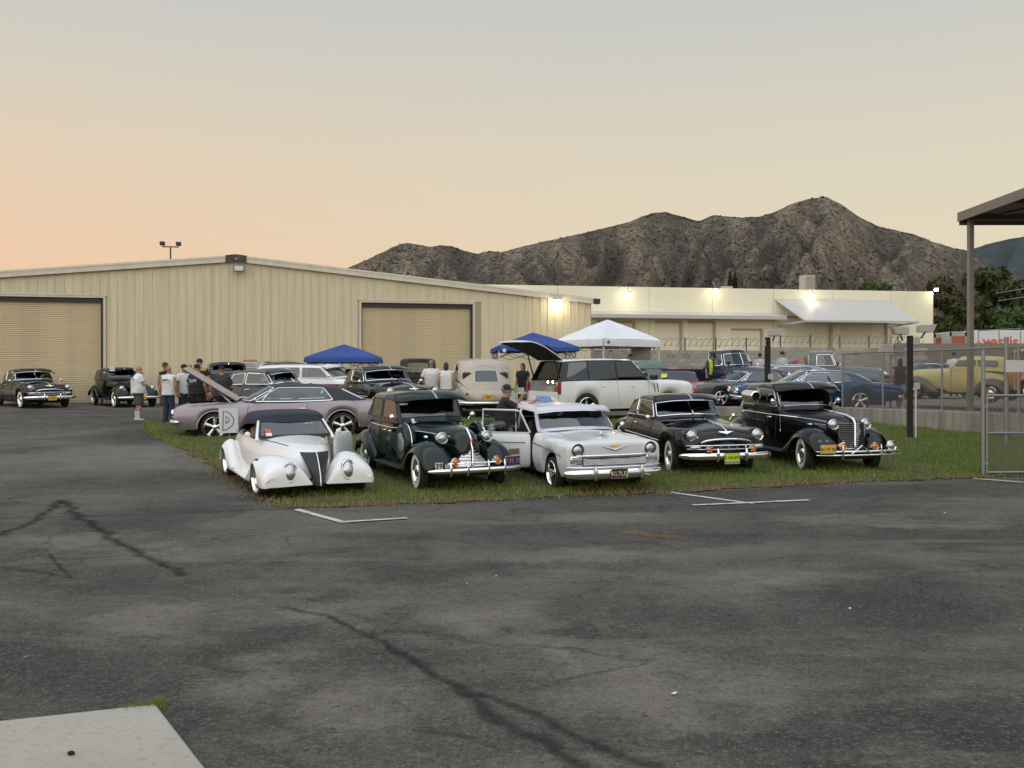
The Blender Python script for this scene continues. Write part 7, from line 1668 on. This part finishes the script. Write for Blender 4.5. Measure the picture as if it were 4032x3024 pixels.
    M_ = Matrix.Translation((-2.16, 0, 1.78)) @ Matrix.Rotation(R(25), 4, 'Y') @ Matrix.Scale(1.15, 4) @ Matrix.Scale(-1, 4, (1, 0, 0)); rows = []
    for u, w_, z in ((0, .64, 0), (.3, .70, .03), (.7, .84, .03), (1.0, .90, 0), (1.16, .86, -.03)): rows.append([M_ @ Vector((u, y, z + dz)) for y, dz in ((-w_, -.03), (-w_, -.005), (-w_*.5, .02), (0, .03), (w_*.5, .02), (w_, -.005), (w_, -.03), (0, -.025))])
    tg = MB().rings(rows, True).build('tailgate', RW, car, True, ang=40)
    MB().rings([[M_ @ Vector((u, y, z - .042)) for y in (-w_*.96, 0, w_*.96)] for u, w_, z in ((.02, .64, 0), (.3, .70, .03), (.7, .84, .03), (1.0, .90, 0), (1.13, .86, -.03))], False, (False, False)).build('tailgate_liner', DARK, tg)
    MB().add([M_ @ Vector(p) for p in ((.10, -.56, .07), (.10, .56, .07), (.62, .70, .115), (.62, -.70, .115))], [(0, 1, 2, 3)]).build('tailgate_glass', BLACKTRIM, tg, False)
    wheels(car, xf, xr, .84, .39, .24, 'modern')
    drop(car, 3.0, 21.4, 118, H, dz=.05, s=.98)
suv()
# ================================================================ people (facing: 0 = towards the camera, 90 = to the right, 180 = away)
SKIN = [pbr('skin_a', (.36, .20, .13), .55, var=.08), pbr('skin_b', (.26, .14, .09), .55, var=.08), pbr('skin_c', (.42, .25, .18), .55, var=.08)]
CL = {}
def cloth(name, c): return pbr('cloth_' + name, c, .85, var=.14, vscale=7, bump=.35, bscale=9)
WT, BT, GT, DN, GS, KP = cloth('white', (.70, .70, .70)), cloth('black', (.014, .014, .015)), cloth('charcoal', (.030, .030, .030)), cloth('denim', (.022, .035, .065)), cloth('grey', (.075, .07, .062)), cloth('khaki', (.12, .10, .075))
LB = cloth('light_blue_grey', (.42, .45, .50)); NEON = cloth('neon', (.45, .62, .05)); MARN = cloth('maroon_hat', (.06, .012, .015)); YELC = cloth('yellow', (.45, .33, .08)); GRNC = cloth('olive_green', (.03, .06, .02)); DENS = cloth('pale_denim', (.16, .22, .30)); NAVC = cloth('navy_cap', (.012, .016, .035)); BRN = cloth('brown_black', (.020, .015, .013))
HAIRD = pbr('hair_dark', (.015, .010, .008), .6, bump=.4); HAIRR = pbr('hair_auburn', (.055, .016, .012), .55, bump=.4); HAIRG = pbr('hair_grey', (.22, .20, .19), .7, bump=.4); SHOEW = pbr('shoe_white', (.55, .54, .52), .6); SHOEB = pbr('shoe_black', (.02, .02, .02), .6)
def ring_loft(b, secs, n=14):            # secs: z, half width, half depth, y offset
    b.rings([[(w * math.cos(2*math.pi*k/n), y + d * math.sin(2*math.pi*k/n), z) for k in range(n)] for z, w, d, y in secs], True)
def remesh(o, v, it=4):
    m = o.modifiers.new('remesh', 'REMESH'); m.mode = 'VOXEL'; m.voxel_size = v; m.use_smooth_shade = True
    s = o.modifiers.new('smooth', 'SMOOTH'); s.factor = .5; s.iterations = it
def hand(b, wr, d, side, spread=0.0, curl=.4):
    wr = Vector(wr); d = Vector(d).normalized(); s = d.cross(Vector((0, 1, 0))); s = s.normalized() if s.length > .1 else Vector((1, 0, 0)); nrm = s.cross(d)
    b.tube([wr - d*.02, wr + d*.04, wr + d*.085], [.028, .040, .036], 8)
    for k, L in enumerate((.068, .078, .072, .055)):
        o = s * (k - 1.5) * (.021 + spread*.01); p0 = wr + d*.08 + o; b.tube([p0, p0 + d*L*.55 - nrm*curl*L*.2 + o*spread, p0 + d*L*.9 - nrm*curl*L*.75 + o*spread*1.5], [.012, .0115, .0095], 6)
    t = s * side; b.tube([wr + d*.025 + t*.03, wr + d*.06 + t*.058, wr + d*.10 + t*.060], [.015, .013, .010], 6)
def person(label, pos, yaw, h=1.75, skin=0, shirt=WT, sleeve=.55, pants=DN, plen=1.0, shoes=SHOEB, cap=None, capback=False, hair=None, beard=None, build=1.0, arms=None, hat=None, voxel=.014, head_turn=0.0, lean=0.0, loose=0.02, extra=None, longhair=False, socks=None, step=0.0, cat='person', tuck=False, brim=None):
    p = thing('person', label, cat, pos, (0, 0, R(yaw)), group='people at the car show'); s = h / 1.75; p.scale = (s, s, s)
    bw = build; sh = .185 * (0.9 + .1*bw) ; A = {'l': [(-.0, 0, 0)], 'r': []}
    ar = arms or {}
    def J(side, nm, dflt):
        v = ar.get(side + nm, dflt); return Vector((v[0], v[1], v[2]))
    L = lean
    def ln(z): return -L * max(0, z - .9)
    b = MB(); jo = {}
    ring_loft(b, [(.86, .13*bw, .10*bw, 0), (.95, .165*bw, .115*bw, .01), (1.05, .15*bw, .105*bw, ln(1.05)), (1.18, .155*bw, .115*bw, ln(1.18)), (1.32, .175*bw, .12*bw, ln(1.32)), (1.43, .16*bw, .095, ln(1.43)), (1.49, .08, .07, ln(1.49))])
    b.tube([(0, ln(1.45), 1.45), (0, ln(1.5) - .01, 1.56)], [.062*bw**.5, .056*bw**.5], 10)
    for sd, sg in (('l', 1), ('r', -1)):
        S_ = Vector((sg*sh, ln(1.42), 1.42)); E = J(sd, 'e', (sg*(.245*bw**.5), .03, 1.13)); W = J(sd, 'h', (sg*(.25*bw**.5), -.06, .90)); jo[sd] = (S_, E, W)
        b.ell(S_, (.065, .062, .065), 10, 8); b.tube([S_, S_.lerp(E, .45), E], [.058*bw**.5, .054*bw**.5, .042], 10); b.ell(E, (.043, .043, .043), 8, 6); b.tube([E, E.lerp(W, .3), W], [.042, .043, .028], 10)
        hand(b, W, (W - E), -sg if sg > 0 else 1, .3, .5)
        st = step * sg
        HP, KN, AN = Vector((sg*.088, 0, .90)), Vector((sg*.10, -.02 - st*.12, .50)), Vector((sg*.105, .03 - st*.20 + (.06 if st < 0 else 0), .09 + (.04 if st < 0 else 0)))
        jo[sd + 'leg'] = (HP, KN, AN)
        b.tube([HP, HP.lerp(KN, .4), KN], [.092*bw**.5, .082*bw**.5, .056], 12); b.ell(KN, (.056, .058, .06), 8, 6); b.tube([KN, KN.lerp(AN, .3), AN], [.054, .058, .036], 10); b.tube([AN, AN - Vector((0, 0, .06)), AN + Vector((sg*.01, -.14, -.055))], [.036, .036, .028], 8)
    HC = Vector((0, ln(1.6) - .015, 1.635)); Mh = Matrix.Translation(HC) @ Matrix.Rotation(R(head_turn), 4, 'Z')
    hb = MB(); hb.ell((0, .005, .02), (.074, .093, .098), 14, 10); hb.ell((0, -.022, -.055), (.056, .066, .062), 12, 8); hb.add([(0, -.118, -.022), (-.016, -.09, -.03), (.016, -.09, -.03), (0, -.092, .022), (0, -.085, -.035)], [(0, 1, 3), (0, 3, 2), (1, 0, 4), (0, 2, 4), (1, 4, 2), (1, 2, 3)])
    hb.ell((0, -.085, .028), (.05, .014, .012), 8, 6); hb.ell((0, -.083, -.062), (.026, .014, .012), 8, 6)
    for sg in (1, -1): hb.ell((sg*.076, .01, -.005), (.010, .022, .032), 8, 6)
    b.add([Mh @ Vector(v) for v in hb.v], hb.f)
    body = b.build('body', SKIN[skin], p, True, ang=180); remesh(body, voxel)
    for sg in (1, -1):
        MB().ell((0, 0, 0), (.011, .008, .007), 8, 6).build('eye', pbr('eye_dark', (.02, .015, .012), .2), p, loc=Mh @ Vector((sg*.032, -.083, .008)))
    # clothes
    if shirt:
        c = MB(); k = loose; zb = 1.0 if tuck else .86
        ring_loft(c, [(zb, .165*bw + k, .118*bw + k, .005), (zb + .01, .172*bw + k, .125*bw + k, .005), (1.05, .168*bw + k, .12*bw + k, ln(1.05)), (1.18, .168*bw + k, .124*bw + k*1.0, ln(1.18)), (1.32, .185*bw + k*.6, .128*bw + k*.6, ln(1.32)), (1.44, .172*bw + .01, .10, ln(1.44)), (1.505, .075, .072, ln(1.5)), (1.51, .06, .058, ln(1.51))])
        for sd in 'lr':
            S_, E, W = jo[sd]; c.ell(S_, (.075, .07, .068), 10, 8)
            if sleeve > 0: c.tube([S_ + Vector((0, 0, .0)), S_.lerp(E, sleeve*.5), S_.lerp(E, sleeve)], [.070*bw**.4, .074*bw**.4, .078*bw**.4], 12)
        o = c.build('shirt', shirt, p, True, ang=180); remesh(o, voxel * 1.2, 3)
    if pants:
        c = MB(); ring_loft(c, [(.80, .14*bw, .105*bw, .005), (.88, .165*bw + .006, .12*bw + .006, .008), (.96, .168*bw + .006, .122*bw + .006, .008), (1.02, .155*bw + .006, .112*bw + .004, .0)])
        for sd in 'lr':
            HP, KN, AN = jo[sd + 'leg']
            if plen >= 1: c.tube([HP, KN, AN + Vector((0, .01, -.03))], [.108*bw**.5, .083, .072], 12)
            else:
                q = HP.lerp(KN, min(1, plen * 1.25)); c.tube([HP, HP.lerp(q, .5), q], [.108*bw**.5, .108*bw**.5, .112*bw**.5], 12)
        o = c.build('shorts' if plen < 1 else 'trousers', pants, p, True, ang=180); remesh(o, voxel * 1.2, 3)
    for sd, sg in (('l', 1), ('r', -1)):
        HP, KN, AN = jo[sd + 'leg']
        if socks: MB().tube([AN + Vector((0, .0, .20)), AN + Vector((0, 0, .10)), AN + Vector((0, 0, -.04))], [.058, .050, .046], 10).build('sock', socks, p)
        f = MB(); f.rings([[(AN.x + sg*.008 + w*math.cos(2*math.pi*k/10), AN.y + y, AN.z - .088 + zz + (hh * max(0, math.sin(2*math.pi*k/10)))) for k in range(10)] for y, w, hh, zz in ((.075, .034, .06, 0), (.04, .045, .09, 0), (-.03, .048, .085, 0), (-.12, .054, .055, 0), (-.18, .040, .035, 0), (-.195, .02, .02, 0))], True)
        f.build('shoe', shoes, p, True, 1)
    def on_head(mb, nm, m): mb.v = [tuple(Mh @ Vector(v)) for v in mb.v]; return mb.build(nm, m, p)
    if hair:
        c = MB(); c.ell((0, .015, .035), (.080, .098, .092), 14, 10)
        if longhair: c.ell((0, .05, -.06), (.085, .07, .13), 12, 8); c.ell((0, .03, .0), (.09, .09, .09), 12, 8)
        o = on_head(c, 'hair', hair)
    if beard: on_head(MB().ell((0, -.038, -.085), (.058, .058, .055), 12, 8), 'beard', beard)
    if cap:
        c = MB(); c.lathe([(.090, .02), (.093, .045), (.085, .09), (.06, .12), (.02, .134), (.003, .135)], 16, 'z', (0, .006, .0), caps=(True, True)); o = on_head(c, 'cap', cap)
        sgn = 1 if capback else -1; rows = []
        for u in (0, .5, 1): rows.append([Mh @ Vector((x * (1 - .25*u), sgn * (.075 + (.085 - abs(x)*.35) * u), .03 - .012*u - abs(x)*.12)) for x in (-.072, -.04, 0, .04, .072)])
        v = MB().rings(rows, False, (False, False)).build('brim', brim or cap, o, True, ang=180); so = v.modifiers.new('t', 'SOLIDIFY'); so.thickness = .006
    if hat:
        c = MB(); c.lathe([(.155, .015), (.150, .030), (.100, .045), (.094, .06), (.085, .125), (.05, .138), (.003, .138)], 18, 'z', caps=(False, True)); o = on_head(c, 'hat', hat)
    if extra: extra(p, jo)
    return p
def print_patch(p, loc, w, h_, mat=None, rot=(0, 0, 0)):        # printed emblem on the back of a shirt
    rows = [[(x, .006 * (1 - (x/w)**2), z) for x in np.linspace(-w, w, 7)] for z in np.linspace(-h_, h_, 5)]
    return MB().rings(rows, False, (False, False)).build('back_print', mat, p, True, ang=180, loc=loc, rot=rot)
def print_mat(name, c1, c2, base):
    m, t, b = newmat(name); o, f = noise_mix(t, c1, c2, 14, 3, .44, .56); o2, f2 = noise_mix(t, o, base, 6, 2, .46, .52); lk(t, o2, b.inputs['Base Color']); b.inputs['Roughness'].default_value = .85; return m
PR1 = print_mat('print_grey', (.08, .08, .085), (.30, .30, .31), (.68, .68, .68)); PR2 = print_mat('print_badge', (.42, .42, .44), (.07, .07, .08), (.03, .03, .03))
def stand(x, ytop, Y, h=1.66):
    q = P(x, ytop, Y); return (q.x, q.y, q.z - h * 1.0)
g = G(545, 1655); hM = (P(545, 1440, g.y / K).z - g.z)
person('stout bald man in white t-shirt, dark grey shorts and white socks standing alone', g, 128, hM, 2, WT, .75, GS, .85, SHOEW, build=1.45, loose=.05, socks=cloth('sock', (.6, .6, .58)), arms={'le': (.27, -.04, 1.15), 'lh': (.12, -.22, 1.12), 're': (-.27, -.04, 1.15), 'rh': (-.10, -.24, 1.10)}, head_turn=-8, extra=lambda p, jo: print_patch(p, (0, .205, 1.24), .13, .13, PR1, (0, 0, 0)))
g = G(664, 1668); hM = P(664, 1441, g.y / K).z - g.z
person('bald man in a white sleeveless shirt and blue jeans seen from behind', g, 165, hM, 0, WT, .0, DN, 1.0, SHOEB, build=1.12, loose=.03, arms={'le': (.27, .02, 1.13), 'lh': (.27, -.04, .90)}, head_turn=25, extra=lambda p, jo: print_patch(p, (0, .175, 1.30), .13, .05, PR1))
person('man in black tank top and grey shorts with tattooed arms, behind the sleeveless man', (g.x - .28, g.y + .55, H(g.x, g.y + .55)), 70, hM * 1.06, 1, BT, .0, GS, .95, SHOEB, hair=HAIRD, build=1.05, voxel=.016)
person('man in black cap and white shirt half hidden behind the sleeveless man', (g.x + .28, g.y + .45, H(g.x, g.y + .45)), 60, hM * 1.02, 1, WT, .6, DN, 1.0, cap=BT, voxel=.016)
y6 = 19.6
def mid(x, ytop, Y, h): q = P(x, ytop, Y); return (q.x, q.y, q.z - h)
person('bald bearded man in black and green t-shirt facing the camera by the raised hood', mid(746, 1431, 20.6, 1.66), 15, 1.66, 2, GRNC, .6, BT, 1.0, beard=HAIRG, build=1.15, arms={'re': (-.27, 0, 1.15), 'rh': (-.12, -.22, 1.08)})
person('man in black t-shirt with a white badge on the back and a black cap', mid(775, 1436, 19.7, 1.64), 165, 1.64, 0, BT, .7, BT, 1.0, cap=BT, build=1.28, loose=.04, head_turn=-40, extra=lambda p, jo: print_patch(p, (0.02, .205, 1.24), .14, .09, PR2))
person('tall man in black cap and black shirt with yellow shoulders', mid(786, 1414, 20.5, 1.74), 205, 1.74, 2, BT, .5, BT, 1.0, cap=BT, build=1.1, extra=lambda p, jo: MB().ell((0, .05, 1.43), (.20, .09, .06), 12, 8).build('shoulder_yoke', YELC, p))
person('man in charcoal t-shirt and dark cap leaning over the engine bay', mid(872, 1443, 19.4, 1.62), 190, 1.62, 0, GT, .7, BT, 1.0, cap=NAVC, build=1.22, loose=.035, arms={'le': (.31, -.02, 1.12), 'lh': (.27, -.12, .92), 're': (-.30, -.06, 1.13), 'rh': (-.22, -.28, 1.0)})
person('small figure in white cap and pale shirt near the warehouse wall', mid(973, 1466, 26.3, 1.6), -60, 1.6, 0, WT, .6, DN, 1.0, cap=WT, voxel=.02)
person('grey haired man in white work shirt facing the camera by the boxy black car', mid(1698, 1419, 22.6, 1.74), 12, 1.74, 1, WT, .75, BT, 1.0, hair=HAIRG, build=1.12, loose=.035, beard=HAIRG, arms={'re': (-.30, .05, 1.15), 'rh': (-.22, -.12, .98)})
person('woman in white sleeveless top with short auburn hair seen from behind', mid(1757, 1427, 22.0, 1.66), 172, 1.66, 2, WT, .0, KP, 1.0, hair=HAIRR, longhair=True, build=1.05, loose=.03)
# man wiping the wagon roof
wp = P(1976, 1516, 12.15); hw = 1.50
def rag(p, jo):
    q = Vector((-.26, -.80, 1.50)); c = MB()
    rows = [[q + Vector((x, y, .05*math.sin(9*x + 5*y) - .10*abs(x))) for x in np.linspace(-.14, .16, 8)] for y in np.linspace(-.16, .14, 7)]
    o = c.rings(rows, False, (False, False)).build('polishing_cloth', cloth('sky_blue', (.13, .26, .55)), p, True, ang=180); so = o.modifiers.new('t', 'SOLIDIFY'); so.thickness = .012
wman = person('man in black t-shirt and blue cap polishing the wagon roof with a blue cloth', (wp.x, wp.y, wp.z - hw), 98, hw, 0, BRN, .7, BT, 1.0, cap=NAVC, brim=NAVC, hair=HAIRG, build=1.12, loose=.03, voxel=.012, lean=.12, arms={'le': (.22, -.30, 1.30), 'lh': (.16, -.42, 1.50), 're': (-.25, -.34, 1.26), 'rh': (-.27, -.64, 1.45)}, extra=rag)
person('person in dark clothes standing under the raised tailgate', mid(2058, 1430, 23.2, 1.62), -30, 1.62, 0, BT, .5, KP, 1.0, hair=HAIRD, longhair=True, voxel=.02)
person('man in blue cap in profile under the white tent', mid(2484, 1394, 27.0, 1.66), -80, 1.66, 1, GS, .6, DN, 1.0, cap=NAVC, voxel=.018)
def vest(p, jo):
    for sg in (1, -1): MB().strip([(sg*.10, -.150, .92), (sg*.10, -.168, 1.2), (sg*.11, -.135, 1.40), (sg*.11, -.02, 1.50), (sg*.11, .10, 1.42), (sg*.11, .14, 1.1)], .012, .065, (1, 0, 0)).build('safety_vest', NEON, p, False)
person('man in maroon bucket hat and neon yellow safety vest behind the truck bed', mid(2806, 1390, 25.4, 1.62), 5, 1.62, 0, GS, .9, BT, 1.0, hat=MARN, build=1.05, voxel=.018, extra=vest)
person('man in pale grey shirt and dark cap standing between the lamp post and grey pickup', mid(3080, 1385, 27.5, 1.72), 120, 1.72, 2, LB, .8, BT, 1.0, cap=NAVC, build=1.15, voxel=.018)
person('person in light blue shirt half hidden behind the navy pickup', mid(2992, 1390, 29.0, 1.68), 140, 1.68, 1, LB, .7, DN, 1.0, hair=HAIRD, voxel=.02)
wg_ = P(3545, 1635, 22.2)
person('woman in black top and denim shorts walking behind the fence', (wg_.x, wg_.y, lotf(0, wg_.y)), 150, 1.62, 2, BT, .0, DENS, .62, SHOEW, hair=HAIRD, longhair=True, build=.98, step=.9, voxel=.016)
person('man in white t-shirt and dark cap beyond the yellow sedan', mid(3756, 1388, 27.0, 1.66), 150, 1.66, 1, WT, .6, DN, 1.0, cap=NAVC, voxel=.02)
person('dark haired person in black beside the man beyond the yellow sedan', mid(3805, 1400, 27.4, 1.6), 120, 1.6, 1, BT, .6, DN, 1.0, hair=HAIRD, voxel=.02)

# ================================================================ small things on the grass
q = P(900, 1656, 14.6); wS, hS = 78 / 2800 * 14.6, 98 / 2800 * 14.6
sgn = tag(MB().box(-wS/2, wS/2, -.004, .004, -hS/2, hS/2).build('paper_sign', pbr('sign_paper', (.60, .64, .66), .7, var=.05), None, False, loc=q, rot=(0, R(-2.5), R(-8))), 'white paper sign with a hand drawn letter D on a thin stake', 'sign')
def ink(pts, r=.008): return MB().tube([(x * wS / 78, -.006, z * hS / 98) for x, z in pts], r, 6).build('drawn_letter', INK, sgn)
ink([(-25, -38), (-20, 38), (-8, 37), (8, 27), (20, 10), (22, -4), (16, -18), (4, -28), (-10, -35), (-25, -38)]); ink([(-11, -10), (-9, 18), (0, 12), (4, 4), (1, -4), (-11, -10)], .007)
MB().tube([(0, .012, hS*.3), (0, .012, -(q.z - H(q.x, q.y)))], .008, 6).build('stake', GALV, sgn)
tb = thing('drinks_table', 'low table with bright packages under the raised tailgate', 'table', (P(2045, 1500, 22.4).x - .2, 22.4 * K, H(0, 22.4 * K)))
MB().box(-.45, .45, -.3, .3, .70, .74).build('table_top', WHITE, tb, False, bevel=.01)
for sx in (-.4, .4):
    for sy in (-.25, .25): MB().tube([(sx, sy, 0), (sx, sy, .7)], .015, 6).build('leg', GALV, tb)
for k, (x, c) in enumerate(((-.2, (.12, .30, .42)), (.05, (.30, .45, .15)), (.25, (.5, .5, .5)))):
    tag(MB().box(-.1, .1, -.08, .08, 0, .16).build('package', pbr('package_%d' % k, c, .5), None, False, bevel=.01, loc=tb.location + Vector((x, 0, .742))), ('blue package on the low table', 'green package on the low table', 'pale package on the low table')[k] + ' under the tailgate', 'package')
